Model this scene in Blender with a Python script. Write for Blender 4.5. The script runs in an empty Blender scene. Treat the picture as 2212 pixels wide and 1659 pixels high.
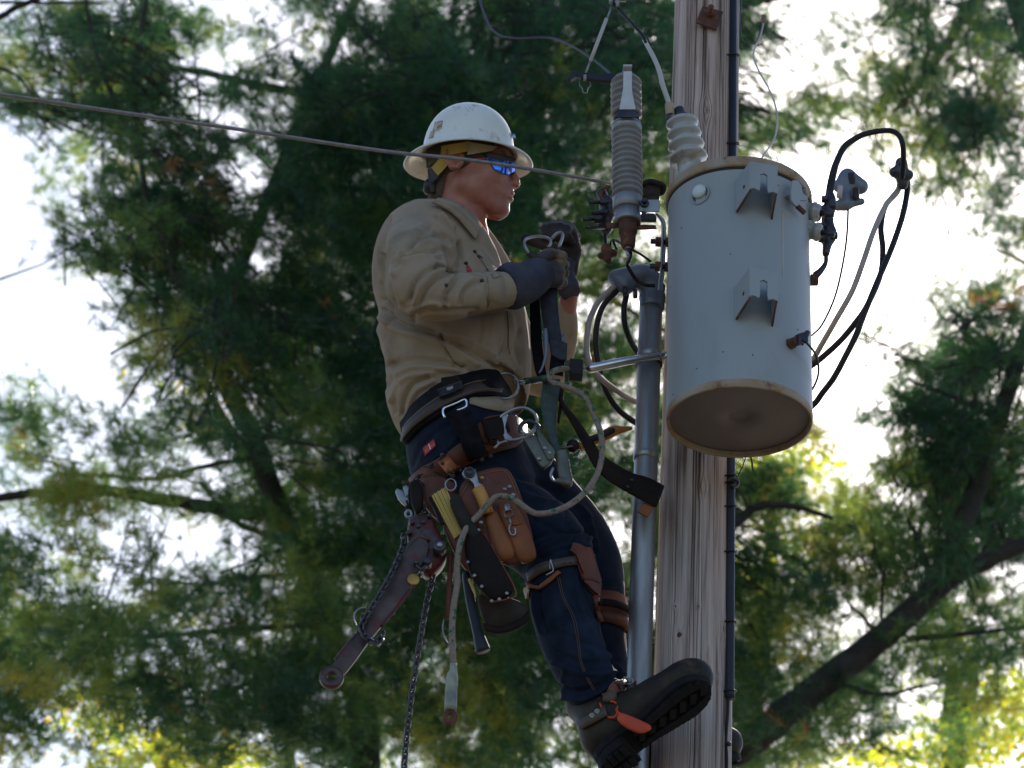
import bpy, bmesh, math, random
import numpy as np
from mathutils import Vector, Matrix
from mathutils.bvhtree import BVHTree

# ------------------------------------------------------------------ camera, sky, sun, exposure
scene = bpy.context.scene
W0, H0, FPX = 2212.0, 1659.0, 5902.0
CAM = np.array([0.0, 0.0, 1.6])
PITCH, ROLL = math.radians(30.0), math.radians(3.4)
YP = 5.3                                     # world distance of the pole's axis
_f = np.array([0.0, math.cos(PITCH), math.sin(PITCH)])
_u = np.array([0.0, -math.sin(PITCH), math.cos(PITCH)])
_r = np.array([1.0, 0.0, 0.0])
RGT = _r * math.cos(ROLL) + _u * math.sin(ROLL)
UPV = _u * math.cos(ROLL) - _r * math.sin(ROLL)
FWD = _f
cam_data = bpy.data.cameras.new('camera')
cam = bpy.data.objects.new('camera', cam_data)
scene.collection.objects.link(cam)
cam.matrix_world = Matrix(((RGT[0], UPV[0], -FWD[0], CAM[0]), (RGT[1], UPV[1], -FWD[1], CAM[1]),
                           (RGT[2], UPV[2], -FWD[2], CAM[2]), (0, 0, 0, 1)))
cam_data.sensor_fit = 'HORIZONTAL'
cam_data.sensor_width = 17.3
cam_data.lens = 17.3 * FPX / W0
cam_data.clip_start = 0.1
cam_data.clip_end = 5000
cam_data.dof.use_dof = True
cam_data.dof.focus_distance = 6.0
cam_data.dof.aperture_fstop = 3.0
cam_data.dof.aperture_blades = 0
scene.camera = cam


def ray(px, py):
    d = FWD + RGT * ((px - W0 / 2) / FPX) + UPV * ((H0 / 2 - py) / FPX)
    return d


def Q(px, py, dy=0.0):
    d = ray(px, py)
    return CAM + d * ((YP + dy - CAM[1]) / d[1])


def proj(P):
    P = np.asarray(P) - CAM
    z = P @ FWD
    return np.stack([W0 / 2 + FPX * (P @ RGT) / z, H0 / 2 - FPX * (P @ UPV) / z], -1), z


def mpp(px, py, dy=0.0):
    return ((Q(px, py, dy) - CAM) @ FWD) / FPX


SUN = ray(1975, 408)
SUN = SUN / np.linalg.norm(SUN)
sun_el = math.asin(SUN[2])
sun_az = math.atan2(SUN[0], SUN[1])
world = bpy.data.worlds.new('World')
scene.world = world
world.use_nodes = True
wn = world.node_tree
bg = wn.nodes['Background']
sky = wn.nodes.new('ShaderNodeTexSky')
sky.sky_type = 'NISHITA'
sky.sun_disc = False
sky.sun_elevation = sun_el
sky.sun_rotation = sun_az
sky.air_density = 1.0
sky.dust_density = 0.9
sky.ozone_density = 1.6
wn.links.new(sky.outputs[0], bg.inputs[0])
bg.inputs[1].default_value = 0.145
sl = bpy.data.lights.new('sun', 'SUN')
sl.energy = 5.0
sl.angle = math.radians(0.5)
sl.color = (1.0, 0.91, 0.78)
sun = bpy.data.objects.new('sun', sl)
scene.collection.objects.link(sun)
sun.rotation_euler = Vector(SUN).to_track_quat('Z', 'Y').to_euler()
sun.location = (0, 0, 30)
scene.view_settings.view_transform = 'Standard'
scene.view_settings.look = 'None'
scene.view_settings.gamma = 1
scene.view_settings.use_curve_mapping = False
scene.view_settings.exposure = 0.47
scene.cycles.max_bounces = 8
scene.cycles.transparent_max_bounces = 12
scene.cycles.use_denoising = True
scene.cycles.use_adaptive_sampling = False
scene.cycles.sample_clamp_indirect = 4.0
scene.cycles.sample_clamp_direct = 20.0

# ------------------------------------------------------------------ helpers
CRP = {1: (765.7, 187.2, .2564), 4: (782.7, 527.5, .2565), 5: (816.8, 748.7, .2846), 6: (663.6, 1004., .3691),
       7: (1055., 1106., .3333), 2: (1191., 0., .2359), 3: (1225., 340.3, .4), 'A': (1072., 442.4, .1462),
       'B': (1225.2, 374.4, .1436), 'C': (1140., 748.7, .2256), 'D': (1701.6, 255.2, .2308), 'E': (1233.7, 544.5, .277),
       0: (0., 0., 1.)}


def X(k, u, v):
    a, b, s = CRP[k]
    return (a + u * s, b + v * s)


def XL(k, pts):
    return [X(k, p[0], p[1]) + tuple(p[2:]) for p in pts]


rng = np.random.default_rng(7)
random.seed(7)


def linkobj(o, parent=None):
    scene.collection.objects.link(o)
    if parent is not None:
        o.parent = parent
    return o


def mesh_obj(name, V, Fs, material=None, parent=None, smooth=True, mesh=None):
    if mesh is None:
        mesh = bpy.data.meshes.new(name)
        V = np.asarray(V, float)
        mesh.from_pydata([tuple(v) for v in V.tolist()], [], [tuple(f) for f in Fs])
        mesh.update()
        if smooth:
            mesh.shade_smooth()
        if material is not None:
            mesh.materials.append(material)
    o = bpy.data.objects.new(name, mesh)
    linkobj(o, parent)
    return o


def tag(o, label=None, cat=None, group=None, kind=None):
    if label: o['label'] = label
    if cat: o['category'] = cat
    if group: o['group'] = group
    if kind: o['kind'] = kind
    return o


def thing(name, label, cat, group=None, loc=(0, 0, 0)):
    o = bpy.data.objects.new(name, None)
    o.empty_display_size = 0.05
    linkobj(o)
    o.location = tuple(float(c) for c in loc)
    return tag(o, label, cat, group)


def keep(o, root):
    """parent o to root while its vertices stay given in world coordinates"""
    o.parent = root
    o.matrix_parent_inverse = Matrix.Translation(-Vector(root.location))
    return o


class MB:
    """collects pieces into one mesh (world coordinates)"""
    def __init__(s):
        s.V, s.F, s.n = [], [], 0

    def add(s, V, F):
        V = np.asarray(V, float)
        s.V.append(V)
        s.F += [tuple(i + s.n for i in f) for f in F]
        s.n += len(V)
        return s

    def build(s, name, material, root=None, smooth=True, auto=None):
        V = np.concatenate(s.V)
        o = mesh_obj(name, V, s.F, material, None, smooth)
        if auto is not None:
            m = o.data
            bm = bmesh.new(); bm.from_mesh(m)
            for e in bm.edges:
                if len(e.link_faces) == 2 and e.calc_face_angle(0) > math.radians(auto):
                    e.smooth = False
            bm.to_mesh(m); bm.free()
        if root is not None:
            keep(o, root)
        return o


def nrm(v):
    v = np.asarray(v, float)
    return v / (np.linalg.norm(v, axis=-1, keepdims=True) + 1e-12)


def catmull(P, n):
    P = np.asarray(P, float)
    if len(P) < 3:
        t = np.linspace(0, 1, n * (len(P) - 1) + 1)[:, None]
        return P[0] * (1 - t) + P[-1] * t
    E = np.vstack([2 * P[0] - P[1], P, 2 * P[-1] - P[-2]])
    out = []
    for i in range(1, len(E) - 2):
        for j in range(n):
            t = j / n
            a, b, c, d = E[i - 1], E[i], E[i + 1], E[i + 2]
            out.append(.5 * ((2 * b) + (-a + c) * t + (2 * a - 5 * b + 4 * c - d) * t * t + (-a + 3 * b - 3 * c + d) * t ** 3))
    out.append(E[-2])
    return np.array(out)


def frames(P):
    T = nrm(np.gradient(P, axis=0))
    n = np.cross(T[0], [0.13, 0.97, 0.2]); n = nrm(n)
    N = [n]
    for i in range(1, len(P)):
        n = N[-1] - T[i] * (N[-1] @ T[i])
        N.append(nrm(n))
    N = np.array(N)
    return T, N, np.cross(T, N)


def tube(P, r, n=10, caps=True):
    P = np.asarray(P, float)
    r = np.broadcast_to(np.asarray(r, float), (len(P),))
    T, N, B = frames(P)
    a = np.linspace(0, 2 * math.pi, n, endpoint=False)
    V = (P[:, None] + r[:, None, None] * (np.cos(a)[None, :, None] * N[:, None] + np.sin(a)[None, :, None] * B[:, None])).reshape(-1, 3)
    F = []
    for i in range(len(P) - 1):
        for j in range(n):
            k = (j + 1) % n
            F.append((i * n + j, i * n + k, (i + 1) * n + k, (i + 1) * n + j))
    if caps:
        F.append(tuple(range(n))[::-1])
        F.append(tuple((len(P) - 1) * n + j for j in range(n)))
    return V, F


def qt(pts, r_px, sub=6, n=10, caps=True):
    """tube through pixel points (px, py, dy) with radius in pixels (scalar or list)"""
    W = np.array([Q(*p) for p in pts])
    m = mpp(*pts[0])
    rr = np.broadcast_to(np.asarray(r_px, float), (len(pts),)) * m
    D = catmull(np.hstack([W, rr[:, None]]), sub)
    return tube(D[:, :3], np.maximum(D[:, 3], 1e-4), n, caps)


def lathe(prof, base, axis, n=32, close=True):
    """prof: list of (radius, height along axis)"""
    axis = nrm(axis)
    s = nrm(np.cross(axis, [0.0, 1.0, 0.02]))
    t = np.cross(axis, s)
    a = np.linspace(0, 2 * math.pi, n, endpoint=False)
    V = []
    for r, h in prof:
        V.append(base + axis * h + r * (np.cos(a)[:, None] * s + np.sin(a)[:, None] * t))
    V = np.concatenate(V)
    F = []
    m = len(prof)
    for i in range(m - 1):
        for j in range(n):
            k = (j + 1) % n
            F.append((i * n + j, i * n + k, (i + 1) * n + k, (i + 1) * n + j))
    if close:
        F.append(tuple(range(n))[::-1]); F.append(tuple((m - 1) * n + j for j in range(n)))
    return V, F


def box(c, ax, ay, az, bev=0.0):
    """box by centre and three half-axis vectors, bevelled by a fraction"""
    c, ax, ay, az = [np.asarray(v, float) for v in (c, ax, ay, az)]
    if bev <= 0:
        V = [c + i * ax + j * ay + k * az for i in (-1, 1) for j in (-1, 1) for k in (-1, 1)]
        F = [(0, 1, 3, 2), (4, 6, 7, 5), (0, 4, 5, 1), (2, 3, 7, 6), (0, 2, 6, 4), (1, 5, 7, 3)]
        return V, F
    lx, ly, lz = np.linalg.norm(ax), np.linalg.norm(ay), np.linalg.norm(az)
    bm = bmesh.new()
    bmesh.ops.create_cube(bm, size=2)
    for v in bm.verts:
        v.co = Vector((v.co.x * lx, v.co.y * ly, v.co.z * lz))
    bmesh.ops.bevel(bm, geom=bm.edges[:], offset=bev, segments=2, affect='EDGES', profile=.7)
    M = np.stack([nrm(ax), nrm(ay), nrm(az)])
    V = [c + np.array(v.co) @ M for v in bm.verts]
    F = [tuple(v.index for v in f.verts) for f in bm.faces]
    bm.free()
    return V, F


def plate(poly, thick, back=None, hole=None, bev=0.0):
    """polygon of world points given a thickness along `back` (default: away from the camera)"""
    P = [Vector(p) for p in poly]
    nd = Vector(back if back is not None else nrm(np.array([0, 1, 0.0])))
    bm = bmesh.new()
    vs = [bm.verts.new(p) for p in P]
    f = bm.faces.new(vs)
    r = bmesh.ops.extrude_face_region(bm, geom=[f])
    for g in r['geom']:
        if isinstance(g, bmesh.types.BMVert):
            g.co += nd * thick
    bmesh.ops.recalc_face_normals(bm, faces=bm.faces[:])
    if bev > 0:
        bmesh.ops.bevel(bm, geom=bm.edges[:], offset=bev, segments=2, affect='EDGES', profile=.6, clamp_overlap=True)
    big = [f for f in bm.faces if len(f.verts) > 4]
    bmesh.ops.triangulate(bm, faces=big)
    bm.verts.index_update()
    V = [np.array(v.co) for v in bm.verts]
    F = [tuple(v.index for v in f.verts) for f in bm.faces]
    bm.free()
    return V, F


def pillow(poly, thick, sub=4, flat=3.0, back=0.4, dirv=None):
    """puffed shape from a (px,py,dy) outline; bulges towards the camera (and a little backwards)"""
    P = np.array([Q(*p) for p in poly])
    L = np.vstack([P, P[:1]])
    D = []
    for i in range(len(P)):
        for j in range(sub):
            D.append(L[i] * (1 - j / sub) + L[i + 1] * j / sub)
    D = np.array(D)
    for _ in range(2):
        D = .5 * D + .25 * (np.roll(D, 1, 0) + np.roll(D, -1, 0))
    c = D.mean(0)
    d = np.array([0, -1.0, 0]) if dirv is None else np.asarray(dirv, float)
    n = len(D)
    rings, F = [], []
    ss = [0.97, 1.0, .985, .95, .86, .7, .45, .2]
    hs = [-back] + [0.0] + [(1 - s ** flat) ** (1 / flat) for s in ss[2:]]
    for s, h in zip(ss, hs):
        rings.append(c + (D - c) * s + d * thick * h)
    V = np.concatenate(rings + [np.array([c + d * thick]), np.array([c - d * thick * back])])
    for i in range(len(ss) - 1):
        for j in range(n):
            k = (j + 1) % n
            F.append((i * n + j, i * n + k, (i + 1) * n + k, (i + 1) * n + j))
    m = len(ss)
    for j in range(n):
        k = (j + 1) % n
        F.append(((m - 1) * n + j, (m - 1) * n + k, m * n))
        F.append((k, j, m * n + 1))
    return V, F


def ribbon2(A, B, thick=0.003, sub=6, back=None):
    """strap between two edges given as (px,py,dy) lists"""
    a = catmull([Q(*p) for p in A], sub)
    b = catmull([Q(*p) for p in B], sub)
    return ribbonw(a, b, thick)


def ribbonw(a, b, thick):
    T = nrm(np.gradient((a + b) / 2, axis=0))
    n = nrm(np.cross(T, b - a)) * thick / 2
    V = np.stack([a + n, b + n, b - n, a - n], 1).reshape(-1, 3)
    F = []
    for i in range(len(a) - 1):
        for j in range(4):
            k = (j + 1) % 4
            F.append((i * 4 + j, i * 4 + k, i * 4 + 4 + k, i * 4 + 4 + j))
    F.append((3, 2, 1, 0)); m = (len(a) - 1) * 4
    F.append((m, m + 1, m + 2, m + 3))
    return V, F


def strap(pts, w_px, thick=.003, sub=6, wdir=None):
    """strap along (px,py,dy) centre points; width in pixels across, facing the camera"""
    C_ = catmull([Q(*p) for p in pts], sub)
    m = mpp(*pts[0])
    w = np.broadcast_to(np.asarray(w_px, float), (len(pts),))
    ws = np.interp(np.linspace(0, 1, len(C_)), np.linspace(0, 1, len(pts)), w) * m / 2
    T = nrm(np.gradient(C_, axis=0))
    s = nrm(np.cross(T, nrm(C_ - CAM))) if wdir is None else np.broadcast_to(nrm(wdir), C_.shape)
    return ribbonw(C_ + s * ws[:, None], C_ - s * ws[:, None], thick)


def limb(st, n=28, sub=6):
    """closed loft from stations (px, py, dy, half width px, half depth m)"""
    W = np.array([Q(s[0], s[1], s[2]) for s in st])
    wm = np.array([s[3] * mpp(s[0], s[1], s[2]) for s in st])
    dm = np.array([s[4] for s in st])
    D = catmull(np.column_stack([W, wm, dm]), sub)
    P = D[:, :3]
    T = nrm(np.gradient(P, axis=0))
    v = nrm(P - CAM)
    s = nrm(np.cross(T, v))
    d = np.cross(s, T)
    a = np.linspace(0, 2 * math.pi, n, endpoint=False)
    V = (P[:, None] + D[:, 3][:, None, None] * np.cos(a)[None, :, None] * s[:, None] + D[:, 4][:, None, None] * np.sin(a)[None, :, None] * d[:, None]).reshape(-1, 3)
    F = []
    for i in range(len(P) - 1):
        for j in range(n):
            k = (j + 1) % n
            F.append((i * n + j, i * n + k, (i + 1) * n + k, (i + 1) * n + j))
    V = np.vstack([V, P[0], P[-1]])
    m = len(P)
    for j in range(n):
        k = (j + 1) % n
        F.append((k, j, m * n)); F.append(((m - 1) * n + j, (m - 1) * n + k, m * n + 1))
    return V, F


import openvdb


def sd_round(a, b, ra, rb):
    a, b = np.asarray(a, float), np.asarray(b, float)
    def f(P):
        ab = b - a
        t = np.clip(((P - a) @ ab) / (ab @ ab + 1e-12), 0, 1)
        return np.linalg.norm(P - a - t[..., None] * ab, axis=-1) - (ra + (rb - ra) * t)
    f.bb = (np.minimum(a - ra, b - rb), np.maximum(a + ra, b + rb))
    return f


def sd_ell(c, r, R=None):
    c, r = np.asarray(c, float), np.asarray(r, float)
    R = np.eye(3) if R is None else np.asarray(R, float)      # rows: local axes
    def f(P):
        q = (P - c) @ R.T
        k0 = np.linalg.norm(q / r, axis=-1)
        k1 = np.linalg.norm(q / (r * r), axis=-1)
        return np.where(k1 > 1e-9, k0 * (k0 - 1) / (k1 + 1e-12), -r.min())
    m = r.max()
    f.bb = (c - m, c + m)
    return f


def sd_mesh(V, F):
    return ('mesh', np.asarray(V, float), F)


def smin(a, b, k):
    h = np.clip(k - np.abs(a - b), 0, None) / k
    return np.minimum(a, b) - h * h * k * .25


def sdf_build(parts, vox, k, cuts=()):
    """smooth union of parts -> (V, F). parts: functions with .bb, or closed meshes; each may be (part, k)"""
    lo, hi = np.full(3, 1e9), np.full(3, -1e9)
    norm = []
    for p in parts:
        kk = k
        if isinstance(p, tuple) and len(p) == 2 and not isinstance(p[0], str):
            p, kk = p
        norm.append((p, kk))
        b = (p[1].min(0), p[1].max(0)) if isinstance(p, tuple) else p.bb
        lo = np.minimum(lo, b[0]); hi = np.maximum(hi, b[1])
    pad = max(k, 4 * vox)
    i0 = np.floor((lo - pad) / vox).astype(int)
    i1 = np.ceil((hi + pad) / vox).astype(int)
    sh = tuple(i1 - i0 + 1)
    tr = openvdb.createLinearTransform(voxelSize=vox)
    G = np.stack(np.meshgrid(*[np.arange(i0[j], i1[j] + 1) * vox for j in range(3)], indexing='ij'), -1)
    D = None
    band = max(6.0, k / vox + 3)
    for p, kk in norm:
        if isinstance(p, tuple):
            tris, quads = [], []
            for f in p[2]:
                if len(f) == 3: tris.append(f)
                elif len(f) == 4: quads.append(f)
                else:
                    for q in range(1, len(f) - 1): tris.append((f[0], f[q], f[q + 1]))
            kw = {}
            if tris: kw['triangles'] = np.array(tris, dtype=np.uint32)
            if quads: kw['quads'] = np.array(quads, dtype=np.uint32)
            g = openvdb.FloatGrid.createLevelSetFromPolygons(p[1].astype(np.float32), transform=tr, halfWidth=band, **kw)
            d = np.zeros(sh, np.float32)
            g.copyToArray(d, ijk=tuple(int(q) for q in i0))
            d = d.astype(float)
        else:
            d = np.full(sh, band * vox * 2)
            a0 = np.clip(np.floor((p.bb[0] - pad) / vox).astype(int) - i0, 0, None)
            a1 = np.minimum(np.ceil((p.bb[1] + pad) / vox).astype(int) - i0 + 1, sh)
            s = tuple(slice(a0[j], a1[j]) for j in range(3))
            d[s] = p(G[s])
        D = d if D is None else smin(D, d, kk)
    for c in cuts:
        D = np.maximum(D, -c(G))
    g = openvdb.FloatGrid(float(band * vox))
    g.transform = tr
    g.copyFromArray(np.clip(D, -band * vox, band * vox).astype(np.float32), ijk=tuple(int(q) for q in i0))
    pts, tri, qd = g.convertToPolygons(isovalue=0.0, adaptivity=0.0)
    F = [tuple(int(i) for i in f) for f in qd] + [tuple(int(i) for i in f) for f in tri]
    return np.array(pts, float), [f[::-1] for f in F]


def vnormals(V, F):
    N = np.zeros_like(V)
    Q4 = np.array([f for f in F if len(f) == 4])
    T3 = np.array([f for f in F if len(f) == 3])
    for A in (Q4, T3):
        if len(A) == 0: continue
        n = np.cross(V[A[:, 2]] - V[A[:, 0]], V[A[:, 1 if A.shape[1] == 3 else 3]] - V[A[:, 1 if A.shape[1] == 4 else 0]])
        if A.shape[1] == 3: n = np.cross(V[A[:, 1]] - V[A[:, 0]], V[A[:, 2]] - V[A[:, 0]])
        for j in range(A.shape[1]):
            np.add.at(N, A[:, j], n)
    return nrm(N)


def smoothV(V, F, it=2, lam=.5):
    E = set()
    ar = []
    for f in F:
        for i in range(len(f)):
            ar.append((f[i], f[(i + 1) % len(f)]))
    E = np.array(ar)
    for _ in range(it):
        S = np.zeros_like(V); c = np.zeros(len(V))
        np.add.at(S, E[:, 0], V[E[:, 1]]); np.add.at(c, E[:, 0], 1)
        V = V * (1 - lam) + lam * S / np.maximum(c, 1)[:, None]
    return V


def snoise(P, scale, seed=0, oct_=3, stretch=(1, 1, 1)):
    r = np.random.default_rng(seed)
    out = np.zeros(len(P)); amp = 1.0
    P = P * np.asarray(stretch)
    for o in range(oct_):
        for _ in range(5):
            d = nrm(r.normal(size=3)) * scale * (2 ** o) * r.uniform(.7, 1.3)
            w = nrm(r.normal(size=3)) * scale * (2 ** o) * .5
            out += amp * np.sin(P @ d + 1.3 * np.sin(P @ w + r.uniform(0, 6)) + r.uniform(0, 6)) / 5
        amp *= .5
    return out


def pdist(uv, line):
    L = np.asarray(line, float)
    best = np.full(len(uv), 1e9)
    for a, b in zip(L[:-1], L[1:]):
        ab = b - a
        t = np.clip(((uv - a) @ ab) / (ab @ ab + 1e-9), 0, 1)
        best = np.minimum(best, np.linalg.norm(uv - a - t[:, None] * ab, axis=1))
    return best


def folds(V, N, lst):
    uv, _ = proj(V)
    face = ((N * nrm(V - CAM)).sum(1) < 0.15)
    d = np.zeros(len(V))
    for line, w, amp in lst:
        L = catmull(np.array(line, float), 4) if len(line) > 2 else np.array(line, float)
        q = pdist(uv, L)
        # fade toward the ends
        d += np.where(face, amp * np.exp(-(q / w) ** 2), 0)
    return V + N * d[:, None]


BV = {}


def bvh(name, V, F):
    BV[name] = BVHTree.FromPolygons([Vector(v) for v in V], [list(f) for f in F])


def hit(px, py, names, off=0.0, back=False):
    """point of the named surfaces seen at this pixel, lifted towards the camera by off"""
    d = Vector(nrm(ray(px, py)))
    best = None
    for n in names:
        if not back:
            r = BV[n].ray_cast(Vector(CAM), d)
        else:
            r = BV[n].ray_cast(Vector(CAM) + d * 12, -d)
        if r[0] is None: continue
        dist = (r[0] - Vector(CAM)).length
        if best is None or (dist < best[0]) != back:
            best = (dist, np.array(r[0]), np.array(r[1]))
    if best is None: return None
    n = best[2]
    if n @ np.array(d) > 0 and not back: n = -n
    if back and n @ np.array(d) < 0: n = -n
    return best[1] + n * off


def drape(pts, names, off=.003, fallback=0.0):
    out, miss = [], []
    for p in pts:
        h = hit(p[0], p[1], names, off)
        out.append(h)
    last = next((o for o in out if o is not None), None)
    for i, o in enumerate(out):
        if o is None:
            dy = (last[1] - YP) if last is not None else fallback
            out[i] = Q(pts[i][0], pts[i][1], dy)
        else:
            last = o
    return np.array(out)


def dense(line, n):
    return catmull(np.array([tuple(p[:2]) for p in line], float), n)


def drape_ribbon(A, B, names, off=.003, thick=.003, sub=6, close_back=False):
    a2, b2 = dense(A, sub), dense(B, sub)
    a, b = drape(a2, names, off), drape(b2, names, off)
    a, b = smooth_line(a), smooth_line(b)
    return ribbonw(a, b, thick)


def smooth_line(a, it=2):
    a = a.copy()
    for _ in range(it):
        a[1:-1] = .5 * a[1:-1] + .25 * (a[:-2] + a[2:])
    return a


def decal(poly, names, off=.001, n=10, thick=.0012):
    """thin patch lying on a surface; poly is a 4-corner pixel outline"""
    c = np.array([p[:2] for p in poly], float)
    V = []
    for i in range(n + 1):
        for j in range(n + 1):
            s, t = i / n, j / n
            p = c[0] * (1 - s) * (1 - t) + c[1] * s * (1 - t) + c[2] * s * t + c[3] * (1 - s) * t
            V.append(p)
    top = drape(V, names, off + thick)
    bot = drape(V, names, off)
    m = (n + 1) ** 2
    F = []
    for i in range(n):
        for j in range(n):
            a = i * (n + 1) + j
            F.append((a, a + 1, a + n + 2, a + n + 1))
            F.append((m + a, m + a + n + 1, m + a + n + 2, m + a + 1))
    edge = [j for j in range(n)] + [n + i * (n + 1) for i in range(n)] + [n * (n + 1) + n - j for j in range(n)] + [(n - i) * (n + 1) for i in range(n)]
    for i, a in enumerate(edge):
        b = edge[(i + 1) % len(edge)]
        F.append((a, b, m + b, m + a))
    return np.vstack([top, bot]), F


# ------------------------------------------------------------------ materials
MATS = {}


def mat(name, c1, c2=None, rough=.6, metal=0., nscale=20., bump=0., bscale=80., stretch=(1, 1, 1), contrast=(.35, .65),
        coat=0., sheen=0., sss=0., bdist=.01, detail=6., spec=.5, rough2=None, c3=None, c3scale=6., c3range=(.6, .7), transl=0.):
    if name in MATS: return MATS[name]
    m = bpy.data.materials.new(name)
    m.use_nodes = True
    nt = m.node_tree
    b = nt.nodes['Principled BSDF']
    def c4(c): return (c[0], c[1], c[2], 1)
    tc = nt.nodes.new('ShaderNodeTexCoord')
    mp = nt.nodes.new('ShaderNodeMapping')
    mp.inputs['Scale'].default_value = stretch
    nt.links.new(tc.outputs['Object'], mp.inputs[0])
    b.inputs['Base Color'].default_value = c4(c1)
    b.inputs['Roughness'].default_value = rough
    b.inputs['Metallic'].default_value = metal
    b.inputs['Coat Weight'].default_value = coat
    b.inputs['Sheen Weight'].default_value = sheen
    b.inputs['Specular IOR Level'].default_value = spec
    if sss:
        b.inputs['Subsurface Weight'].default_value = sss
        b.inputs['Subsurface Radius'].default_value = (1.0, .35, .2)
        b.inputs['Subsurface Scale'].default_value = .006
    col = None
    if c2 is not None:
        nz = nt.nodes.new('ShaderNodeTexNoise')
        nz.inputs['Scale'].default_value = nscale
        nz.inputs['Detail'].default_value = detail
        nt.links.new(mp.outputs[0], nz.inputs['Vector'])
        rp = nt.nodes.new('ShaderNodeValToRGB')
        rp.color_ramp.elements[0].position = contrast[0]
        rp.color_ramp.elements[1].position = contrast[1]
        rp.color_ramp.elements[0].color = c4(c1)
        rp.color_ramp.elements[1].color = c4(c2)
        nt.links.new(nz.outputs['Fac'], rp.inputs[0])
        col = rp.outputs[0]
        if c3 is not None:
            n3 = nt.nodes.new('ShaderNodeTexNoise')
            n3.inputs['Scale'].default_value = c3scale
            n3.inputs['Detail'].default_value = 8
            n3.inputs['Roughness'].default_value = .65
            nt.links.new(mp.outputs[0], n3.inputs['Vector'])
            r3 = nt.nodes.new('ShaderNodeMapRange')
            r3.inputs[1].default_value = c3range[0]; r3.inputs[2].default_value = c3range[1]
            nt.links.new(n3.outputs['Fac'], r3.inputs[0])
            mx = nt.nodes.new('ShaderNodeMix'); mx.data_type = 'RGBA'
            nt.links.new(r3.outputs[0], mx.inputs['Factor'])
            nt.links.new(col, mx.inputs['A'])
            mx.inputs['B'].default_value = c4(c3)
            col = mx.outputs['Result']
        nt.links.new(col, b.inputs['Base Color'])
        if rough2 is not None:
            mr = nt.nodes.new('ShaderNodeMapRange')
            mr.inputs[1].default_value = .35; mr.inputs[2].default_value = .65
            mr.inputs[3].default_value = rough; mr.inputs[4].default_value = rough2
            nt.links.new(nz.outputs['Fac'], mr.inputs[0])
            nt.links.new(mr.outputs[0], b.inputs['Roughness'])
    if bump:
        n2 = nt.nodes.new('ShaderNodeTexNoise')
        n2.inputs['Scale'].default_value = bscale
        n2.inputs['Detail'].default_value = 8
        nt.links.new(mp.outputs[0], n2.inputs['Vector'])
        bp = nt.nodes.new('ShaderNodeBump')
        bp.inputs['Strength'].default_value = bump
        bp.inputs['Distance'].default_value = bdist
        nt.links.new(n2.outputs['Fac'], bp.inputs['Height'])
        nt.links.new(bp.outputs[0], b.inputs['Normal'])
    if transl:
        tr = nt.nodes.new('ShaderNodeBsdfTranslucent')
        ms = nt.nodes.new('ShaderNodeMixShader')
        ms.inputs[0].default_value = transl
        if col is not None: nt.links.new(col, tr.inputs[0])
        else: tr.inputs[0].default_value = c4(c1)
        out = nt.nodes['Material Output']
        nt.links.new(b.outputs[0], ms.inputs[1]); nt.links.new(tr.outputs[0], ms.inputs[2])
        nt.links.new(ms.outputs[0], out.inputs[0])
    MATS[name] = m
    return m


M_shirt = mat('khaki_cotton', (.32, .25, .18), (.38, .30, .225), rough=.95, nscale=14, bump=.35, bscale=420, bdist=.0012, spec=.2, c3=(.23, .17, .12), c3scale=9, c3range=(.56, .75), transl=.12)
M_jeans = mat('navy_denim', (.0040, .0078, .019), (.0078, .0145, .033), rough=.9, nscale=30, bump=.5, bscale=500, bdist=.001, spec=.2, c3=(.022, .034, .062), c3scale=8, c3range=(.52, .8))
M_skin = mat('skin', (.31, .115, .08), (.38, .165, .115), rough=.55, nscale=30, bump=.35, bscale=420, bdist=.0012, sss=.12, c3=(.27, .075, .055), c3scale=11, c3range=(.50, .75))
M_hair = mat('short_brown_hair', (.05, .032, .022), (.10, .06, .04), rough=.8, nscale=300, bump=.6, bscale=500, bdist=.002)
M_hat = mat('white_hard_hat', (.74, .75, .72), (.66, .66, .61), rough=.33, nscale=9, bump=.04, bscale=60, c3=(.36, .32, .26), c3scale=19, c3range=(.565, .70), coat=.15)
M_glove = mat('blue_grey_canvas', (.040, .044, .065), (.065, .066, .088), spec=.2, rough=.95, nscale=25, bump=.5, bscale=300, bdist=.002)
M_glovel = mat('worn_tan_leather', (.22, .155, .09), (.045, .038, .04), rough=.85, contrast=(.40, .56), nscale=22, bump=.4, bscale=160, bdist=.003)
M_gloved = mat('dark_worn_leather', (.018, .015, .017), (.05, .038, .03), spec=.3, rough=.75, nscale=30, bump=.4, bscale=160, bdist=.003)
M_leather = mat('brown_leather', (.13, .038, .02), (.08, .025, .015), spec=.35, rough=.6, nscale=18, bump=.25, bscale=180, bdist=.002, c3=(.035, .018, .014), c3scale=14, c3range=(.55, .75))
M_tan = mat('tan_leather', (.24, .085, .03), (.16, .052, .022), spec=.35, rough=.65, nscale=16, bump=.25, bscale=180, bdist=.002, c3=(.10, .045, .025), c3scale=14, c3range=(.58, .8))
M_dleather = mat('black_leather', (.012, .009, .009), (.020, .013, .011), spec=.12, rough=.7, nscale=20, bump=.25, bscale=180, bdist=.002)
M_web = mat('black_webbing', (.006, .006, .009), (.013, .012, .016), spec=.1, rough=.9, nscale=60, bump=.6, bscale=600, bdist=.001)
M_gweb = mat('grey_webbing', (.032, .036, .052), (.05, .055, .07), spec=.2, rough=.9, nscale=60, bump=.5, bscale=600, bdist=.001)
M_tweb = mat('teal_grey_webbing', (.04, .062, .066), (.06, .085, .085), spec=.25, rough=.85, nscale=60, bump=.4, bscale=600, bdist=.001)
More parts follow.
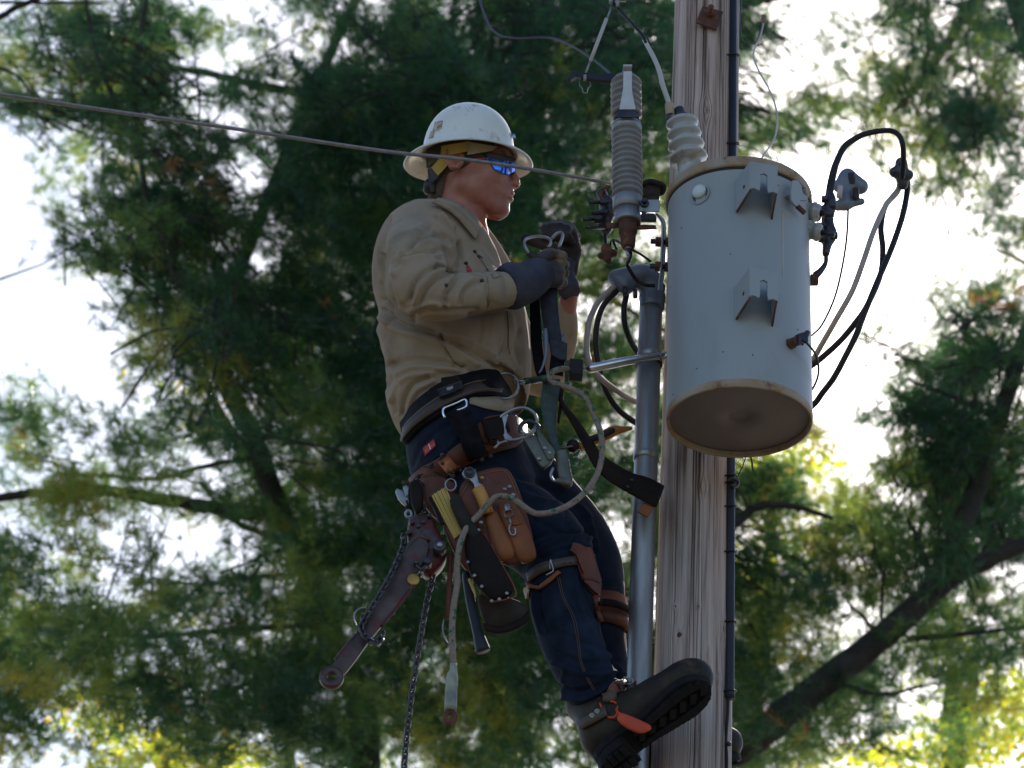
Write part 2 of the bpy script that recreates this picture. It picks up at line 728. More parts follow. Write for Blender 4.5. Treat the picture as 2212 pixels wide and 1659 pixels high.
M_canvas = mat('olive_canvas', (.055, .045, .034), (.035, .028, .024), spec=.2, rough=.9, nscale=20, bump=.5, bscale=400, bdist=.001)
M_steel = mat('forged_steel', (.34, .35, .37), (.22, .23, .25), rough=.42, metal=.85, nscale=30, bump=.1, bscale=90, rough2=.5)
M_dsteel = mat('dark_steel', (.07, .068, .08), (.04, .038, .045), rough=.45, metal=.7, nscale=40, bump=.2, bscale=120, bdist=.003)
M_galv = mat('galvanised_steel', (.38, .385, .39), (.25, .255, .265), rough=.38, metal=.75, nscale=22, bump=.12, bscale=90, rough2=.55, stretch=(1, 1, .25), c3=(.20, .21, .23), c3scale=30, c3range=(.62, .75))
M_rust = mat('rusty_steel', (.13, .05, .03), (.06, .03, .025), rough=.85, nscale=50, bump=.5, bscale=120, bdist=.004, c3=(.25, .10, .04), c3scale=30, c3range=(.55, .7))
M_tank = mat('pale_grey_enamel', (.28, .31, .33), (.31, .335, .355), rough=.42, nscale=6, bump=.05, bscale=30, c3=(.22, .24, .25), c3scale=7, c3range=(.55, .85), stretch=(1, 1, .5))
M_tankb = mat('shaded_tank_enamel', (.20, .165, .17), (.165, .13, .135), rough=.6, nscale=9, bump=.05, bscale=60)  # tank enamel darkened and warmed; underside shade and ground bounce are painted in
M_lid = mat('rust_stained_enamel', (.34, .30, .25), (.30, .17, .07), rough=.6, nscale=16, bump=.2, bscale=90, c3=(.15, .07, .03), c3scale=24, c3range=(.55, .7))
M_porc = mat('grey_porcelain', (.36, .37, .37), (.31, .315, .31), rough=.22, nscale=12, coat=.3, c3=(.20, .155, .10), c3scale=20, c3range=(.52, .70))
M_poly = mat('grey_polymer', (.23, .23, .235), (.18, .18, .18), rough=.45, nscale=30, c3=(.26, .21, .15), c3scale=14, c3range=(.52, .75))
M_bpvc = mat('black_plastic', (.014, .018, .030), (.02, .025, .036), rough=.5, spec=.3, nscale=14)
M_cable = mat('black_cable', (.009, .008, .011), (.018, .015, .019), spec=.3, rough=.55, nscale=40)
M_wcable = mat('grey_white_cable', (.42, .36, .33), (.32, .27, .25), rough=.55, nscale=30)
M_alcable = mat('weathered_stranded_cable', (.26, .235, .24), (.19, .17, .175), rough=.5, metal=.3, nscale=80, bump=.3, bscale=300)
M_weather = mat('grey_cast_aluminium', (.17, .20, .25), (.13, .155, .20), rough=.5, metal=.3, nscale=20, bump=.1, bscale=120)
M_rope = None
M_red = mat('red_painted_steel', (.10, .010, .012), (.04, .008, .010), rough=.5, metal=.2, nscale=26, bump=.15, bscale=80, c3=(.06, .055, .06), c3scale=26, c3range=(.52, .66))
M_lever = mat('worn_red_steel', (.10, .07, .068), (.05, .036, .036), rough=.5, metal=.5, nscale=20, bump=.15, bscale=80, c3=(.11, .018, .02), c3scale=14, c3range=(.55, .68))
M_olive = mat('olive_steel', (.13, .135, .115), (.08, .085, .075), rough=.5, metal=.5, nscale=30, bump=.1, bscale=90)
M_chain = mat('black_chain_steel', (.05, .048, .055), (.10, .095, .105), rough=.35, metal=.8, nscale=60)
M_yel = mat('yellow_wood', (.50, .36, .09), (.42, .29, .06), rough=.6, nscale=20)
M_yelp = mat('yellow_plastic', (.50, .25, .05), (.42, .20, .045), rough=.55, nscale=20, c3=(.2, .12, .05), c3scale=18, c3range=(.6, .8))
M_band = mat('yellow_strap', (.46, .33, .07), (.38, .27, .06), rough=.6, nscale=20)
M_sweat = mat('tan_sweatband', (.40, .31, .19), (.34, .26, .16), rough=.8, nscale=20)
M_black = mat('black_nylon', (.012, .012, .014), None, rough=.5)
M_orange = mat('orange_cotton', (.62, .10, .02), (.5, .07, .02), rough=.9, nscale=30, transl=.3)
M_redtag = mat('red_label', (.40, .02, .02), None, rough=.6)
M_white = mat('white_thread', (.65, .65, .62), None, rough=.7)
M_ored = mat('orange_red_strap', (.60, .075, .015), (.45, .05, .015), rough=.6, nscale=20, bump=.2, bscale=90)
M_boot = mat('dark_boot_leather', (.030, .022, .014), (.012, .010, .010), c3=(.075, .055, .035), c3scale=22, c3range=(.55, .75), spec=.25, rough=.6, nscale=18, bump=.3, bscale=140, bdist=.002)
M_sole = mat('black_rubber', (.007, .007, .010), (.013, .012, .015), spec=.2, rough=.85, nscale=40, bump=.3, bscale=160)
M_brass = mat('brass', (.42, .27, .07), (.30, .18, .05), rough=.45, metal=.7, nscale=40)
M_copper = mat('copper_label', (.50, .20, .11), (.35, .12, .07), rough=.5, nscale=60)
M_dgreen = mat('dark_green_sleeve', (.02, .055, .04), (.03, .07, .05), rough=.45, nscale=40)
M_grip = mat('grey_rubber_grip', (.028, .027, .022), (.018, .018, .016), spec=.15, rough=.7, nscale=40, bump=.2, bscale=200)
M_tape = mat('cloudy_tape', (.38, .38, .30), (.18, .20, .20), rough=.4, nscale=40, transl=.2)
M_amber = mat('amber_plastic', (.42, .24, .06), (.25, .15, .05), rough=.3, nscale=20, transl=.5)
M_frp = mat('white_fibreglass', (.50, .47, .45), (.42, .39, .38), rough=.5, nscale=20)
M_purple = mat('dark_wire', (.05, .045, .08), None, rough=.5)
M_knot = mat('pole_knot', (.16, .07, .035), (.08, .035, .02), rough=.9, nscale=60, bump=.5, bscale=90)
M_bark = mat('bark', (.020, .017, .015), (.036, .030, .025), rough=.95, nscale=12, bump=.8, bscale=30, bdist=.02)
M_mossbark = mat('greenish_bark', (.026, .028, .017), (.042, .040, .025), rough=.95, nscale=12, bump=.8, bscale=30, bdist=.02)

M_rope = mat('tan_green_rope', (.26, .20, .165), (.20, .155, .13), rough=.85, nscale=120, bump=.8, bscale=260, bdist=.003, c3=(.015, .10, .065), c3scale=75, c3range=(.56, .60))

# ------------------------------------------------------------------ ground
M_ground = mat('autumn_lawn', (.15, .125, .09), (.09, .09, .05), rough=.95, nscale=.6, bump=.6, bscale=12, c3=(.20, .14, .10), c3scale=2.0, c3range=(.5, .7))
g = mesh_obj('ground', [(-900, -900, 0), (900, -900, 0), (900, 900, 0), (-900, 900, 0)], [(0, 1, 2, 3)], M_ground, smooth=False)
tag(g, kind='structure')


# ------------------------------------------------------------------ trees behind
def foliage_mat(name, cols, tw, rough=.24, spec=.8):
    m = bpy.data.materials.new(name); m.use_nodes = True
    nt = m.node_tree; b = nt.nodes['Principled BSDF']
    at = nt.nodes.new('ShaderNodeAttribute'); at.attribute_name = 'tint'
    rp = nt.nodes.new('ShaderNodeValToRGB')
    el = rp.color_ramp.elements
    while len(el) < len(cols): el.new(.5)
    for e, (p, c) in zip(el, cols):
        e.position = p; e.color = (*c, 1)
    nt.links.new(at.outputs['Fac'], rp.inputs[0])
    dk = nt.nodes.new('ShaderNodeMix'); dk.data_type = 'RGBA'; dk.blend_type = 'MULTIPLY'
    dk.inputs['Factor'].default_value = 1; nt.links.new(rp.outputs[0], dk.inputs['A']); dk.inputs['B'].default_value = (.7, .7, .7, 1)
    nt.links.new(dk.outputs['Result'], b.inputs['Base Color'])
    b.inputs['Roughness'].default_value = rough
    b.inputs['Specular IOR Level'].default_value = spec
    tr = nt.nodes.new('ShaderNodeBsdfTranslucent')
    br = nt.nodes.new('ShaderNodeMix'); br.data_type = 'RGBA'; br.blend_type = 'MULTIPLY'
    br.inputs['Factor'].default_value = 1
    nt.links.new(rp.outputs[0], br.inputs['A']); br.inputs['B'].default_value = (3.6, 3.3, 1.8, 1)
    nt.links.new(br.outputs['Result'], tr.inputs[0])
    ms = nt.nodes.new('ShaderNodeMixShader'); ms.inputs[0].default_value = tw
    nt.links.new(b.outputs[0], ms.inputs[1]); nt.links.new(tr.outputs[0], ms.inputs[2])
    nt.links.new(ms.outputs[0], nt.nodes['Material Output'].inputs[0])
    return m


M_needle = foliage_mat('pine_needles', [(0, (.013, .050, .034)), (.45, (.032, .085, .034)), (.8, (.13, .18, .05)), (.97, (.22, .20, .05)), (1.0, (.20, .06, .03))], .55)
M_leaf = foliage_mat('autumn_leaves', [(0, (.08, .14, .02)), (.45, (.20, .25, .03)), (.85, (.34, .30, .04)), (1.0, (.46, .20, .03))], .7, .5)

DENS = """
5556243457899999988882346788
6678744335789999988881147667
6778532468899999888864477787
1257632688899999888874467888
0015765899999998766742234578
3456851489999998765532210147
0377886568999998655542100048
0157787788999998656641000037
0014678889999987556641032348
0001578889999987556652244578
2101357888999998766653335787
4543446778899998756664536887
5655554668888998766665536888
6555454678888898766655546888
4436344578788888766644676688
5453254676777888767766777688
6555545566788888767766776577
7766666677888888877756667775
7877788888888888877776667774
8447888887677677787777755644
6433465568776788777767654444
""".split()
CW = W0 / 28


def big_mesh(name, V, F3, material, tint=None, quads=False):
    me = bpy.data.meshes.new(name)
    k = F3.shape[1]
    me.vertices.add(len(V)); me.vertices.foreach_set('co', V.astype(np.float32).ravel())
    me.loops.add(F3.size); me.loops.foreach_set('vertex_index', F3.astype(np.int32).ravel())
    me.polygons.add(len(F3)); me.polygons.foreach_set('loop_start', (np.arange(len(F3)) * k).astype(np.int32))
    me.materials.append(material)
    if tint is not None:
        a = me.attributes.new('tint', 'FLOAT', 'POINT')
        a.data.foreach_set('value', tint.astype(np.float32))
    me.update(); me.validate()
    return me


fr = np.random.default_rng(11)


def needles(pos, dirs, n, ln, wd, tint):
    """tufts of n needles at pos (k,3) growing along dirs"""
    k = len(pos)
    d = nrm(dirs[:, None] * .95 + nrm(fr.normal(size=(k, n, 3))))
    L = ln * fr.uniform(.75, 1.15, (k, n, 1))
    s = nrm(np.cross(d, fr.normal(size=(k, n, 3)))) * wd
    b = pos[:, None] + dirs[:, None] * fr.uniform(-.03, .03, (k, n, 1))
    b = np.broadcast_to(b, d.shape)
    V = np.stack([b - s * .6, b + s * .6, b + d * L + np.array([0, 0, -.01])], 2).reshape(-1, 3)
    t = np.repeat(tint, n * 3) + np.repeat(fr.normal(0, .02, k * n), 3)
    return V, t


class Crown:
    def __init__(s):
        s.V, s.t, s.tw = [], [], MB()
        s.ntw = 0


def plume(cr, p, heading, L, nt, nn, tint, ln=.095, wd=.0032, twig=True):
    d = nrm(heading)
    u = np.linspace(0, 1, nt)
    side = nrm(fr.normal(size=(nt, 3)))
    pos = p + d * (u[:, None] - .5) * L + side * L * .22 * (1 - .5 * u[:, None])
    dd = nrm(d * .9 + side * .7 + np.array([0, 0, .25]))
    V, t = needles(pos, dd, nn, ln, wd, np.clip(tint + fr.normal(0, .07, nt), 0, .94 if tint < .99 else 1))
    cr.V.append(V); cr.t.append(t)
    if twig and cr.ntw < 900:
        cr.ntw += 1
        a = p - d * L * fr.uniform(.6, 1.2) + np.array([0, 0, -.05])
        cr.tw.add(*tube(np.array([a, p - d * L * .4 + fr.normal(0, .02, 3), p + d * L * .45]), [.008, .005, .002], 3, False))


crowns = {k: Crown() for k in 'ABCD'}
headx = {'A': 600, 'B': 1080, 'C': 1950, 'D': 2050}
for r, row in enumerate(DENS):
    for c, ch in enumerate(row):
        d = int(ch)
        if d == 0: continue
        x0, y0 = c * CW, r * CW
        # foliage hidden by the transformer and pole is thinned to let the sun through
        hidden = (1430 < x0 < 1740 and 430 < y0 < 880)
        mean = {1: .7, 2: 2.4, 3: 4.6, 4: 9.5, 5: 15, 6: 21, 7: 28, 8: 38, 9: 48}[d]
        if hidden: mean *= .5
        nb = fr.poisson(mean / (5.6 if d in (4, 5, 6) else 6.3))
        for _ in range(nb):
            bx_, by_ = x0 + fr.uniform(-.2, 1.2) * CW, y0 + fr.uniform(-.2, 1.2) * CW
            if bx_ < 560 + fr.normal(0, 60): key = 'A'
            elif bx_ < 1450: key = 'B'
            elif by_ < 640: key = 'D'
            else: key = 'C'
            lo, hi = {'A': (11.5, 16), 'B': (12, 18), 'C': (12.5, 17.5), 'D': (14, 20)}[key]
            Yb = fr.uniform(lo, hi)
            gate = math.sin(bx_ * .031 + 1.7 * math.sin(by_ * .023)) + math.sin(by_ * .043 + 2.1 * math.sin(bx_ * .019 + 1)) + .8 * math.sin((bx_ + by_) * .071)
            if gate < -0.7 + .1 * (5 - d) and fr.random() < (.8 if d <= 7 else .3): continue
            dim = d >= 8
            btint = (.15 if dim else .48) + fr.normal(0, .24)  # darker tint in dense cells, lighter in open ones: shade and backlight painted in
            bh = np.array([(bx_ - headx[key]) / 400 + fr.normal(0, .6), fr.normal(-.1, .5), fr.normal(.3, .35)])
            spread = fr.uniform(14, 30)
            for _k in range(int(fr.integers(4, 10))):
                px, py = bx_ + fr.normal(0, spread * 1.3), by_ + fr.normal(0, spread * .75)
                P = Q(px, py, Yb + fr.normal(0, .12) - YP)
                # plumes along the sun's path are left out so its light reaches the worker
                S0 = P - SUN * ((P[1] - YP) / SUN[1])
                if -.55 < S0[0] < .62 and 3.9 < S0[2] < 5.6 and fr.random() < .8: continue
                heading = bh + fr.normal(0, .35, 3)
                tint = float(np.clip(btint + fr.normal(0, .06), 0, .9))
                if fr.random() < .006: tint = 1.0
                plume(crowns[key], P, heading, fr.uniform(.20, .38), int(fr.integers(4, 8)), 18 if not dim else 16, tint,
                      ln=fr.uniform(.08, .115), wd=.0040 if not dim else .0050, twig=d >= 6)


def limb_tube(mb, pts, r0, r1, Y, n=9, rough=.12):
    P = catmull(np.array([Q(p[0], p[1], (p[2] if len(p) > 2 else Y) - YP) for p in pts]), 6)
    m = mpp(pts[0][0], pts[0][1], Y - YP)
    r = np.linspace(r0, r1, len(P)) * m
    r = r * (1 + rough * np.sin(np.arange(len(P)) * 1.9) * .5)
    P = P + fr.normal(0, 1, P.shape) * r[:, None] * .12
    mb.add(*tube(P, r, n))


def down(px, py, Y, sway=0.0):
    """extra point at ground under a pixel point"""
    p = Q(px, py, Y - YP)
    return p


def make_tree(label, kind, name, trunk_pts, r, Y, limbs, crown_key=None, bark=None, group=None, crown=None, cat='tree', fol=None):
    b = Q(trunk_pts[-1][0], trunk_pts[-1][1], Y - YP)
    base = np.array([b[0] + .15, b[1] + .1, 0.0])
    root = thing(name, label, cat, group, base)
    mb = MB()
    P = [Q(p[0], p[1], Y - YP) for p in trunk_pts]
    m = mpp(trunk_pts[0][0], trunk_pts[0][1], Y - YP)
    P = P + [P[-1] * .45 + base * .55 + np.array([0, 0, .0]), base + np.array([0, 0, -.1])]
    P = catmull(np.array(P), 8)
    rr = np.linspace(r[0], r[1], len(P)) * m
    rr[-8:] *= np.linspace(1, 1.35, 8)
    ang = fr.normal(0, 1, (len(P), 3)) * rr[:, None] * .05
    mb.add(*tube(P + ang, rr, 12))
    keep(mb.build('trunk', bark or M_bark), root)
    for pts, a, c_ in limbs:
        lm = MB(); limb_tube(lm, pts, a, c_, Y)
        keep(lm.build('branch', bark or M_bark), root)
    if crown_key:
        cr = crowns[crown_key]
        V = np.concatenate(cr.V); t = np.concatenate(cr.t)
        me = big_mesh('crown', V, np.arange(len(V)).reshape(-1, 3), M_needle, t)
        o = bpy.data.objects.new('crown', me); linkobj(o); keep(o, root); o['kind'] = 'stuff'
        if cr.ntw:
            tw = cr.tw.build('twigs', M_bark, None); keep(tw, root); tw['kind'] = 'stuff'
    return root


make_tree('tall white pine at the left with a curved leaning trunk and bright needle clumps', 'pine', 'pine_tree',
          [(980, -600), (860, -200), (720, 100), (590, 400), (496, 650), (485, 811), (546, 942), (600, 1096), (654, 1191), (720, 1400), (790, 1700)],
          (6, 32), 14.6, [
              ([(600, 1105), (540, 1108), (470, 1098), (385, 1084), (230, 1061), (120, 1062), (38, 1070), (-60, 1085)], 19, 9),
              ([(560, 985), (430, 1010), (340, 1035), (250, 1030), (120, 1022)], 7, 3),
              ([(654, 1191), (560, 1150), (500, 1120), (430, 1040)], 9, 5),
              ([(440, 560), (400, 480), (375, 420), (360, 380)], 12, 4),
              ([(640, 1240), (520, 1250), (430, 1262), (330, 1250)], 6, 3),
              ([(700, 1350), (500, 1360), (300, 1375), (120, 1330)], 8, 3),
              ([(720, 1400), (600, 1450), (460, 1500), (300, 1510), (160, 1480)], 8, 3)], 'A', bark=M_mossbark, group='pines behind the pole')
make_tree('dense dark white pine directly behind the worker, deep green and mostly in shade', 'pine', 'pine_tree',
          [(1190, -700), (1180, -100), (1150, 300), (1120, 800), (1090, 1300), (1080, 1750)], (12, 48), 15.5, [
              ([(1150, 240), (980, 215), (820, 205), (700, 204), (654, 203), (577, 188), (461, 161), (346, 140), (280, 120)], 17, 6),
              ([(1150, 330), (1000, 180), (900, 60), (820, -60)], 12, 7),
              ([(1130, 700), (1000, 560), (900, 500), (800, 490)], 11, 4),
              ([(1110, 900), (960, 830), (840, 780), (760, 700)], 10, 4),
              ([(1100, 1150), (960, 1120), (820, 1060), (700, 1050)], 10, 4),
              ([(1100, 1300), (900, 1330), (760, 1400), (640, 1500)], 9, 3),
              ([(1130, 600), (1300, 640), (1450, 720), (1600, 740)], 9, 3),
              ([(1095, 1250), (1230, 1300), (1350, 1360)], 8, 3)], 'B', group='pines behind the pole')
make_tree('white pine at the right with a thick trunk leaning steeply up to the right', 'pine', 'pine_tree',
          [(2330, 350), (2250, 620), (2175, 850), (2128, 1000), (2070, 1150), (2010, 1275), (1900, 1380), (1740, 1505), (1600, 1620), (1450, 1740)],
          (13, 38), 13.0, [
              ([(2005, 1280), (2100, 1225), (2212, 1178), (2300, 1150)], 24, 14),
              ([(1900, 1385), (1870, 1340), (1830, 1300)], 6, 3),
              ([(1905, 1375), (1905, 1300), (1910, 1230)], 5, 3),
              ([(1960, 1380), (2060, 1372), (2212, 1355)], 7, 4),
              ([(1480, 1190), (1560, 1150), (1600, 1120), (1650, 1090), (1720, 1095), (1800, 1120)], 16, 5),
              ([(1800, 1470), (1900, 1500), (2000, 1480)], 7, 3),
              ([(2010, 1260), (1990, 1180), (1960, 1120)], 9, 4),
              ([(2150, 900), (2040, 850), (1960, 820)], 8, 3)], 'C', group='pines behind the pole')
make_tree('hazy white pine at the upper right with its crown around the glaring sun', 'pine', 'pine_tree',
          [(2230, -700), (2200, -200), (2180, -60), (2240, 150), (2300, 500), (2400, 1000), (2500, 1700)],
          (9, 50), 17.5, [
              ([(2180, -80), (2091, 21), (2033, 115), (1980, 190), (1930, 240)], 16, 5),
              ([(2010, -80), (2003, 20), (2004, 110), (1998, 170)], 6, 4),
              ([(1800, -60), (1700, -15), (1650, 0), (1600, 8), (1520, 20)], 7, 12),
              ([(2200, 300), (2100, 260), (2000, 280), (1900, 250)], 7, 3),
              ([(2300, 620), (2200, 560), (2150, 540)], 7, 3)], 'D', group='pines behind the pole')

# a slender half-bare tree closer than the pines
t = thing('young_tree', 'slender dark tree with two thin bare stems joining in front of the left pine', 'tree', None,
          np.array([Q(670, 1400, 13.2)[0], Q(670, 1400, 13.2)[1], 0]))
mb = MB()
pp = [Q(x, y, z - YP) for x, y, z in [(160, -160, 11.9), (185, 0, 11.9), (215, 135, 11.9), (254, 231, 11.9), (300, 327, 11.9), (319, 461, 11.9), (332, 540, 12.1), (370, 680, 13.2), (470, 880, 15.5), (580, 1080, 17.2), (650, 1300, 18.2)]]
pp.append(np.array(t.location) + np.array([0, 0, -.1]))
pp = catmull(np.array(pp), 6)
mb.add(*tube(pp, np.concatenate([np.linspace(.009, .016, 30), np.linspace(.016, .045, len(pp) - 30)]), 8))
keep(mb.build('trunk', M_bark), t)
for pts, a, c_ in [([(318, -120), (315, 0), (304, 77), (296, 192), (294, 238), (300, 300), (306, 340)], 5, 7),
                   ([(-40, 55), (0, 36), (38, 14), (85, -5), (150, -30), (175, -60)], 8, 5),
                   ([(0, 4), (70, 6), (150, 5), (220, 8)], 4, 3),
                   ([(-20, 140), (30, 160), (60, 190), (80, 222)], 4, 2),
                   ([(130, 95), (155, 120), (172, 150), (176, 190)], 3, 2)]:
    lm = MB(); limb_tube(lm, pts, a, c_, 11.9, 7); keep(lm.build('branch', M_bark), t)

# yellow broadleaf trees beyond
def leaf_mass(cells, n, size=.029):
    P, T = [], []
    for (cx, cy, rx, ry, w) in cells:
        k = int(n * w)
        px = cx + fr.normal(0, rx, k); py = cy + fr.normal(0, ry, k)
        Y = fr.uniform(19, 24, k)
        for a, b, y in zip(px, py, Y): P.append(Q(a, b, y - YP))
        T += list(np.clip(fr.normal(.48, .22, k), 0, .99))
    P = np.array(P); T = np.array(T)
    d = nrm(fr.normal(size=P.shape)); s = nrm(np.cross(d, fr.normal(size=P.shape)))
    S = size * fr.uniform(.7, 1.4, (len(P), 1))
    V = np.stack([P - d * S, P + s * S * .75, P + d * S, P - s * S * .75], 1).reshape(-1, 3)
    return V, np.arange(len(V)).reshape(-1, 4), np.repeat(T, 4)


for label, cells, stem, n in [
    ('yellow-leaved maple glowing low behind the pines at bottom left', [(330, 1625, 80, 28, .5), (240, 1570, 40, 25, .2), (480, 1640, 60, 25, .4), (880, 1520, 50, 25, .15), (640, 1450, 80, 50, .12), (420, 850, 60, 40, .05), (450, 930, 25, 20, .05), (150, 1520, 50, 30, .15)],
     [(300, 1420), (330, 1550), (360, 1700)], 1500),
    ('yellow-leaved maple glowing low behind the leaning pine at bottom right', [(2120, 1600, 80, 50, .9), (2190, 1510, 45, 50, .4), (1960, 1640, 90, 30, .5), (2100, 1440, 80, 40, .15), (1800, 1640, 120, 30, .25)],
     [(2110, 1400), (2090, 1550), (2060, 1700)], 1500),
    ('green and yellow broadleaf tree glimpsed just right of the pole below the tank', [(1650, 1040, 45, 30, .9), (1680, 1180, 60, 60, .4), (1620, 1260, 30, 30, .25), (1850, 1180, 60, 50, .2), (1750, 1000, 50, 30, .3)],
     [(1660, 980), (1665, 1200), (1640, 1450), (1620, 1700)], 1300)]:
    b = Q(stem[-1][0], stem[-1][1], 21 - YP)
    t = thing('maple_tree', label, 'tree', None, (b[0], b[1], 0))
    mb = MB()
    P = catmull(np.array([Q(x, y, 21 - YP) for x, y in stem] + [np.array([b[0], b[1], -.1])]), 5)
    mb.add(*tube(P, np.linspace(.03, .14, len(P)), 8))
    keep(mb.build('trunk', M_bark), t)
    V, F, T = leaf_mass(cells, n)
    me = big_mesh('crown', V, F, M_leaf, T)
    o = bpy.data.objects.new('crown', me); linkobj(o); keep(o, t); o['kind'] = 'stuff'
print('crown tris', sum(len(v) for c in crowns.values() for v in c.V) // 3)

# ------------------------------------------------------------------ utility pole
def wood_mat():
    m = bpy.data.materials.new('weathered_pole_wood'); m.use_nodes = True
    nt = m.node_tree; b = nt.nodes['Principled BSDF']
    tc = nt.nodes.new('ShaderNodeTexCoord')
    def noise(scale, st, det=8, rough=.6):
        mp = nt.nodes.new('ShaderNodeMapping'); mp.inputs['Scale'].default_value = st
        nt.links.new(tc.outputs['Object'], mp.inputs[0])
        n = nt.nodes.new('ShaderNodeTexNoise'); n.inputs['Scale'].default_value = scale
        n.inputs['Detail'].default_value = det; n.inputs['Roughness'].default_value = rough
        nt.links.new(mp.outputs[0], n.inputs['Vector']); return n
    a = noise(60, (1, 1, .035))
    r = nt.nodes.new('ShaderNodeValToRGB')
    e = r.color_ramp.elements
    e[0].position = .36; e[0].color = (.13, .095, .08, 1)
    e[1].position = .66; e[1].color = (.53, .48, .46, 1)
    k = e.new(.46); k.color = (.345, .295, .275, 1)
    nt.links.new(a.outputs['Fac'], r.inputs[0])
    big = noise(4, (1, 1, .25), 4)
    r2 = nt.nodes.new('ShaderNodeValToRGB')
    r2.color_ramp.elements[0].position = .35; r2.color_ramp.elements[0].color = (.92, .90, .90, 1)
    r2.color_ramp.elements[1].position = .68; r2.color_ramp.elements[1].color = (1.18, .95, .84, 1)
    nt.links.new(big.outputs['Fac'], r2.inputs[0])
    mx = nt.nodes.new('ShaderNodeMix'); mx.data_type = 'RGBA'; mx.blend_type = 'MULTIPLY'; mx.inputs['Factor'].default_value = 1
    nt.links.new(r.outputs[0], mx.inputs['A']); nt.links.new(r2.outputs[0], mx.inputs['B'])
    st = noise(22, (1, 1, .12), 6, .7)
    mr = nt.nodes.new('ShaderNodeMapRange'); mr.inputs[1].default_value = .64; mr.inputs[2].default_value = .72; mr.inputs[4].default_value = .75
    nt.links.new(st.outputs['Fac'], mr.inputs[0])
    m2 = nt.nodes.new('ShaderNodeMix'); m2.data_type = 'RGBA'
    nt.links.new(mr.outputs[0], m2.inputs['Factor']); nt.links.new(mx.outputs['Result'], m2.inputs['A'])
    m2.inputs['B'].default_value = (.20, .11, .06, 1)
    nt.links.new(m2.outputs['Result'], b.inputs['Base Color'])
    b.inputs['Roughness'].default_value = .82
    fine = noise(150, (1, 1, .03), 6)
    bp = nt.nodes.new('ShaderNodeBump'); bp.inputs['Strength'].default_value = .55; bp.inputs['Distance'].default_value = .004
    nt.links.new(fine.outputs['Fac'], bp.inputs['Height']); nt.links.new(bp.outputs[0], b.inputs['Normal'])
    return m


M_pole = wood_mat()
pb = Q(1495, 1659)
PXY = np.array([pb[0], YP])


def pole_r(z):
    return .0836 + (.0786 - .0836) * (z - 3.76) / 2.0


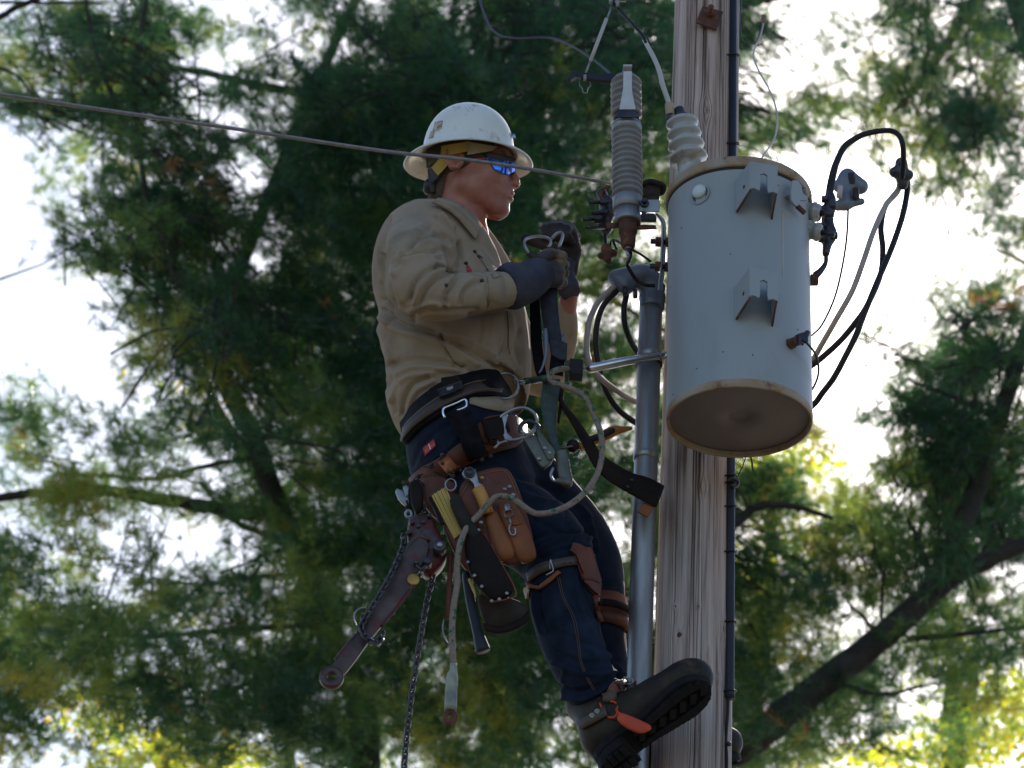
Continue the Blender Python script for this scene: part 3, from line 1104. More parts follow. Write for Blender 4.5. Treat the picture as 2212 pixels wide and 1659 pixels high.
def build_pole():
    prng = np.random.default_rng(3)
    nA, z0, z1, nZ = 420, 3.45, 6.1, 420
    ang = np.concatenate([np.linspace(math.pi * .97, 2.03 * math.pi, 640, endpoint=False), np.linspace(2.03 * math.pi, 2.97 * math.pi, 130, endpoint=False)])
    nA = len(ang)
    zs = np.linspace(z0, z1, nZ)
    A, Z = np.meshgrid(ang, zs)
    R = pole_r(Z) + .0012 * np.sin(A * 3 + Z * 1.2) + .0008 * np.sin(A * 7 + Z * 3.1)
    knots = []
    for px, py, kr in [(1526, 238, .013), (1468, 1372, .008), (1563, 1360, .013), (1460, 1310, .0035), (1508, 1310, .003), (1551, 1465, .006), (1520, 1052, .007)]:
        p = Q(px, py, -.08)
        a = math.asin(max(-1, min(1, (p[0] - PXY[0]) / .081)))
        p = Q(px, py, -.081 * math.cos(a))
        a = math.atan2(-math.cos(math.asin(max(-1, min(1, (p[0] - PXY[0]) / .081)))), (p[0] - PXY[0]) / .081)
        knots.append((a % (2 * math.pi), p[2], kr))
    warpA = A.copy()
    for a, z, kr in knots:
        da = (A - a + math.pi) % (2 * math.pi) - math.pi
        q2 = ((da * .081) / (kr * 1.7)) ** 2 + ((Z - z) / (kr * 3)) ** 2
        warpA = warpA - np.sign(da) * .9 * kr / .081 * np.exp(-q2) * (np.abs(da * .081) > .001)
        d = np.sqrt((da * .081) ** 2 + ((Z - z) * .8) ** 2) / kr
        R += .0028 * np.exp(-((d - 1.0) / .9) ** 2) - .002 * np.exp(-(d / .5) ** 2)
    for _ in range(190):
        a = prng.uniform(0, 2 * math.pi); zc = prng.uniform(z0, z1); hl = prng.uniform(.08, .9)
        w = prng.uniform(.004, .013); dp = prng.uniform(.002, .011) * min(1, hl * 2.2)
        ph, dr = prng.uniform(0, 6), prng.normal(0, .02)
        aa = a + dr * (Z - zc) + .012 * np.sin(Z * 7 + ph) + .006 * np.sin(Z * 19 + ph)
        da = (warpA - aa + math.pi) % (2 * math.pi) - math.pi
        env = np.clip(1 - np.abs(Z - zc) / hl, 0, 1) ** .5
        R -= dp * env * np.exp(-(da / w) ** 2)
    for _ in range(260):
        a = prng.uniform(0, 2 * math.pi); w = prng.uniform(.006, .03)
        zc = prng.uniform(z0, z1); hl = prng.uniform(.1, 1.2)
        da = (warpA - a - .01 * np.sin(Z * 5 + a * 9) + math.pi) % (2 * math.pi) - math.pi
        R += prng.normal(0, .0007) * np.clip(1 - np.abs(Z - zc) / hl, 0, 1) * np.exp(-(da / w) ** 2)
    V = np.stack([PXY[0] + R * np.cos(A), PXY[1] + R * np.sin(A), Z], -1).reshape(-1, 3)
    i = np.arange(nZ - 1)[:, None] * nA
    j = np.arange(nA)[None]
    k = (j + 1) % nA
    F = np.stack([i + j, i + k, i + nA + k, i + nA + j], -1).reshape(-1, 4)
    me = big_mesh('shaft', V, F, M_pole)
    me.shade_smooth()
    root = thing('utility_pole', 'weathered grey wooden utility pole the worker is climbing', 'utility pole', None, (PXY[0], PXY[1], 0))
    o = bpy.data.objects.new('shaft', me); linkobj(o); keep(o, root)
    lo = MB()
    lo.add(*lathe([(.105, -.3), (.1, 1.0), (.0895, z0)], np.array([PXY[0], PXY[1], 0.]), np.array([0, 0, 1.]), 40))
    keep(lo.build('shaft_foot', M_pole), root); lo = MB()
    lo.add(*lathe([(.0772, z1), (.072, 8.6), (.066, 8.62)], np.array([PXY[0], PXY[1], 0.]), np.array([0, 0, 1.]), 40))
    keep(lo.build('shaft_top', M_pole), root)
    for a, z, kr in knots[:6]:
        n = np.array([math.cos(a), math.sin(a), 0])
        c = np.array([PXY[0], PXY[1], z]) + n * (pole_r(z) - .003)
        V, F = lathe([(kr * .95, 0), (kr * .9, .0022), (kr * .5, .0036), (kr * .15, .003)], c, n, 16)
        mb = MB().add(V, F)
        keep(mb.build('knot', M_knot), root)
    # square washer plate and nut
    pl = [Q(*X(2, u, v), -.093) for u, v in [(1385, 50), (1575, 105), (1510, 272), (1325, 200)]]
    mb = MB().add(*plate(pl, .006, bev=.001))
    keep(mb.build('washer_plate', M_rust, smooth=False), root)
    c = Q(*X(2, 1452, 150), -.088)
    ax = nrm(np.array([0, -1, .0]) + UPV * .1)
    mb = MB().add(*lathe([(.011, 0), (.011, .016), (.007, .017), (.007, .036), (.005, .038)], c, ax, 6))
    keep(mb.build('bolt', M_rust, smooth=False), root)
    return root


pole = build_pole()

# ------------------------------------------------------------------ steel riser and its weatherhead
t = thing('conduit_pipe', 'galvanised steel riser pipe standing just left of the wooden pole', 'pipe', None, Q(1380, 1473, -.035) * np.array([1, 1, 0]))
p0, p1 = Q(1374, 1659, -.035), Q(1407, 640, -.035)
d = (p1 - p0)
foot = p0 - d * (p0[2] / d[2])
r0 = 26.2 * mpp(1385, 1200, -.035)
mb = MB().add(*tube(np.array([foot, p0, (p0 + p1) / 2, p1]), r0, 40)); keep(mb.build('riser', M_galv), t)
mb = MB()
for py in (782, 1010):
    f_ = (1659 - py) / (1659 - 640)
    c = p0 + d * f_
    mb = MB().add(*lathe([(r0 + .0002, -.009), (r0 + .0022, -.008), (r0 + .0022, .008), (r0 + .0002, .009)], c, nrm(d), 40, False))
    keep(mb.build('pipe_band' if py < 900 else 'pipe_coupling', M_galv), t)
hd = [sd_mesh(*limb([(1408, 668, -.035, 27, .031), (1409, 640, -.035, 28, .033), (1408, 620, -.035, 26, .032), (1405, 600, -.035, 22, .028)], 24, 4)),
      sd_mesh(*limb([(1415, 600, -.04, 20, .026), (1392, 596, -.045, 26, .034), (1362, 600, -.05, 26, .034), (1335, 604, -.055, 20, .026), (1325, 608, -.055, 12, .018)], 24, 4)),
      sd_round(Q(1330, 600, -.05), Q(1352, 618, -.06), .016, .02)]
V, F = sdf_build(hd, .0025, .015)
mb = MB().add(smoothV(V, F, 2), F); wh = mb.build('weatherhead', M_weather); keep(wh, t)
for v, r in ((360, .0012), (275, .0012)):
    c = Q(*X('E', 632, v), -.035)
    mb = MB().add(*lathe([(r0 + .001, -.003), (r0 + .004, -.003), (r0 + .004, .003), (r0 + .001, .003)], c, nrm(d), 32))
    keep(mb.build('clamp_ring', M_dsteel), t)
for u, v in ((500, 320), (420, 300)):
    mb = MB().add(*qt([X('E', u, v - 25) + (-.075,), X('E', u, v + 35) + (-.075,)], 5, 1, 8)); keep(mb.build('clamp_screw', M_dsteel), t)


def cable(name, label, cat, pts, r, material, group=None, sub=8, n=10, root=None):
    V, F = qt(pts, r, sub, n)
    o = MB().add(V, F).build(name, material)
    if cat:
        tag(o, label, cat, group)
    return o


cable('cable', 'grey-white cable looping from the weatherhead and back behind the steel riser', 'cable',
      XL('E', [(370, 250, -.055), (300, 300, -.06), (205, 400, -.065), (138, 560, -.065), (122, 760, -.06), (165, 900, -.05), (260, 1010, -.03), (400, 1110, 0.), (520, 1175, .03), (640, 1210, .05)]), 6.2, M_wcable)
cable('cable', 'thick black cable looping widest below the weatherhead, beside the grey-white one', 'cable',
      XL('E', [(400, 260, -.05), (345, 315, -.05), (245, 430, -.05), (197, 600, -.04), (200, 800, -.02), (260, 1050, .0), (360, 1220, .02), (510, 1335, .04), (650, 1400, .05)]), 6.4, M_cable)
cable('cable', 'short black cable curving tightly between weatherhead and steel riser', 'cable',
      XL('E', [(440, 250, -.045), (428, 350, -.045), (412, 450, -.045), (425, 590, -.03), (478, 720, .0), (540, 810, .03), (620, 860, .05)]), 6.4, M_cable)

# ------------------------------------------------------------------ black ground-wire cover
t = thing('cable_cover', 'dark blue-black plastic conduit strapped down the right edge of the pole', 'conduit', None, Q(1580, 1459, -.03) * np.array([1, 1, 0]) + np.array([0, 0, 3.6]))
top, bot = Q(1584, -60, -.055), Q(1576, 1497, -.055)
mb = MB().add(*tube(np.array([bot, bot + (top - bot) * .005, (top + bot) / 2, top]), [.0095, .0098, .0098, .0098], 20)); keep(mb.build('sleeve', M_bpvc), t)
mb = MB().add(*lathe([(.0115, -.012), (.0115, .004), (.010, .006)], bot, nrm(top - bot), 20)); keep(mb.build('end_collar', M_bpvc), t)
mb = MB().add(*qt([(1573, 1490, -.055), (1572, 1540, -.06), (1568, 1600, -.055), (1570, 1640, -.058), (1568, 1720, -.055)], 3.6, 6, 8)); keep(mb.build('ground_wire', M_cable), t)
for py in (119, 310, 1028, 1043, 1094, 1192, 1343, 1493):
    f_ = (1497 - py) / 1557
    c = bot + (top - bot) * f_
    cx_ = 1576 + 8 * f_
    mb = MB().add(*qt([(cx_ - 17, py + 1, -.05), (cx_ - 11, py - 1, -.064), (cx_, py - 2, -.0675), (cx_ + 9, py - 2, -.064), (cx_ + 14, py - 1, -.05), (cx_ + 11, py + 2, -.035)], 2.0, 4, 6))
    keep(mb.build('wire_tie', M_cable), t)
mb = MB().add(*qt([(1573, 1040, -.07), (1582, 1034, -.075), (1594, 1040, -.07), (1590, 1050, -.065), (1578, 1048, -.075)], 4, 4, 8)); keep(mb.build('wire_clamp', M_dsteel), t)
mb = MB().add(*qt([(1572, 1606, -.06), (1576, 1608, -.065)], 5, 2, 8)); keep(mb.build('wire_staple', M_dsteel), t)

# ------------------------------------------------------------------ transformer
TD = -.285
tb_, tt_ = Q(1597, 912, TD), Q(1595.5, 436, TD)
tax = nrm(tt_ - tb_); TL = np.linalg.norm(tt_ - tb_)
TR = 158 * mpp(1597, 912, TD)
t = thing('transformer', 'pale grey cylindrical transformer tank hung high on the pole, its rim rusty', 'transformer', None, tb_)
prof = [(0.0, .010), (TR * .2, .010), (TR * .955, .010), (TR * .962, .004), (TR * .965, -.001), (TR * .985, -.003), (TR, .0), (TR * 1.003, .008), (TR * 1.004, .014), (TR, .017), (TR, TL * .25), (TR, TL * .5), (TR, TL * .75),
        (TR, TL - .035), (TR * 1.012, TL - .03), (TR * 1.012, TL - .012)]
V, F = lathe(prof[9:], tb_, tax, 96, False)
keep(MB().add(V, F).build('tank', M_tank), t)
V, F = lathe(prof[2:10], tb_, tax, 96, False)
keep(MB().add(V, F).build('bottom_rim', M_lid), t)
V, F = lathe([(.0008, .0175), (.019, .0175), (.023, .0165), (.025, .0115), (.06, .0112), (TR * .955, .0112)], tb_, tax, 64, False)
keep(MB().add(V, F).build('bottom', M_tankb), t)
V, F = lathe([(TR * 1.0, TL - .014), (TR * 1.045, TL - .013), (TR * 1.05, TL - .008), (TR * 1.05, TL + .006), (TR * 1.035, TL + .012), (TR * .9, TL + .022), (TR * .5, TL + .034), (.001, TL + .036)], tb_, tax, 96, False)
keep(MB().add(V, F).build('lid', M_lid), t)
V, F = lathe([(TR * 1.0, TL - .020), (TR * 1.018, TL - .020), (TR * 1.018, TL - .0135), (TR, TL - .0135)], tb_, tax, 96, False)
keep(MB().add(V, F).build('lid_gasket', M_black), t)


def on_tank(px, py, lift=0.0):
    """point of the tank wall seen at a pixel, and its outward normal"""
    d = nrm(ray(px, py))
    o = CAM - tb_
    dp, op = d - tax * (d @ tax), o - tax * (o @ tax)
    a, b, c = dp @ dp, 2 * dp @ op, op @ op - TR * TR
    s = max(b * b - 4 * a * c, 0)
    k = (-b - math.sqrt(s)) / (2 * a)
    P = CAM + d * k
    n = (P - tb_); n = n - tax * (n @ tax); n = nrm(n)
    return P + n * lift, n


bvh('tank', *lathe([(TR, -.01), (TR, TL)], tb_, tax, 160))
for nb, (px, py) in enumerate([(1632, 400), (1633, 633)]):
    # bracket: a bent channel standing off the wall
    P, n = on_tank(1630, py + 33 - 3 * nb)
    n = nrm(n + np.array([.10, 0, 0]))
    s = nrm(np.cross(tax, n))
    if s[0] < 0: s = -s
    up = np.cross(n, s); up = up if up[2] > 0 else -up
    base = P
    hw, hh, dep = .031, .048, .062
    th = .005
    mb = MB()
    front = base + n * dep
    # front plate with a slot: two halves and a bridge over the slot
    def pt(a, b, c=0.0): return front + s * a + up * b + n * c
    mb.add(*plate([pt(-hw, .055), pt(-.008, .055), pt(-.008, -.006), pt(-.010, -.016), pt(-.022, -.012), pt(-hw, -.014)], th, back=-n))
    mb.add(*plate([pt(.008, .055), pt(hw, .055), pt(hw, -.016), pt(.020, -.013), pt(.010, -.017), pt(.008, -.006)], th, back=-n))
    mb.add(*plate([pt(-.008, .055), pt(.008, .055), pt(.008, .026), pt(.0, .030), pt(-.008, .026)], th, back=-n))
    # wings back to the wall, slanting bottoms
    for sg in (-1, 1):
        a0 = sg * (hw - .0002)
        q = [pt(a0, .0548, -.001), pt(a0, -.015, -.001), pt(a0 * 1.35, -.034 if sg < 0 else -.037, -dep - .006), pt(a0 * 1.35, .045, -dep - .006)]
        mb.add(*plate(q, th, back=-s * sg))
    keep(mb.build('hanger_bracket', M_tank, smooth=False), t)
    mb = MB()
    for sg in (-1, 1):
        a0 = sg * hw
        e0, e1 = pt(a0, -.0162, -.003), pt(a0 * 1.35, -.0365 if sg < 0 else -.0395, -dep - .002)
        w_ = -s * sg * .0028
        keep(MB().add(*tube(np.array([e0 + w_, e1 + w_]), .0021, 6)).build('rusty_edge', M_rust), t)
    mb = MB().add(*lathe([(.004, 0), (.004, .0015)], pt(-hw * 1.12, .006, -dep * .45), -s, 12)); keep(mb.build('bracket_hole', M_black), t)
# lifting lug
P, n = on_tank(*X(3, 1200, 215)); s = nrm(np.cross(tax, n)); s = s if s[0] > 0 else -s
up = tax
mb = MB()
outl = [(-.018, -.010), (-.012, .028), (.004, .036), (.016, .028), (.020, .010), (.034, .008), (.036, -.002), (.012, -.012), (.006, -.030), (-.004, -.034), (-.016, -.026)]
mb.add(*plate([P + n * .022 + s * a + up * b for a, b in outl], .006, back=-n, bev=.0012))
mb.add(*box(P + n * .010 - s * .004, s * .012, n * .011, up * .008, .002))
keep(mb.build('lifting_lug', M_tank, smooth=False), t)
mb = MB().add(*tube(np.array([P + n * .017 + s * .006 - up * .028, P + n * .02 + s * .026 - up * .038]), .006, 8)); keep(mb.build('lug_bolt', M_rust), t)
P, n = on_tank(*X(3, 1270, 200)); keep(MB().add(*lathe([(.011, 0), (.011, .012), (.006, .014)], P, n, 16)).build('lug_bolt', M_lid), t)
# sight disc
P, n = on_tank(1512, 415)
keep(MB().add(*lathe([(.0165, -.001), (.0165, .004), (.0145, .008), (.004, .0085), (.0005, .0085)], P, n, 28)).build('sight_disc', mat('pale_disc', (.62, .66, .68), (.5, .54, .57), rough=.4, nscale=60)), t)
P, n = on_tank(1513, 421)
keep(MB().add(*lathe([(.024, -.0005), (.024, .0022), (.020, .0022), (.020, -.0005)], P, n, 28)).build('disc_seat', M_tank), t)
# rust run below the lug
V, F = decal([X(3, 1158, 290), X(3, 1172, 290), X(3, 1169, 640), X(3, 1163, 640)], ['tank'], .0003, 10, .0003)
keep(MB().add(V, F).build('rust_run', mat('rust_run', (.40, .33, .27), (.36, .40, .42), rough=.6, nscale=30)), t)
# chips in the paint
chips = MB()
for u, v in [(618, 380), (882, 522), (843, 1050), (1002, 1066), (572, 1280), (1140, 150), (1245, 930), (700, 1140), (560, 700), (940, 770)]:
    P, n = on_tank(*X(3, u, v))
    chips.add(*lathe([(.0016, 0), (.0014, .0008)], P, n, 7))
ch = chips.build('paint_chips', M_rust); keep(ch, t); ch['kind'] = 'stuff'
# low-voltage bushings on the right
for (u0, v0, u1, v1, r) in [(1270, 290, 1368, 300, .021), (1290, 392, 1374, 405, .019)]:
    a, b = Q(*X(3, u0, v0), TD - .02), Q(*X(3, u1, v1), TD - .03)
    L = np.linalg.norm(b - a); ax = nrm(b - a)
    keep(MB().add(*lathe([(r * 1.2, 0), (r * 1.25, .004), (r * 1.25, .010), (r * 1.0, .012), (r, .022), (r * 1.12, .024), (r * 1.12, .030), (r * .98, .032), (r * .95, L - .003), (r * .8, L)], a, ax, 28)).build('low_voltage_bushing', M_porc), t)
    keep(MB().add(*lathe([(r * .35, 0), (r * .35, .03)], b, ax, 10)).build('terminal_stud', M_dsteel), t)
# ground lug with wire
P, n = on_tank(*X(3, 1205, 1008))
keep(MB().add(*lathe([(.013, -.001), (.013, .006), (.011, .008), (.011, .02), (.006, .021)], P, n, 6)).build('ground_lug', M_rust, smooth=False), t)
q = P + n * .022
mb = MB().add(*box(q + np.array([.008, 0, .004]), np.array([.010, .0, .004]), n * .006, tax * .014, .002)); mb.add(*lathe([(.006, -.016), (.006, .018), (.0045, .019)], q + np.array([.014, 0, .006]), nrm(tax + np.array([.5, 0, 0])), 6))
keep(mb.build('lug_clamp', M_dsteel, smooth=False), t)
keep(MB().add(*qt(XL(3, [(1270, 985, TD - .16), (1300, 1008, TD - .15), (1340, 1060, TD - .11), (1358, 1130, TD - .06), (1352, 1190, TD - .02), (1325, 1250, TD + .02), (1300, 1275, TD + .05)]), 2.6, 6, 8)).build('ground_lead', M_cable), t)
# high-voltage bushing
a, b = Q(1498, 405, TD + .0), Q(1472, 258, TD + .0)
ax = nrm(b - a); L = np.linalg.norm(b - a); m_ = mpp(1480, 320, TD)
prof = [(30 * m_, -.02), (30 * m_, .03)]
for i, (h, r) in enumerate([(.44, 42), (.62, 40), (.78, 38), (.945, 35.5)]):
    hh = h * L
    prof += [(26 * m_, hh - .013), (r * .93 * m_, hh - .0075), (r * m_, hh - .003), (r * .97 * m_, hh + .002), (r * .8 * m_, hh + .005), (26 * m_, hh + .007)]
keep(MB().add(*lathe(prof, a, ax, 40)).build('high_voltage_bushing', M_porc), t)
keep(MB().add(*lathe([(.024, -.002), (.018, .006), (.012, .014), (.011, .028)], a + ax * (L + .002), nrm(ax + np.array([-.1, 0, .2])), 16)).build('bushing_cap', M_dsteel), t)
keep(MB().add(*qt([X(2, 1095, 1085) + (TD,), X(2, 1088, 1040) + (TD,), X(2, 1080, 955) + (TD,)], [9.5, 10, 9.5], 4, 16)).build('lead_ferrule', M_sweat), t)
keep(MB().add(*qt([X(2, 1095, 1110) + (TD,), X(2, 1085, 1060) + (TD,)], [8, 11], 2, 12)).build('lead_clamp', M_dsteel), t)

sl_ = thing('jumper_lead', 'bent jumper from the top connector down to the transformer bushing, grey sleeve below', 'cable', None, Q(1400, 120, TD + .05))
keep(MB().add(*qt(XL(2, [(1090, 1000, TD), (1062, 900, TD), (1020, 780, TD), (985, 640, TD + .02), (930, 510, TD + .03), (880, 420, TD + .04), (852, 365, TD + .05)]), [5.5, 5.5, 5.5, 5.3, 5.0, 4.8, 4.8], 6, 12)).build('sleeve', M_frp), sl_)
keep(MB().add(*qt(XL(2, [(870, 400, TD + .04), (830, 320, TD + .05), (740, 220, TD + .07), (640, 110, TD + .1), (575, 45, TD + .12), (560, 10, TD + .12)]), [3.6] * 6, 6, 10)).build('wire', M_cable), sl_)
top = thing('cable_connector', 'small metal connector at the very top where two rods meet', 'connector', None, Q(1327, 0, TD + .12))
keep(MB().add(*box(Q(1334, -4, TD + .12), RGT * .020, FWD * .014, UPV * .008, .003)).build('body', M_dsteel, smooth=False), top)
keep(MB().add(*qt([(1321, -8, TD + .11), (1320, 8, TD + .11)], 4, 2, 8)).build('bolt', M_steel), top)
keep(MB().add(*qt([(1334, -8, TD + .1), (1334, 14, TD + .1)], 3.6, 2, 8)).build('bolt', M_steel), top)

fr_ = thing('spacer_rod', 'short white fibreglass rod slanting above the arrester arm', 'rod', None, Q(1290, 100, TD + .12))
keep(MB().add(*qt([X(2, 558, 45) + (TD + .12,), X(2, 512, 168) + (TD + .12,)], [2.2, 2.2], 2, 8)).build('steel_end', M_steel), fr_)
keep(MB().add(*qt([X(2, 505, 172) + (TD + .12,), X(2, 360, 552) + (TD + .12,)], 4.0, 2, 12)).build('rod', M_frp), fr_)
keep(MB().add(*qt([X(2, 355, 560) + (TD + .12,), X(2, 318, 665) + (TD + .12,)], 2.2, 2, 8)).build('steel_end', M_steel), fr_)

# ------------------------------------------------------------------ arrester (ribbed, two sections)
AD = -.20
ar = thing('surge_arrester', 'tall ribbed grey arrester held upright between worker and transformer', 'insulator', None, Q(1358, 530, AD))
a0, a1 = Q(1356.5, 500, AD), Q(1352, 160, AD)
aax = nrm(a1 - a0); m_ = mpp(1355, 330, AD)


def ah(py): return (Q(1354, py, AD) - a0) @ aax


prof = [(24 * m_, ah(428))]
for k in range(13):
    h = ah(420 - k * 12.2)
    prof += [(27 * m_, h - .0055), (31.5 * m_, h - .003), (33.5 * m_, h), (32.5 * m_, h + .0025), (27 * m_, h + .0045)]
prof.append((24 * m_, ah(268)))
keep(MB().add(*lathe(prof, a0, aax, 48)).build('lower_housing', M_poly), ar)
prof = [(24 * m_, ah(254))]
for k in range(6):
    h = ah(247 - k * 13.4)
    prof += [(27 * m_, h - .0055), (32.5 * m_, h - .0035), (34.5 * m_, h), (33 * m_, h + .003), (27 * m_, h + .005)]
prof.append((22 * m_, ah(172)))
keep(MB().add(*lathe(prof, a0, aax, 48)).build('upper_housing', M_poly), ar)
keep(MB().add(*lathe([(24 * m_, ah(287)), (31.5 * m_, ah(286)), (32 * m_, ah(270)), (27 * m_, ah(266))], a0, aax, 40)).build('metal_collar', M_steel), ar)
keep(MB().add(*lathe([(28 * m_, ah(262)), (29 * m_, ah(250)), (20 * m_, ah(248))], a0, aax, 40)).build('dark_collar', M_dsteel), ar)
keep(MB().add(*lathe([(20 * m_, ah(180)), (26 * m_, ah(180)), (26 * m_, ah(170)), (14 * m_, ah(167)), (12 * m_, ah(160)), (3 * m_, ah(158))], a0, aax, 32)).build('top_cap', M_steel), ar)
# the pale strap over the upper part
st_ = [X(2, u, v) for u, v in [(660, 652), (738, 652), (738, 800), (742, 850), (772, 1000), (622, 1000), (650, 850), (658, 800)]]
P = [Q(x, y, AD - .045 - (.0 if y > 160 else 0)) for x, y in st_]
keep(MB().add(*plate(P, .003, bev=.0006)).build('pale_strap', mat('pale_strap', (.55, .57, .60), (.48, .5, .53), rough=.5, nscale=40), smooth=False), ar)
P = [Q(x, y, AD - .043) for x, y in [X(2, u, v) for u, v in [(622, 1001), (772, 1001), (790, 1070), (600, 1070)]]]
keep(MB().add(*plate(P, .004, bev=.0006)).build('strap_foot', M_dsteel, smooth=False), ar)
keep(MB().add(*box(Q(1354, 157, AD - .02), RGT * .010, np.array([0, .028, 0]), UPV * .0022)).build('strap_top', MATS['pale_strap'], smooth=False), ar)
# band, base and tail
keep(MB().add(*lathe([(30 * m_, ah(456)), (32 * m_, ah(455)), (32 * m_, ah(430)), (30 * m_, ah(428))], a0, aax, 40)).build('mounting_band', M_galv), ar)
keep(MB().add(*lathe([(27.5 * m_, ah(481)), (28 * m_, ah(478)), (28.5 * m_, ah(450))], a0, aax, 40)).build('base_cup', M_galv), ar)
keep(MB().add(*lathe([(12 * m_, ah(536)), (15 * m_, ah(531)), (17 * m_, ah(505)), (19.5 * m_, ah(503)), (19.5 * m_, ah(492)), (20 * m_, ah(484)), (24 * m_, ah(481))], a0, aax, 24)).build('base_cone', M_rust), ar)
keep(MB().add(*lathe([(4 * m_, ah(552)), (5 * m_, ah(540)), (8 * m_, ah(539)), (9 * m_, ah(532))], a0, aax, 8)).build('ground_stud', M_steel, smooth=False), ar)
arm = [Q(*X('B', u, v), AD - .02) for u, v in [(1085, 395), (1390, 392), (1398, 470), (1390, 572), (1085, 560)]]
keep(MB().add(*plate(arm, .005, bev=.001)).build('band_arm', M_galv, smooth=False), ar)
c = Q(*X('B', 1160, 460), AD - .02)
keep(MB().add(*lathe([(.011, -.004), (.011, .006), (.006, .0065), (.006, .016), (.004, .017)], c, np.array([0, -1, 0.05]), 6)).build('band_bolt', M_dsteel, smooth=False), ar)
arm = [Q(*X('B', u, v), AD + .01) for u, v in [(580, 760), (625, 730), (780, 745), (1040, 765), (1330, 775), (1350, 830), (1040, 840), (760, 815), (600, 830)]]
keep(MB().add(*plate(arm, .004, bev=.001)).build('lower_tab', M_rust, smooth=False), ar)
# black arm at the top
blk = thing('switch_arm', 'black flat arm sticking out left from the arrester top', 'bracket', None, Q(1290, 163, AD))
keep(MB().add(*plate([Q(*X(2, u, v), AD - .01) for u, v in [(205, 658), (400, 668), (585, 672), (585, 742), (400, 728), (270, 712)]], .012, bev=.001)).build('arm', M_bpvc, smooth=False), blk)
keep(MB().add(*plate([Q(*X(2, u, v), AD - .012) for u, v in [(170, 662), (215, 652), (235, 690), (180, 725), (148, 730), (160, 700)]], .014, bev=.001)).build('arm_tip', M_bpvc, smooth=False), blk)
keep(MB().add(*box(Q(*X(2, 307, 712), AD - .012), RGT * .0032, np.array([0, .004, 0]), UPV * .005)).build('tab', M_galv, smooth=False), blk)
keep(MB().add(*qt(XL(2, [(255, 745, AD), (262, 785, AD), (285, 815, AD), (290, 845, AD), (325, 850, AD), (335, 810, AD), (358, 785, AD), (350, 745, AD)]), .9, 4, 6)).build('wire_hook', M_steel), blk)

# steel mounting strap between arrester and tank
bk = thing('mounting_bracket', 'curved steel strap bolted to the left flank of the transformer', 'bracket', None, Q(1430, 500, -.16))
keep(MB().add(*plate([Q(*X('B', u, v), -.17) for u, v in [(1085, 600), (1300, 600), (1340, 640), (1345, 700), (1085, 690)]], .012, bev=.001)).build('cross_bar', M_dsteel, smooth=False), bk)
keep(MB().add(*ribbon2([X('B', 1330, 600) + (-.20,), X('B', 1400, 690) + (-.19,), X('B', 1432, 800) + (-.185,), X('B', 1425, 1100) + (-.18,), X('B', 1410, 1400) + (-.18,), X('B', 1385, 1660) + (-.18,), X('B', 1375, 1760) + (-.18,)],
                       [X('B', 1345, 615) + (-.14,), X('B', 1440, 690) + (-.14,), X('B', 1470, 800) + (-.13,), X('B', 1468, 1100) + (-.13,), X('B', 1452, 1400) + (-.13,), X('B', 1432, 1660) + (-.13,), X('B', 1420, 1760) + (-.13,)], .005)).build('strap', M_galv), bk)
for (u0, v0, u1, r) in [(1255, 1022, 1385, .008), (1245, 1395, 1385, .009)]:
    a, b = Q(*X('B', u0, v0), -.17), Q(*X('B', u1 + 165, v0 + 18), -.17)
    keep(MB().add(*tube(np.array([a, b]), .0062, 10)).build('bolt', M_dsteel), bk)
    keep(MB().add(*lathe([(.0125, 0), (.0125, .012), (.010, .013)], Q(*X('B', u0 + 75, v0 + 8), -.17), nrm(b - a), 6)).build('nut', M_rust, smooth=False), bk)
    keep(MB().add(*lathe([(.0125, 0), (.0125, .010)], Q(*X('B', u0 + 225, v0 + 12), -.17), nrm(b - a), 6)).build('nut', M_rust, smooth=False), bk)

# dark clamp cluster behind the arrester
cl = thing('clamp_cluster', 'cluster of dark bolted cable clamps left of the arrester base', 'clamp', None, Q(1310, 470, -.1))
for (u0, u1, v, r) in [(345, 640, 432, 5), (390, 620, 590, 5.4), (250, 560, 690, 4.6), (290, 560, 812, 4.2)]:
    keep(MB().add(*qt([X('B', u0, v) + (-.14,), X('B', u1, v + 8) + (-.10,)], r, 2, 10)).build('bolt', M_dsteel), cl)
for (u, v, r) in [(430, 690, 10), (520, 440, 8), (520, 590, 8)]:
    a = Q(*X('B', u - 25, v), -.125)
    keep(MB().add(*lathe([(r * m_, 0), (r * m_, .016)], a, RGT, 6)).build('nut', M_dsteel, smooth=False), cl)
V, F = sdf_build([sd_mesh(*limb([X('B', 600, 390) + (-.08, 12, .02), X('B', 600, 480) + (-.08, 17, .025), X('B', 610, 600) + (-.08, 17, .028), X('B', 560, 720) + (-.08, 16, .025), X('B', 590, 830) + (-.08, 14, .02), X('B', 570, 900) + (-.08, 8, .015)], 16, 3)),
                  sd_round(Q(*X('B', 520, 300), -.08), Q(*X('B', 600, 520), -.08), .012, .012),
                  sd_round(Q(*X('B', 640, 560), -.06), Q(*X('B', 1100, 600), -.06), .014, .014)], .003, .008)
keep(MB().add(V, F).build('clamp_body', M_dsteel), cl)
keep(MB().add(*qt(XL('B', [(650, 420, -.09), (570, 420, -.10), (515, 370, -.10), (510, 290, -.10), (560, 215, -.10), (650, 200, -.10)]), 4.0, 5, 8)).build('hook', M_rust), cl)
lc = thing('ground_clamp', 'small rusty clamp dangling on a wire below the clamp cluster', 'clamp', None, Q(*X('B', 600, 1200), -.1))
V, F = sdf_build([sd_round(Q(*X('B', 585, 1130), -.1), Q(*X('B', 610, 1300), -.1), .012, .009), sd_round(Q(*X('B', 510, 1240), -.1), Q(*X('B', 700, 1200), -.1), .008, .009)], .0025, .006)
keep(MB().add(V, F).build('clamp_body', M_rust), lc)
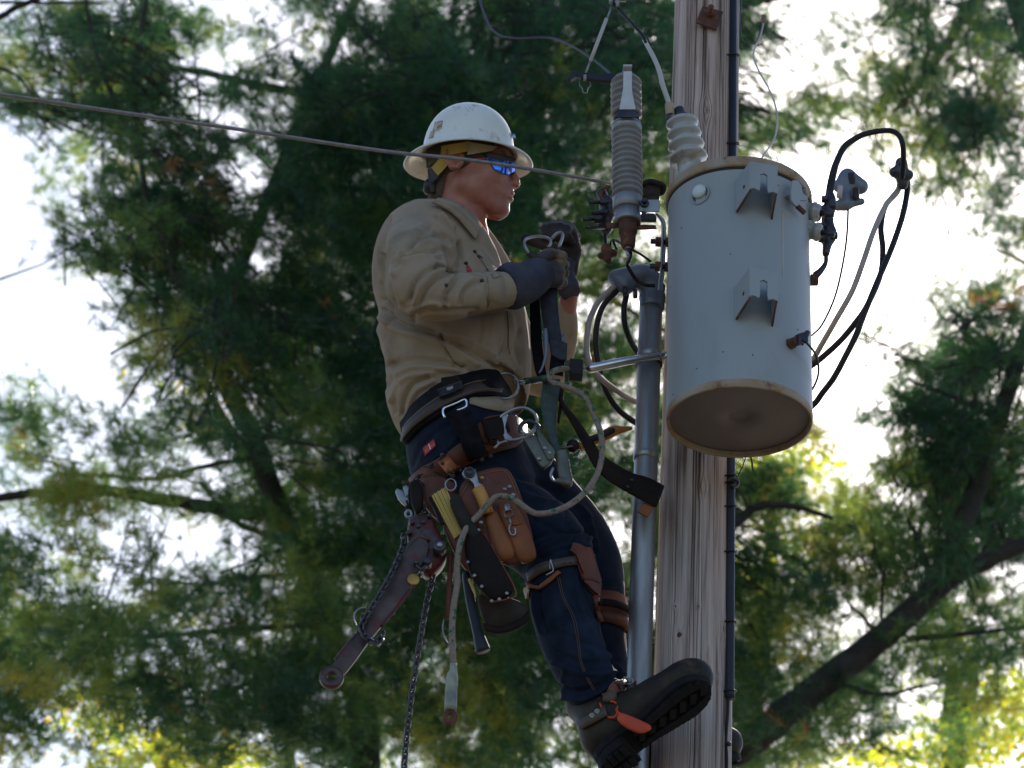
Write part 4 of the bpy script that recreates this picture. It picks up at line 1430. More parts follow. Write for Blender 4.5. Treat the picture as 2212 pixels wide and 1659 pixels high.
keep(MB().add(*qt(XL('B', [(570, 900, -.1), (572, 1000, -.1), (590, 1120, -.1)]), 3.4, 3, 8)).build('wire', M_cable), lc)
keep(MB().add(*qt(XL('B', [(650, 1190, -.1), (650, 1060, -.1), (680, 1005, -.12), (740, 1010, -.16), (830, 1070, -.2)]), 2.4, 5, 8)).build('wire', M_cable), lc)
keep(MB().add(*qt(XL('B', [(690, 1010, -.12), (710, 1070, -.12), (745, 1145, -.12)]), 2.6, 3, 8)).build('wire', M_cable), lc)
cable('arrester_lead', 'black lead sagging from the arrester stud across the weatherhead', 'cable', XL('B', [(905, 1150, AD), (960, 1200, AD), (930, 1300, AD + .06), (910, 1380, AD + .08), (970, 1500, AD + .09), (1060, 1620, AD + .1), (1180, 1680, AD + .1), (1320, 1690, AD + .1)]), 4.2, M_cable)
cable('bond_wire', 'thin dark wire from the arrester stud right to the lower bracket bolt', 'wire', XL('B', [(930, 1130, AD), (1020, 1170, AD), (1140, 1240, AD + .02), (1260, 1330, AD + .03)]), 2.8, M_cable)
# insulated loops right of the arrester
lp = thing('cable_loop', 'coiled black jumper loops tucked between arrester and transformer rim', 'cable', None, Q(1415, 405, -.1))
keep(MB().add(*qt(XL('B', [(1080, 210, -.10), (1140, 160, -.12), (1240, 120, -.12), (1380, 150, -.12), (1450, 190, -.11), (1440, 270, -.10), (1380, 310, -.09)]), 6, 5, 10)).build('loop', M_cable), lp)
keep(MB().add(*qt(XL('B', [(1100, 300, -.10), (1180, 220, -.10), (1290, 200, -.10), (1380, 240, -.10), (1330, 300, -.09), (1200, 330, -.09), (1120, 380, -.08)]), 7, 5, 10)).build('loop', M_dsteel), lp)
keep(MB().add(*box(Q(*X('B', 1250, 300), -.09), RGT * .022, np.array([0, .015, 0]), UPV * .014, .003)).build('block', M_dsteel, smooth=False), lp)

# messenger cable from the left
cable('overhead_cable', 'stranded grey cable crossing from the left edge in front of the helmet', 'cable',
      [(-120, 182, -.75), (0, 203, -.72), (250, 241, -.66), (500, 277, -.58), (820, 325, -.47), (1000, 344, -.41), (1150, 366, -.34), (1316, 396, -.15)], 4.3, M_alcable, n=12)
cable('thin_wire', 'thin purple-black wire drooping to the arrester top from the upper left', 'wire',
      [(1030, -40, .1), (1042, 20, .08), (1068, 68, .05), (1110, 82, .02), (1190, 82, -.02), (1245, 105, -.08), (1290, 135, -.13), (1322, 162, -.18)], 2.2, M_purple)

# right-hand side
rs = thing('secondary_connector', 'dark bolted connector bars standing beside the two low-voltage bushings', 'connector', None, Q(1790, 480, TD))
V, F = sdf_build([sd_mesh(*limb([X('D', 390, 700) + (TD, 9, .012), X('D', 400, 780) + (TD, 13, .016), X('D', 375, 900) + (TD, 13, .014), X('D', 375, 1000) + (TD, 14, .014), X('D', 395, 1090) + (TD, 16, .014), X('D', 370, 1180) + (TD, 11, .012), X('D', 355, 1280) + (TD, 8, .01)], 14, 3)),
                  sd_round(Q(*X('D', 300, 850), TD), Q(*X('D', 400, 860), TD), .008, .010),
                  sd_round(Q(*X('D', 300, 1140), TD), Q(*X('D', 400, 1130), TD), .006, .008)], .003, .006)
keep(MB().add(V, F).build('connector_bar', M_dsteel), rs)
for u, v in ((440, 1100), (330, 1010), (345, 760), (420, 820)):
    keep(MB().add(*lathe([(.009, -.006), (.009, .006)], Q(*X('D', u, v), TD - .012), RGT, 6)).build('nut', M_dsteel, smooth=False), rs)
V, F = ribbon2([X('D', 340, 1290) + (TD,), X('D', 335, 1350) + (TD,), X('D', 290, 1410) + (TD,), X('D', 235, 1450) + (TD,)], [X('D', 378, 1290) + (TD,), X('D', 372, 1370) + (TD,), X('D', 325, 1450) + (TD,), X('D', 280, 1500) + (TD,)], .006)
keep(MB().add(V, F).build('flat_link', M_dsteel), rs)
keep(MB().add(*box(Q(*X('D', 248, 1515), TD), RGT * .009, np.array([0, .008, 0]), UPV * .009, .001)).build('link_bolt', M_rust, smooth=False), rs)
keep(MB().add(*qt([X('D', 385, 716) + (TD,), X('D', 392, 736) + (TD,)], [9, 9], 2, 14)).build('tape_band', M_frp), rs)
cable('secondary_cable', 'thick black cable rising from the bushings and arching over to the right', 'cable',
      XL('D', [(388, 740, TD), (400, 640, TD), (430, 500, TD), (462, 400, TD), (530, 270, TD), (620, 200, TD), (720, 150, TD), (850, 122, TD), (960, 118, TD), (1040, 160, TD), (1078, 260, TD), (1082, 420, TD + .03), (1070, 560, TD + .06)]), [8.5, 8.5, 8, 7.2, 7, 7, 6.5, 6.2, 6, 6, 6, 6, 6], M_cable, n=14)
hb = thing('cable_connector', 'pale bolted splice connector just right of the secondary connector bars', 'connector', None, Q(1850, 410, TD + .1))
V, F = sdf_build([sd_round(Q(*X('D', 480, 640), TD + .1), Q(*X('D', 560, 540), TD + .1), .014, .016), sd_round(Q(*X('D', 560, 560), TD + .1), Q(*X('D', 680, 640), TD + .1), .02, .018), sd_round(Q(*X('D', 470, 820), TD + .1), Q(*X('D', 690, 780), TD + .1), .012, .008), sd_round(Q(*X('D', 560, 600), TD + .1), Q(*X('D', 540, 800), TD + .1), .018, .016)], .003, .008)
keep(MB().add(V, F).build('connector_body', M_weather), hb)
keep(MB().add(*qt([X('D', 495, 640) + (TD + .07,), X('D', 480, 740) + (TD + .07,)], 6, 2, 12)).build('sleeve', M_frp), hb)
for u, v in ((600, 560), (640, 700)):
    keep(MB().add(*lathe([(.008, -.012), (.008, .012)], Q(*X('D', u, v), TD + .08), UPV, 6)).build('bolt', M_dsteel, smooth=False), hb)
cable('secondary_cable', 'pale grey cable hanging in a long curve from the sun glare behind the tank', 'cable',
      XL(3, [(1790, 60, -.06), (1800, 150, -.05), (1720, 260, -.06), (1655, 400, -.08), (1600, 560, -.09), (1540, 720, -.08), (1450, 880, -.05), (1375, 1010, 0.), (1320, 1100, .04), (1220, 1200, .08)]), 6.0, M_wcable)
cable('secondary_cable', 'black cable of the right-hand pair that passes behind the tank higher up', 'cable',
      XL(3, [(1806, 30, -.10), (1790, 170, -.02), (1720, 260, -.03), (1695, 380, -.04), (1705, 500, -.05), (1690, 640, -.06), (1620, 800, -.05), (1560, 890, -.04), (1480, 985, -.02), (1400, 1060, 0.), (1325, 1120, .04), (1200, 1200, .08)]), 6.4, M_cable)
cable('secondary_cable', 'lowest black cable on the right, crossing the other and ending below', 'cable',
      XL(3, [(1820, 20, -.10), (1838, 150, -.03), (1820, 280, -.04), (1785, 400, -.06), (1740, 520, -.08), (1680, 660, -.09), (1610, 830, -.08), (1560, 960, -.07), (1500, 1080, -.05), (1440, 1190, -.02), (1380, 1270, .02), (1325, 1340, .05), (1200, 1430, .09)]), 6.4, M_cable)
cable('thin_wire', 'thin dark wire curving down right of the tank from the splice connector', 'wire',
      XL(3, [(1517, 200, TD + .1), (1517, 300, TD + .1), (1508, 450, TD + .1), (1480, 620, TD + .12), (1440, 770, TD + .15), (1375, 905, TD + .2), (1320, 962, TD + .25)]), 2.2, M_cable)
V, F = sdf_build([sd_round(Q(1946, 352, -.09), Q(1950, 398, -.07), .013, .013), sd_round(Q(1932, 372, -.08), Q(1962, 378, -.08), .012, .012)], .003, .01)
o = MB().add(V, F).build('cable_splice', M_dsteel)
tag(o, 'black taped splice joining the arching cable to the cables hanging at right', 'splice')
wt = thing('hanging_wire', 'looping pale wire above the tank ending in a small purple-grey tag', 'wire', None, Q(1650, 100, TD + .15))
keep(MB().add(*qt([(1605, -30, TD + .18), (1599, 30, TD + .17), (1602, 80, TD + .17), (1615, 94, TD + .17), (1633, 90, TD + .16), (1645, 60, TD + .15)], 1.5, 6, 6)).build('dark_wire', M_purple), wt)
keep(MB().add(*qt([X(2, 1942, 215) + (TD + .15,), X(2, 1915, 330) + (TD + .15,), X(2, 1868, 430) + (TD + .14,), X(2, 1852, 520) + (TD + .13,), X(2, 1900, 650) + (TD + .12,), X(2, 1980, 790) + (TD + .1,), X(2, 2040, 930) + (TD + .08,), X(2, 2070, 1080) + (TD + .06,), X(2, 2050, 1250) + (TD + .04,), X(2, 1980, 1370) + (TD + .02,), X(2, 1925, 1450) + (TD,)], 1.9, 6, 8)).build('pale_wire', M_frp), wt)
keep(MB().add(*box(Q(*X(2, 1943, 180), TD + .15), RGT * .005, np.array([0, .005, 0]), UPV * .0105, .002)).build('tag', mat('mauve_plastic', (.22, .14, .15), None, rough=.5), smooth=False), wt)
cable('thin_wire', 'tiny bent wire standing on the transformer lid', 'wire', XL(2, [(2062, 1430, TD - .02), (2070, 1460, TD - .02), (2062, 1490, TD - .02)]), .8, M_cable, n=6)
cable('thin_wire', 'short loose wire hanging just below the tank beside the black conduit', 'wire', XL(3, [(985, 1600, TD + .2), (998, 1640, TD + .2), (1000, 1665, TD + .2), (1004, 1690, TD + .2)]), 2, M_cable, n=6)
cable('thin_wire', 'thin stray wire slanting from under the tank to the black conduit clamp', 'wire', [(1612, 985, -.1), (1603, 1010, -.08), (1590, 1036, -.07)], 1.2, M_cable, n=6)

# standoff rod near the middle of the riser
sr = thing('standoff_rod', 'shiny metal rod pointing left past the riser from behind the tank', 'rod', None, Q(1400, 770, -.09))
keep(MB().add(*qt([X('C', 540, 212) + (-.10,), X('C', 615, 203) + (-.10,)], 3.2, 2, 10)).build('threaded_end', M_dsteel), sr)
V, F = qt([X('C', 604, 206) + (-.10,), X('C', 620, 205) + (-.10,), X('C', 960, 136) + (-.095,), X('C', 1330, 80) + (-.085,)], [8, 10, 9.2, 7.8], 8, 20)
keep(MB().add(V, F).build('rod', mat('bright_steel', (.62, .62, .62), (.5, .5, .5), rough=.25, metal=1.0, nscale=30)), sr)
keep(MB().add(*qt([X('C', 1262, 93) + (-.087,), X('C', 1274, 91) + (-.087,)], 9.5, 2, 20)).build('collar', M_galv), sr)
keep(MB().add(*lathe([(r0 + .001, -.004), (r0 + .004, -.004), (r0 + .004, .004), (r0 + .001, .004)], Q(1402, 786, -.035), nrm(d), 32)).build('pipe_ring', M_dsteel), sr)

# ------------------------------------------------------------------ the worker
person = thing('person', 'lineman in white hard hat and khaki shirt leaning back beside the pole', 'person', None, Q(1180, 1300, -.03))
MD = -.03                                           # depth of the body's mid plane

# ---- head frame (pixel-sized units around the ear)
HO = Q(990, 368, MD - .01)
hm = mpp(990, 368, MD)
th = math.radians(19)
yaw = math.radians(-7)
tl = math.radians(-1.5)
r_, u_ = RGT * math.cos(tl) + UPV * math.sin(tl), UPV * math.cos(tl) - RGT * math.sin(tl)
Hz = u_ * math.cos(th) + FWD * math.sin(th)
Hy = -FWD * math.cos(th) + u_ * math.sin(th)        # towards the camera
Hx = r_.copy()
Hx, Hy = Hx * math.cos(yaw) - Hy * math.sin(yaw) * 0 + Hy * math.sin(-yaw) * .6, Hy
Hx = nrm(Hx); Hy = nrm(np.cross(Hz, Hx)); Hy = Hy if Hy @ (-FWD) > 0 else -Hy
HR = np.stack([Hx, Hy, Hz])
HC = HO + FWD * .0


def H(x, y, z):
    return HC + (Hx * x + Hy * y + Hz * z) * hm


def he(x, y, z, rx, ry, rz, ax=None):
    R = HR if ax is None else ax
    return sd_ell(H(x, y, z), (rx * hm, ry * hm, rz * hm), R)


def hr(a, b, ra, rb):
    return sd_round(H(*a), H(*b), ra * hm, rb * hm)


def rot_head(ay):
    """local axes turned about the lateral axis"""
    c, s = math.cos(ay), math.sin(ay)
    return np.stack([Hx * c - Hz * s, Hy, Hx * s + Hz * c])


k = 9 * hm
parts = [he(22, 0, 40, 90, 72, 84), (he(62, 0, -18, 50, 54, 60), k), (he(88, 0, -52, 31, 38, 38), k),
         (hr((14, 44, -52), (86, 15, -92), 21, 18), k), (hr((14, -44, -52), (86, -15, -92), 21, 18), k),
         (he(96, 0, -92, 17, 22, 17), k), (he(70, 0, -78, 34, 36, 26), k),
         (he(98, 0, 30, 18, 52, 13), k), (he(80, 32, -14, 24, 24, 26), 18 * hm), (he(80, -32, -14, 24, 24, 26), 18 * hm),
         (he(46, 33, -40, 42, 27, 40), 18 * hm), (he(46, -33, -40, 42, 27, 40), 18 * hm),
         (hr((10, 0, -40), (6, 0, -150), 45, 51), 16 * hm), (hr((20, 4, -85), (36, 2, -150), 29, 34), 14 * hm),
         (hr((112, 0, 8), (124, 0, -24), 6.5, 8.5), 5 * hm), (hr((124, 0, -24), (126, 0, -33), 9, 8.5), 4 * hm),
         (he(118, 10, -35, 11, 6, 7), 3 * hm), (he(118, -10, -35, 11, 6, 7), 3 * hm), (he(108, 0, -42, 12, 16, 12), 6 * hm),
         (he(110, 0, -53.5, 13, 20, 5.6), 3 * hm), (he(108, 0, -67.5, 13, 18, 6.8), 3 * hm),
         (he(103, 0, -80, 8, 18, 8), 5 * hm)]
cuts = [he(120, 0, -60, 17, 19, 2.4), he(126, 5, -42.5, 4.2, 2.6, 3.0), he(126, -5, -42.5, 4.2, 2.6, 3.0)]
# ears, both sides
for sg in (1, -1):
    E_ = np.stack([Hx * .97 + Hz * -.12, Hy, Hz * .97 + Hx * .12])
    parts.append((sd_ell(H(0, 66 * sg, -2), (19 * hm, 6 * hm, 27 * hm), E_), 5 * hm))
    rim = [(10, 20), (2, 27), (-10, 25), (-18, 14), (-20, 0), (-15, -14), (-6, -22), (3, -24), (8, -16)]
    for (a, b), (c, d_) in zip(rim[:-1], rim[1:]):
        parts.append((hr((a, 70 * sg, b), (c, 71 * sg, d_), 3.6, 3.6), 2.0 * hm))
    parts.append((hr((-8, 68 * sg, 12), (-10, 69 * sg, -6), 3.0, 3.0), 2.5 * hm))
    cuts.append(sd_ell(H(3, 72 * sg, -3), (9 * hm, 7 * hm, 13 * hm), E_))
V, F = sdf_build(parts, .0021, k, cuts)
V = smoothV(V, F, 1, .5)
bvh('head', V, F)
body = MB().add(V, F)
# rest of the body under the clothes (arms, trunk, legs), plus the bare right wrist
trunk = [sd_mesh(*limb([(985, 455, MD, 38, .04), (970, 490, MD, 60, .09), (960, 560, MD, 95, .13), (975, 680, MD, 105, .13), (990, 800, MD, 100, .12), (1000, 900, MD, 90, .12), (1010, 980, MD, 90, .12), (1030, 1040, MD, 60, .1)], 20, 3)),
         sd_mesh(*limb([(905, 510, -.20, 36, .04), (915, 590, -.28, 34, .036), (935, 632, -.33, 32, .034), (1010, 636, -.30, 29, .03), (1080, 626, -.26, 25, .026), (1120, 615, -.23, 24, .024), (1150, 600, -.20, 20, .02)], 16, 3)),
         sd_mesh(*limb([(1020, 520, .10, 36, .04), (1090, 680, .15, 34, .036), (1165, 810, .14, 28, .03), (1200, 760, .11, 24, .026), (1222, 690, .06, 20, .022), (1232, 620, .02, 20, .02)], 16, 3)),
         sd_mesh(*limb([(1020, 1000, -.04, 62, .07), (1120, 1110, -.09, 56, .06), (1205, 1205, -.15, 48, .05), (1230, 1340, -.15, 48, .05), (1280, 1480, -.16, 34, .036), (1310, 1560, -.16, 32, .034)], 18, 3)),
         sd_mesh(*limb([(1060, 1010, .03, 56, .07), (1190, 1130, .05, 46, .06), (1300, 1230, .05, 40, .05), (1310, 1340, .05, 40, .045), (1325, 1450, .05, 34, .036), (1345, 1560, .05, 32, .034)], 18, 3))]
V2, F2 = sdf_build(trunk, .006, .02)
body.add(V2, F2)
keep(body.build('body', M_skin), person)

# ---- hair
hair = sd_ell(H(24, 0, 38), (93 * hm, 74.5 * hm, 84 * hm), HR)
hv, hf = sdf_build([hair, (hr((-30, 0, -20), (-34, 0, -56), 34, 30), 14 * hm)], .003, .01,
                   cuts=[sd_ell(H(92, 0, -46), (88 * hm, 110 * hm, 80 * hm), HR), sd_ell(H(130, 0, 20), (60 * hm, 110 * hm, 60 * hm), HR)])
keep(MB().add(hv, hf).build('hair', M_hair), person)

# ---- hard hat
HA = nrm(Hz * math.cos(math.radians(1)) - Hx * math.sin(math.radians(1)))
hc = H(21, 0, 21)
Bx = nrm(Hx - HA * (Hx @ HA)); By = np.cross(HA, Bx)


def hat_shell():
    n = 96
    a = np.linspace(0, 2 * math.pi, n, endpoint=False)
    ca, sa = np.cos(a), np.sin(a)
    outer = []
    # brim edge, brim, crown rings (fraction of radius, height)
    L, Wd = 140 * hm, 122 * hm
    droop = lambda f: -(np.abs(ca) ** 2) * 9 * hm * f
    rings = []
    def ring(rx, ry, h, f=0.0):
        rings.append(hc + (rx * ca)[:, None] * Bx + (ry * sa)[:, None] * By + (h + droop(f))[:, None] * HA)
    ring(L * .985, Wd * .985, -3 * hm, 1); ring(L, Wd, 0 * hm, 1); ring(L * .99, Wd * .99, 3 * hm, 1)
    ring(L * .9, Wd * .91, 7 * hm, .7); ring(L * .8, Wd * .82, 12 * hm, .4); ring(101 * hm, 90 * hm, 18 * hm, .15)
    for t in np.linspace(.12, 1.0, 14):
        ph = t * math.pi / 2
        c = math.cos(ph) ** .82
        ring(99 * hm * c, 88 * hm * c, (18 + 112 * math.sin(ph) ** 1.02) * hm)
    top = rings[-1].mean(0)
    # underside
    under = []
    rr = rings
    rings = []
    for t in np.linspace(1.0, .12, 14):
        ph = t * math.pi / 2
        c = max(math.cos(ph) ** .82, 1e-3)
        ring(96 * hm * c, 85 * hm * c, (16 + 109 * math.sin(ph)) * hm)
    ring(98 * hm, 87 * hm, 13 * hm, .15); ring(L * .8, Wd * .82, 7 * hm, .4); ring(L * .9, Wd * .91, 2.5 * hm, .7)
    allr = rr + rings
    V = np.concatenate(allr); m = len(allr); F = []
    for i in range(m):
        i2 = (i + 1) % m
        for j in range(n):
            k2 = (j + 1) % n
            F.append((i * n + j, i * n + k2, i2 * n + k2, i2 * n + j))
    # centre ridge on the crown
    q = (V - hc) @ HA; y = (V - hc) @ By; x = (V - hc) @ Bx
    out = np.arange(len(V)) < len(rr) * n
    amt = np.where(out & (q > 30 * hm), 3.0 * hm * np.exp(-(y / (11 * hm)) ** 2) * np.clip((q / hm - 30) / 40, 0, 1), 0)
    return V + HA * amt[:, None], F


V, F = hat_shell()
hat = MB().add(V, F).build('hard_hat', M_hat); keep(hat, person)
bvh('hat', V, F)


def hp(mbname, material, pts_uv, src, off, th_, root=hat):
    o = MB().add(*decal(pts_uv, src, off, 8, th_)).build(mbname, material)
    o.parent = root
    o.matrix_parent_inverse = (root.matrix_parent_inverse).inverted() if False else Matrix.Identity(4)
    # the hat's own vertices are in world coordinates, so a child keeps them too
    return o


hp('worn_sticker', mat('worn_sticker', (.26, .20, .13), (.50, .46, .38), rough=.7, nscale=110, contrast=(.45, .55)), [X(1, 680, 300), X(1, 745, 285), X(1, 735, 350), X(1, 655, 395)], ['hat'], .0003, .0004)
hp('worn_sticker', MATS['worn_sticker'], [X(1, 645, 380), X(1, 680, 375), X(1, 665, 430), X(1, 625, 440)], ['hat'], .0003, .0004)
hp('blue_flag_sticker', mat('blue_sticker', (.10, .22, .40), (.55, .55, .58), rough=.5, nscale=160, contrast=(.45, .55)), [X(1, 1308, 388), X(1, 1352, 400), X(1, 1362, 440), X(1, 1316, 428)], ['hat'], .0003, .0004)
for i, (u, v) in enumerate([(935, 183), (952, 200), (968, 182), (990, 195)]):
    hp('pen_mark', mat('blue_ink', (.12, .15, .3), None, rough=.6), [X(1, u, v - 6), X(1, u + 5, v - 5), X(1, u + 12, v + 8), X(1, u + 7, v + 7)], ['hat'], .0002, .0002)
# suspension: yellow strap, sweatband, dark cradle and ratchet knob
bvh('cradle', *(lambda g: g)(sdf_build([sd_ell(H(22, 0, 30), (94 * hm, 76 * hm, 70 * hm), HR), (hr((-26, 0, -20), (-30, 0, -52), 40, 36), 12 * hm)], .005, .01)))


def hpoly(name, material, uvs, lift, thick):
    P = drape([X(1, *p) for p in uvs], ['cradle', 'head'], lift)
    P = smooth_line(P, 1)
    o = MB().add(*plate(P, thick, back=-Hy, bev=.0)).build(name, material, smooth=False)
    keep(o, person)
    return o


mb = MB().add(*decal([X(1, 745, 505), X(1, 965, 470), X(1, 955, 548), X(1, 735, 590)], ['cradle'], .004, 8, .002)); keep(mb.build('hat_strap', M_band), person)
mb = MB().add(*decal([X(1, 735, 585), X(1, 850, 580), X(1, 705, 765), X(1, 655, 690)], ['cradle'], .004, 8, .002)); keep(mb.build('hat_strap', M_band), person)
mb = MB().add(*decal([X(1, 962, 475), X(1, 1190, 515), X(1, 1150, 545), X(1, 952, 575)], ['head', 'cradle'], .005, 8, .003)); keep(mb.build('sweatband', M_sweat), person)
mb = MB().add(*decal([X(1, 620, 590), X(1, 742, 500), X(1, 740, 600), X(1, 625, 690)], ['cradle'], .003, 8, .002)); keep(mb.build('headband', M_black), person)
mb = MB().add(*decal([X(1, 640, 680), X(1, 668, 690), X(1, 720, 770), X(1, 665, 830)], ['cradle', 'head'], .004, 6, .003)); keep(mb.build('headband', M_black), person)
a, b = Q(*X(1, 625, 740), MD), Q(*X(1, 660, 900), MD)
keep(MB().add(*lathe([(.001, -.016), (.017, -.014), (.019, -.006), (.019, .004), (.012, .010)], Q(*X(1, 622, 840), MD - .01), nrm(-RGT + UPV * .25), 20)).build('ratchet_knob', M_black), person)
keep(MB().add(*strap([X(1, 640, 700) + (MD - .03,), X(1, 650, 790) + (MD - .03,), X(1, 660, 900) + (MD - .02,)], 13, .006)).build('headband', M_black), person)

# ---- sunglasses
M_lens = mat('blue_mirror_lens', (.01, .05, .42), (.02, .16, .65), rough=.06, metal=.85, nscale=34, coat=.6)
lensP = []
cs = [X(1, 1085, 560), X(1, 1345, 605), X(1, 1358, 765), X(1, 1175, 715)]
# wrap lens: a patch bulging in front of the face, built on a guide surface
gv, gf = sdf_build([sd_ell(H(70, 0, 8), (54 * hm, 66 * hm, 40 * hm), HR)], .004, .01)
bvh('lensguide', gv, gf)
def lens_shape(cs, name, m, off, th_):
    n = 16
    c = np.array(cs, float); V = []
    for i in range(n + 1):
        for j in range(n + 1):
            s, t = i / n, j / n
            s2, t2 = s * 2 - 1, t * 2 - 1
            # round the square off to a wrap-lens outline
            x = s2 * math.sqrt(1 - t2 * t2 / 2); y = t2 * math.sqrt(1 - s2 * s2 / 2)
            x = .6 * x + .4 * s2; y = .75 * y + .25 * t2
            s, t = (x + 1) / 2, (y + 1) / 2
            V.append(c[0] * (1 - s) * (1 - t) + c[1] * s * (1 - t) + c[2] * s * t + c[3] * (1 - s) * t)
    top = drape(V, ['lensguide', 'head'], off + th_); bot = drape(V, ['lensguide', 'head'], off)
    m_ = (n + 1) ** 2; F = []
    for i in range(n):
        for j in range(n):
            a = i * (n + 1) + j
            F.append((a, a + 1, a + n + 2, a + n + 1)); F.append((m_ + a, m_ + a + n + 1, m_ + a + n + 2, m_ + a + 1))
    edge = [j for j in range(n)] + [n + i * (n + 1) for i in range(n)] + [n * (n + 1) + n - j for j in range(n)] + [(n - i) * (n + 1) for i in range(n)]
    for i, a in enumerate(edge):
        b = edge[(i + 1) % len(edge)]; F.append((a, b, m_ + b, m_ + a))
    return MB().add(np.vstack([top, bot]), F).build(name, m)


keep(lens_shape(cs, 'sunglass_lens', M_lens, .002, .0016), person)
keep(lens_shape([X(1, 1085, 548), X(1, 1345, 600), X(1, 1340, 640), X(1, 1120, 600)], 'sunglass_frame', M_black, .0035, .002), person)
keep(MB().add(*decal([X(1, 925, 585), X(1, 1110, 562), X(1, 1115, 600), X(1, 925, 605)], ['head'], .004, 8, .002)).build('sunglass_temple', M_black), person)
keep(MB().add(*decal([X(1, 1010, 600), X(1, 1115, 598), X(1, 1112, 622), X(1, 1010, 612)], ['head'], .003, 8, .002)).build('temple_stripe', mat('red_plastic', (.35, .05, .03), None, rough=.4)), person)
far = [H(118, -12, 14), H(114, -40, 12), H(96, -56, 10)]
keep(MB().add(*ribbonw(catmull(np.array([H(121, 8, 16), H(122, -8, 16), H(118, -30, 15), H(98, -54, 12)]), 5), catmull(np.array([H(120, 8, 4), H(121, -8, 4), H(119, -30, -10), H(98, -54, -6)]), 5), .002)).build('sunglass_lens', M_lens), person)

# ---- shirt
Tst = [(976, 462, MD, 36, .035), (962, 478, MD, 62, .055), (944, 498, MD, 92, .095), (936, 524, MD - .005, 116, .15), (936, 556, MD - .01, 132, .18),
       (942, 590, MD - .01, 140, .19), (956, 640, MD - .01, 144, .188), (976, 700, MD - .01, 160, .18), (988, 760, MD - .01, 157, .172), (990, 815, MD, 157, .168),
       (983, 855, MD, 150, .165), (990, 890, MD, 134, .15), (1008, 925, MD, 100, .12)]
Sst = [(918, 506, -.13, 46, .05), (890, 520, -.19, 56, .06), (893, 560, -.27, 66, .068), (908, 618, -.32, 70, .07), (950, 640, -.33, 55, .06), (1000, 637, -.31, 48, .052), (1050, 630, -.285, 42, .046), (1086, 626, -.27, 40, .042), (1097, 625, -.265, 38, .04)]
Fst = [(1000, 500, .08, 50, .06), (1060, 600, .13, 55, .06), (1100, 720, .16, 52, .055), (1160, 815, .15, 44, .05), (1195, 780, .12, 42, .046), (1218, 715, .08, 33, .038), (1222, 655, .05, 22, .028)]
V, F = sdf_build([sd_mesh(*limb(Tst, 32, 5)), (sd_mesh(*limb(Sst, 24, 5)), .035), (sd_mesh(*limb(Fst, 24, 5)), .03)], .0042, .03)
V = smoothV(V, F, 1)
N = vnormals(V, F)
if (N * (V - V.mean(0))).sum() < 0: N = -N
FA = .95
fl = []
def fo(k_, pts, w, amp): fl.append(([X(k_, *p) for p in pts], w * .62, amp * FA))
# sleeve
fo(4, [(300, 190), (350, 110), (480, 62), (640, 60)], 9, -.012); fo(4, [(290, 260), (340, 160), (480, 95), (640, 90)], 9, .010)
fo(4, [(640, 170), (700, 200), (770, 245)], 6, -.012); fo(4, [(395, 470), (440, 320), (540, 220), (650, 175)], 8, -.012)
fo(4, [(440, 500), (500, 360), (610, 250), (700, 215)], 7, .009); fo(4, [(480, 520), (540, 380), (660, 270), (780, 235)], 6, -.009)
fo(4, [(690, 540), (700, 440), (750, 350), (800, 270)], 6, -.009); fo(4, [(650, 540), (660, 430), (700, 340), (760, 260)], 6, .007)
fo(4, [(830, 500), (850, 420), (910, 350), (1010, 305)], 6, -.008); fo(4, [(780, 520), (800, 420), (860, 330), (930, 290)], 6, .006)
fo(4, [(270, 520), (240, 400), (190, 250), (170, 90)], 9, -.014); fo(4, [(330, 470), (290, 350), (270, 200), (330, 80)], 12, .008)
fo(4, [(400, 640), (520, 560), (700, 560), (960, 545)], 8, -.007); fo(4, [(400, 560), (560, 500), (720, 520)], 8, .006)
fo(4, [(1045, 330), (1040, 420), (1060, 500)], 3, -.004); fo(4, [(1010, 240), (1050, 270), (1060, 330)], 3, -.004)
# shoulder and chest
fo(1, [(880, 1390), (860, 1300), (800, 1180), (700, 1100)], 8, -.008); fo(1, [(820, 1400), (800, 1300), (740, 1200), (640, 1130)], 9, .007)
fo(1, [(560, 1180), (460, 1290), (420, 1400)], 10, .006); fo(1, [(640, 1190), (520, 1300), (470, 1420)], 8, -.006)
fo(1, [(240, 1370), (250, 1250), (300, 1110)], 6, -.012); fo(1, [(430, 1390), (560, 1290), (700, 1250), (830, 1310)], 8, -.009); fo(1, [(330, 1500), (430, 1440), (560, 1400), (720, 1440)], 9, -.010); fo(1, [(420, 1470), (520, 1340), (640, 1310), (790, 1370)], 9, .008); fo(1, [(740, 1080), (820, 1180), (870, 1290)], 7, .006); fo(1, [(300, 1110), (420, 1030), (600, 985)], 8, .004)
fo(1, [(915, 1490), (900, 1350), (850, 1200)], 5, -.007); fo(1, [(850, 1520), (900, 1400), (890, 1300)], 6, -.012)
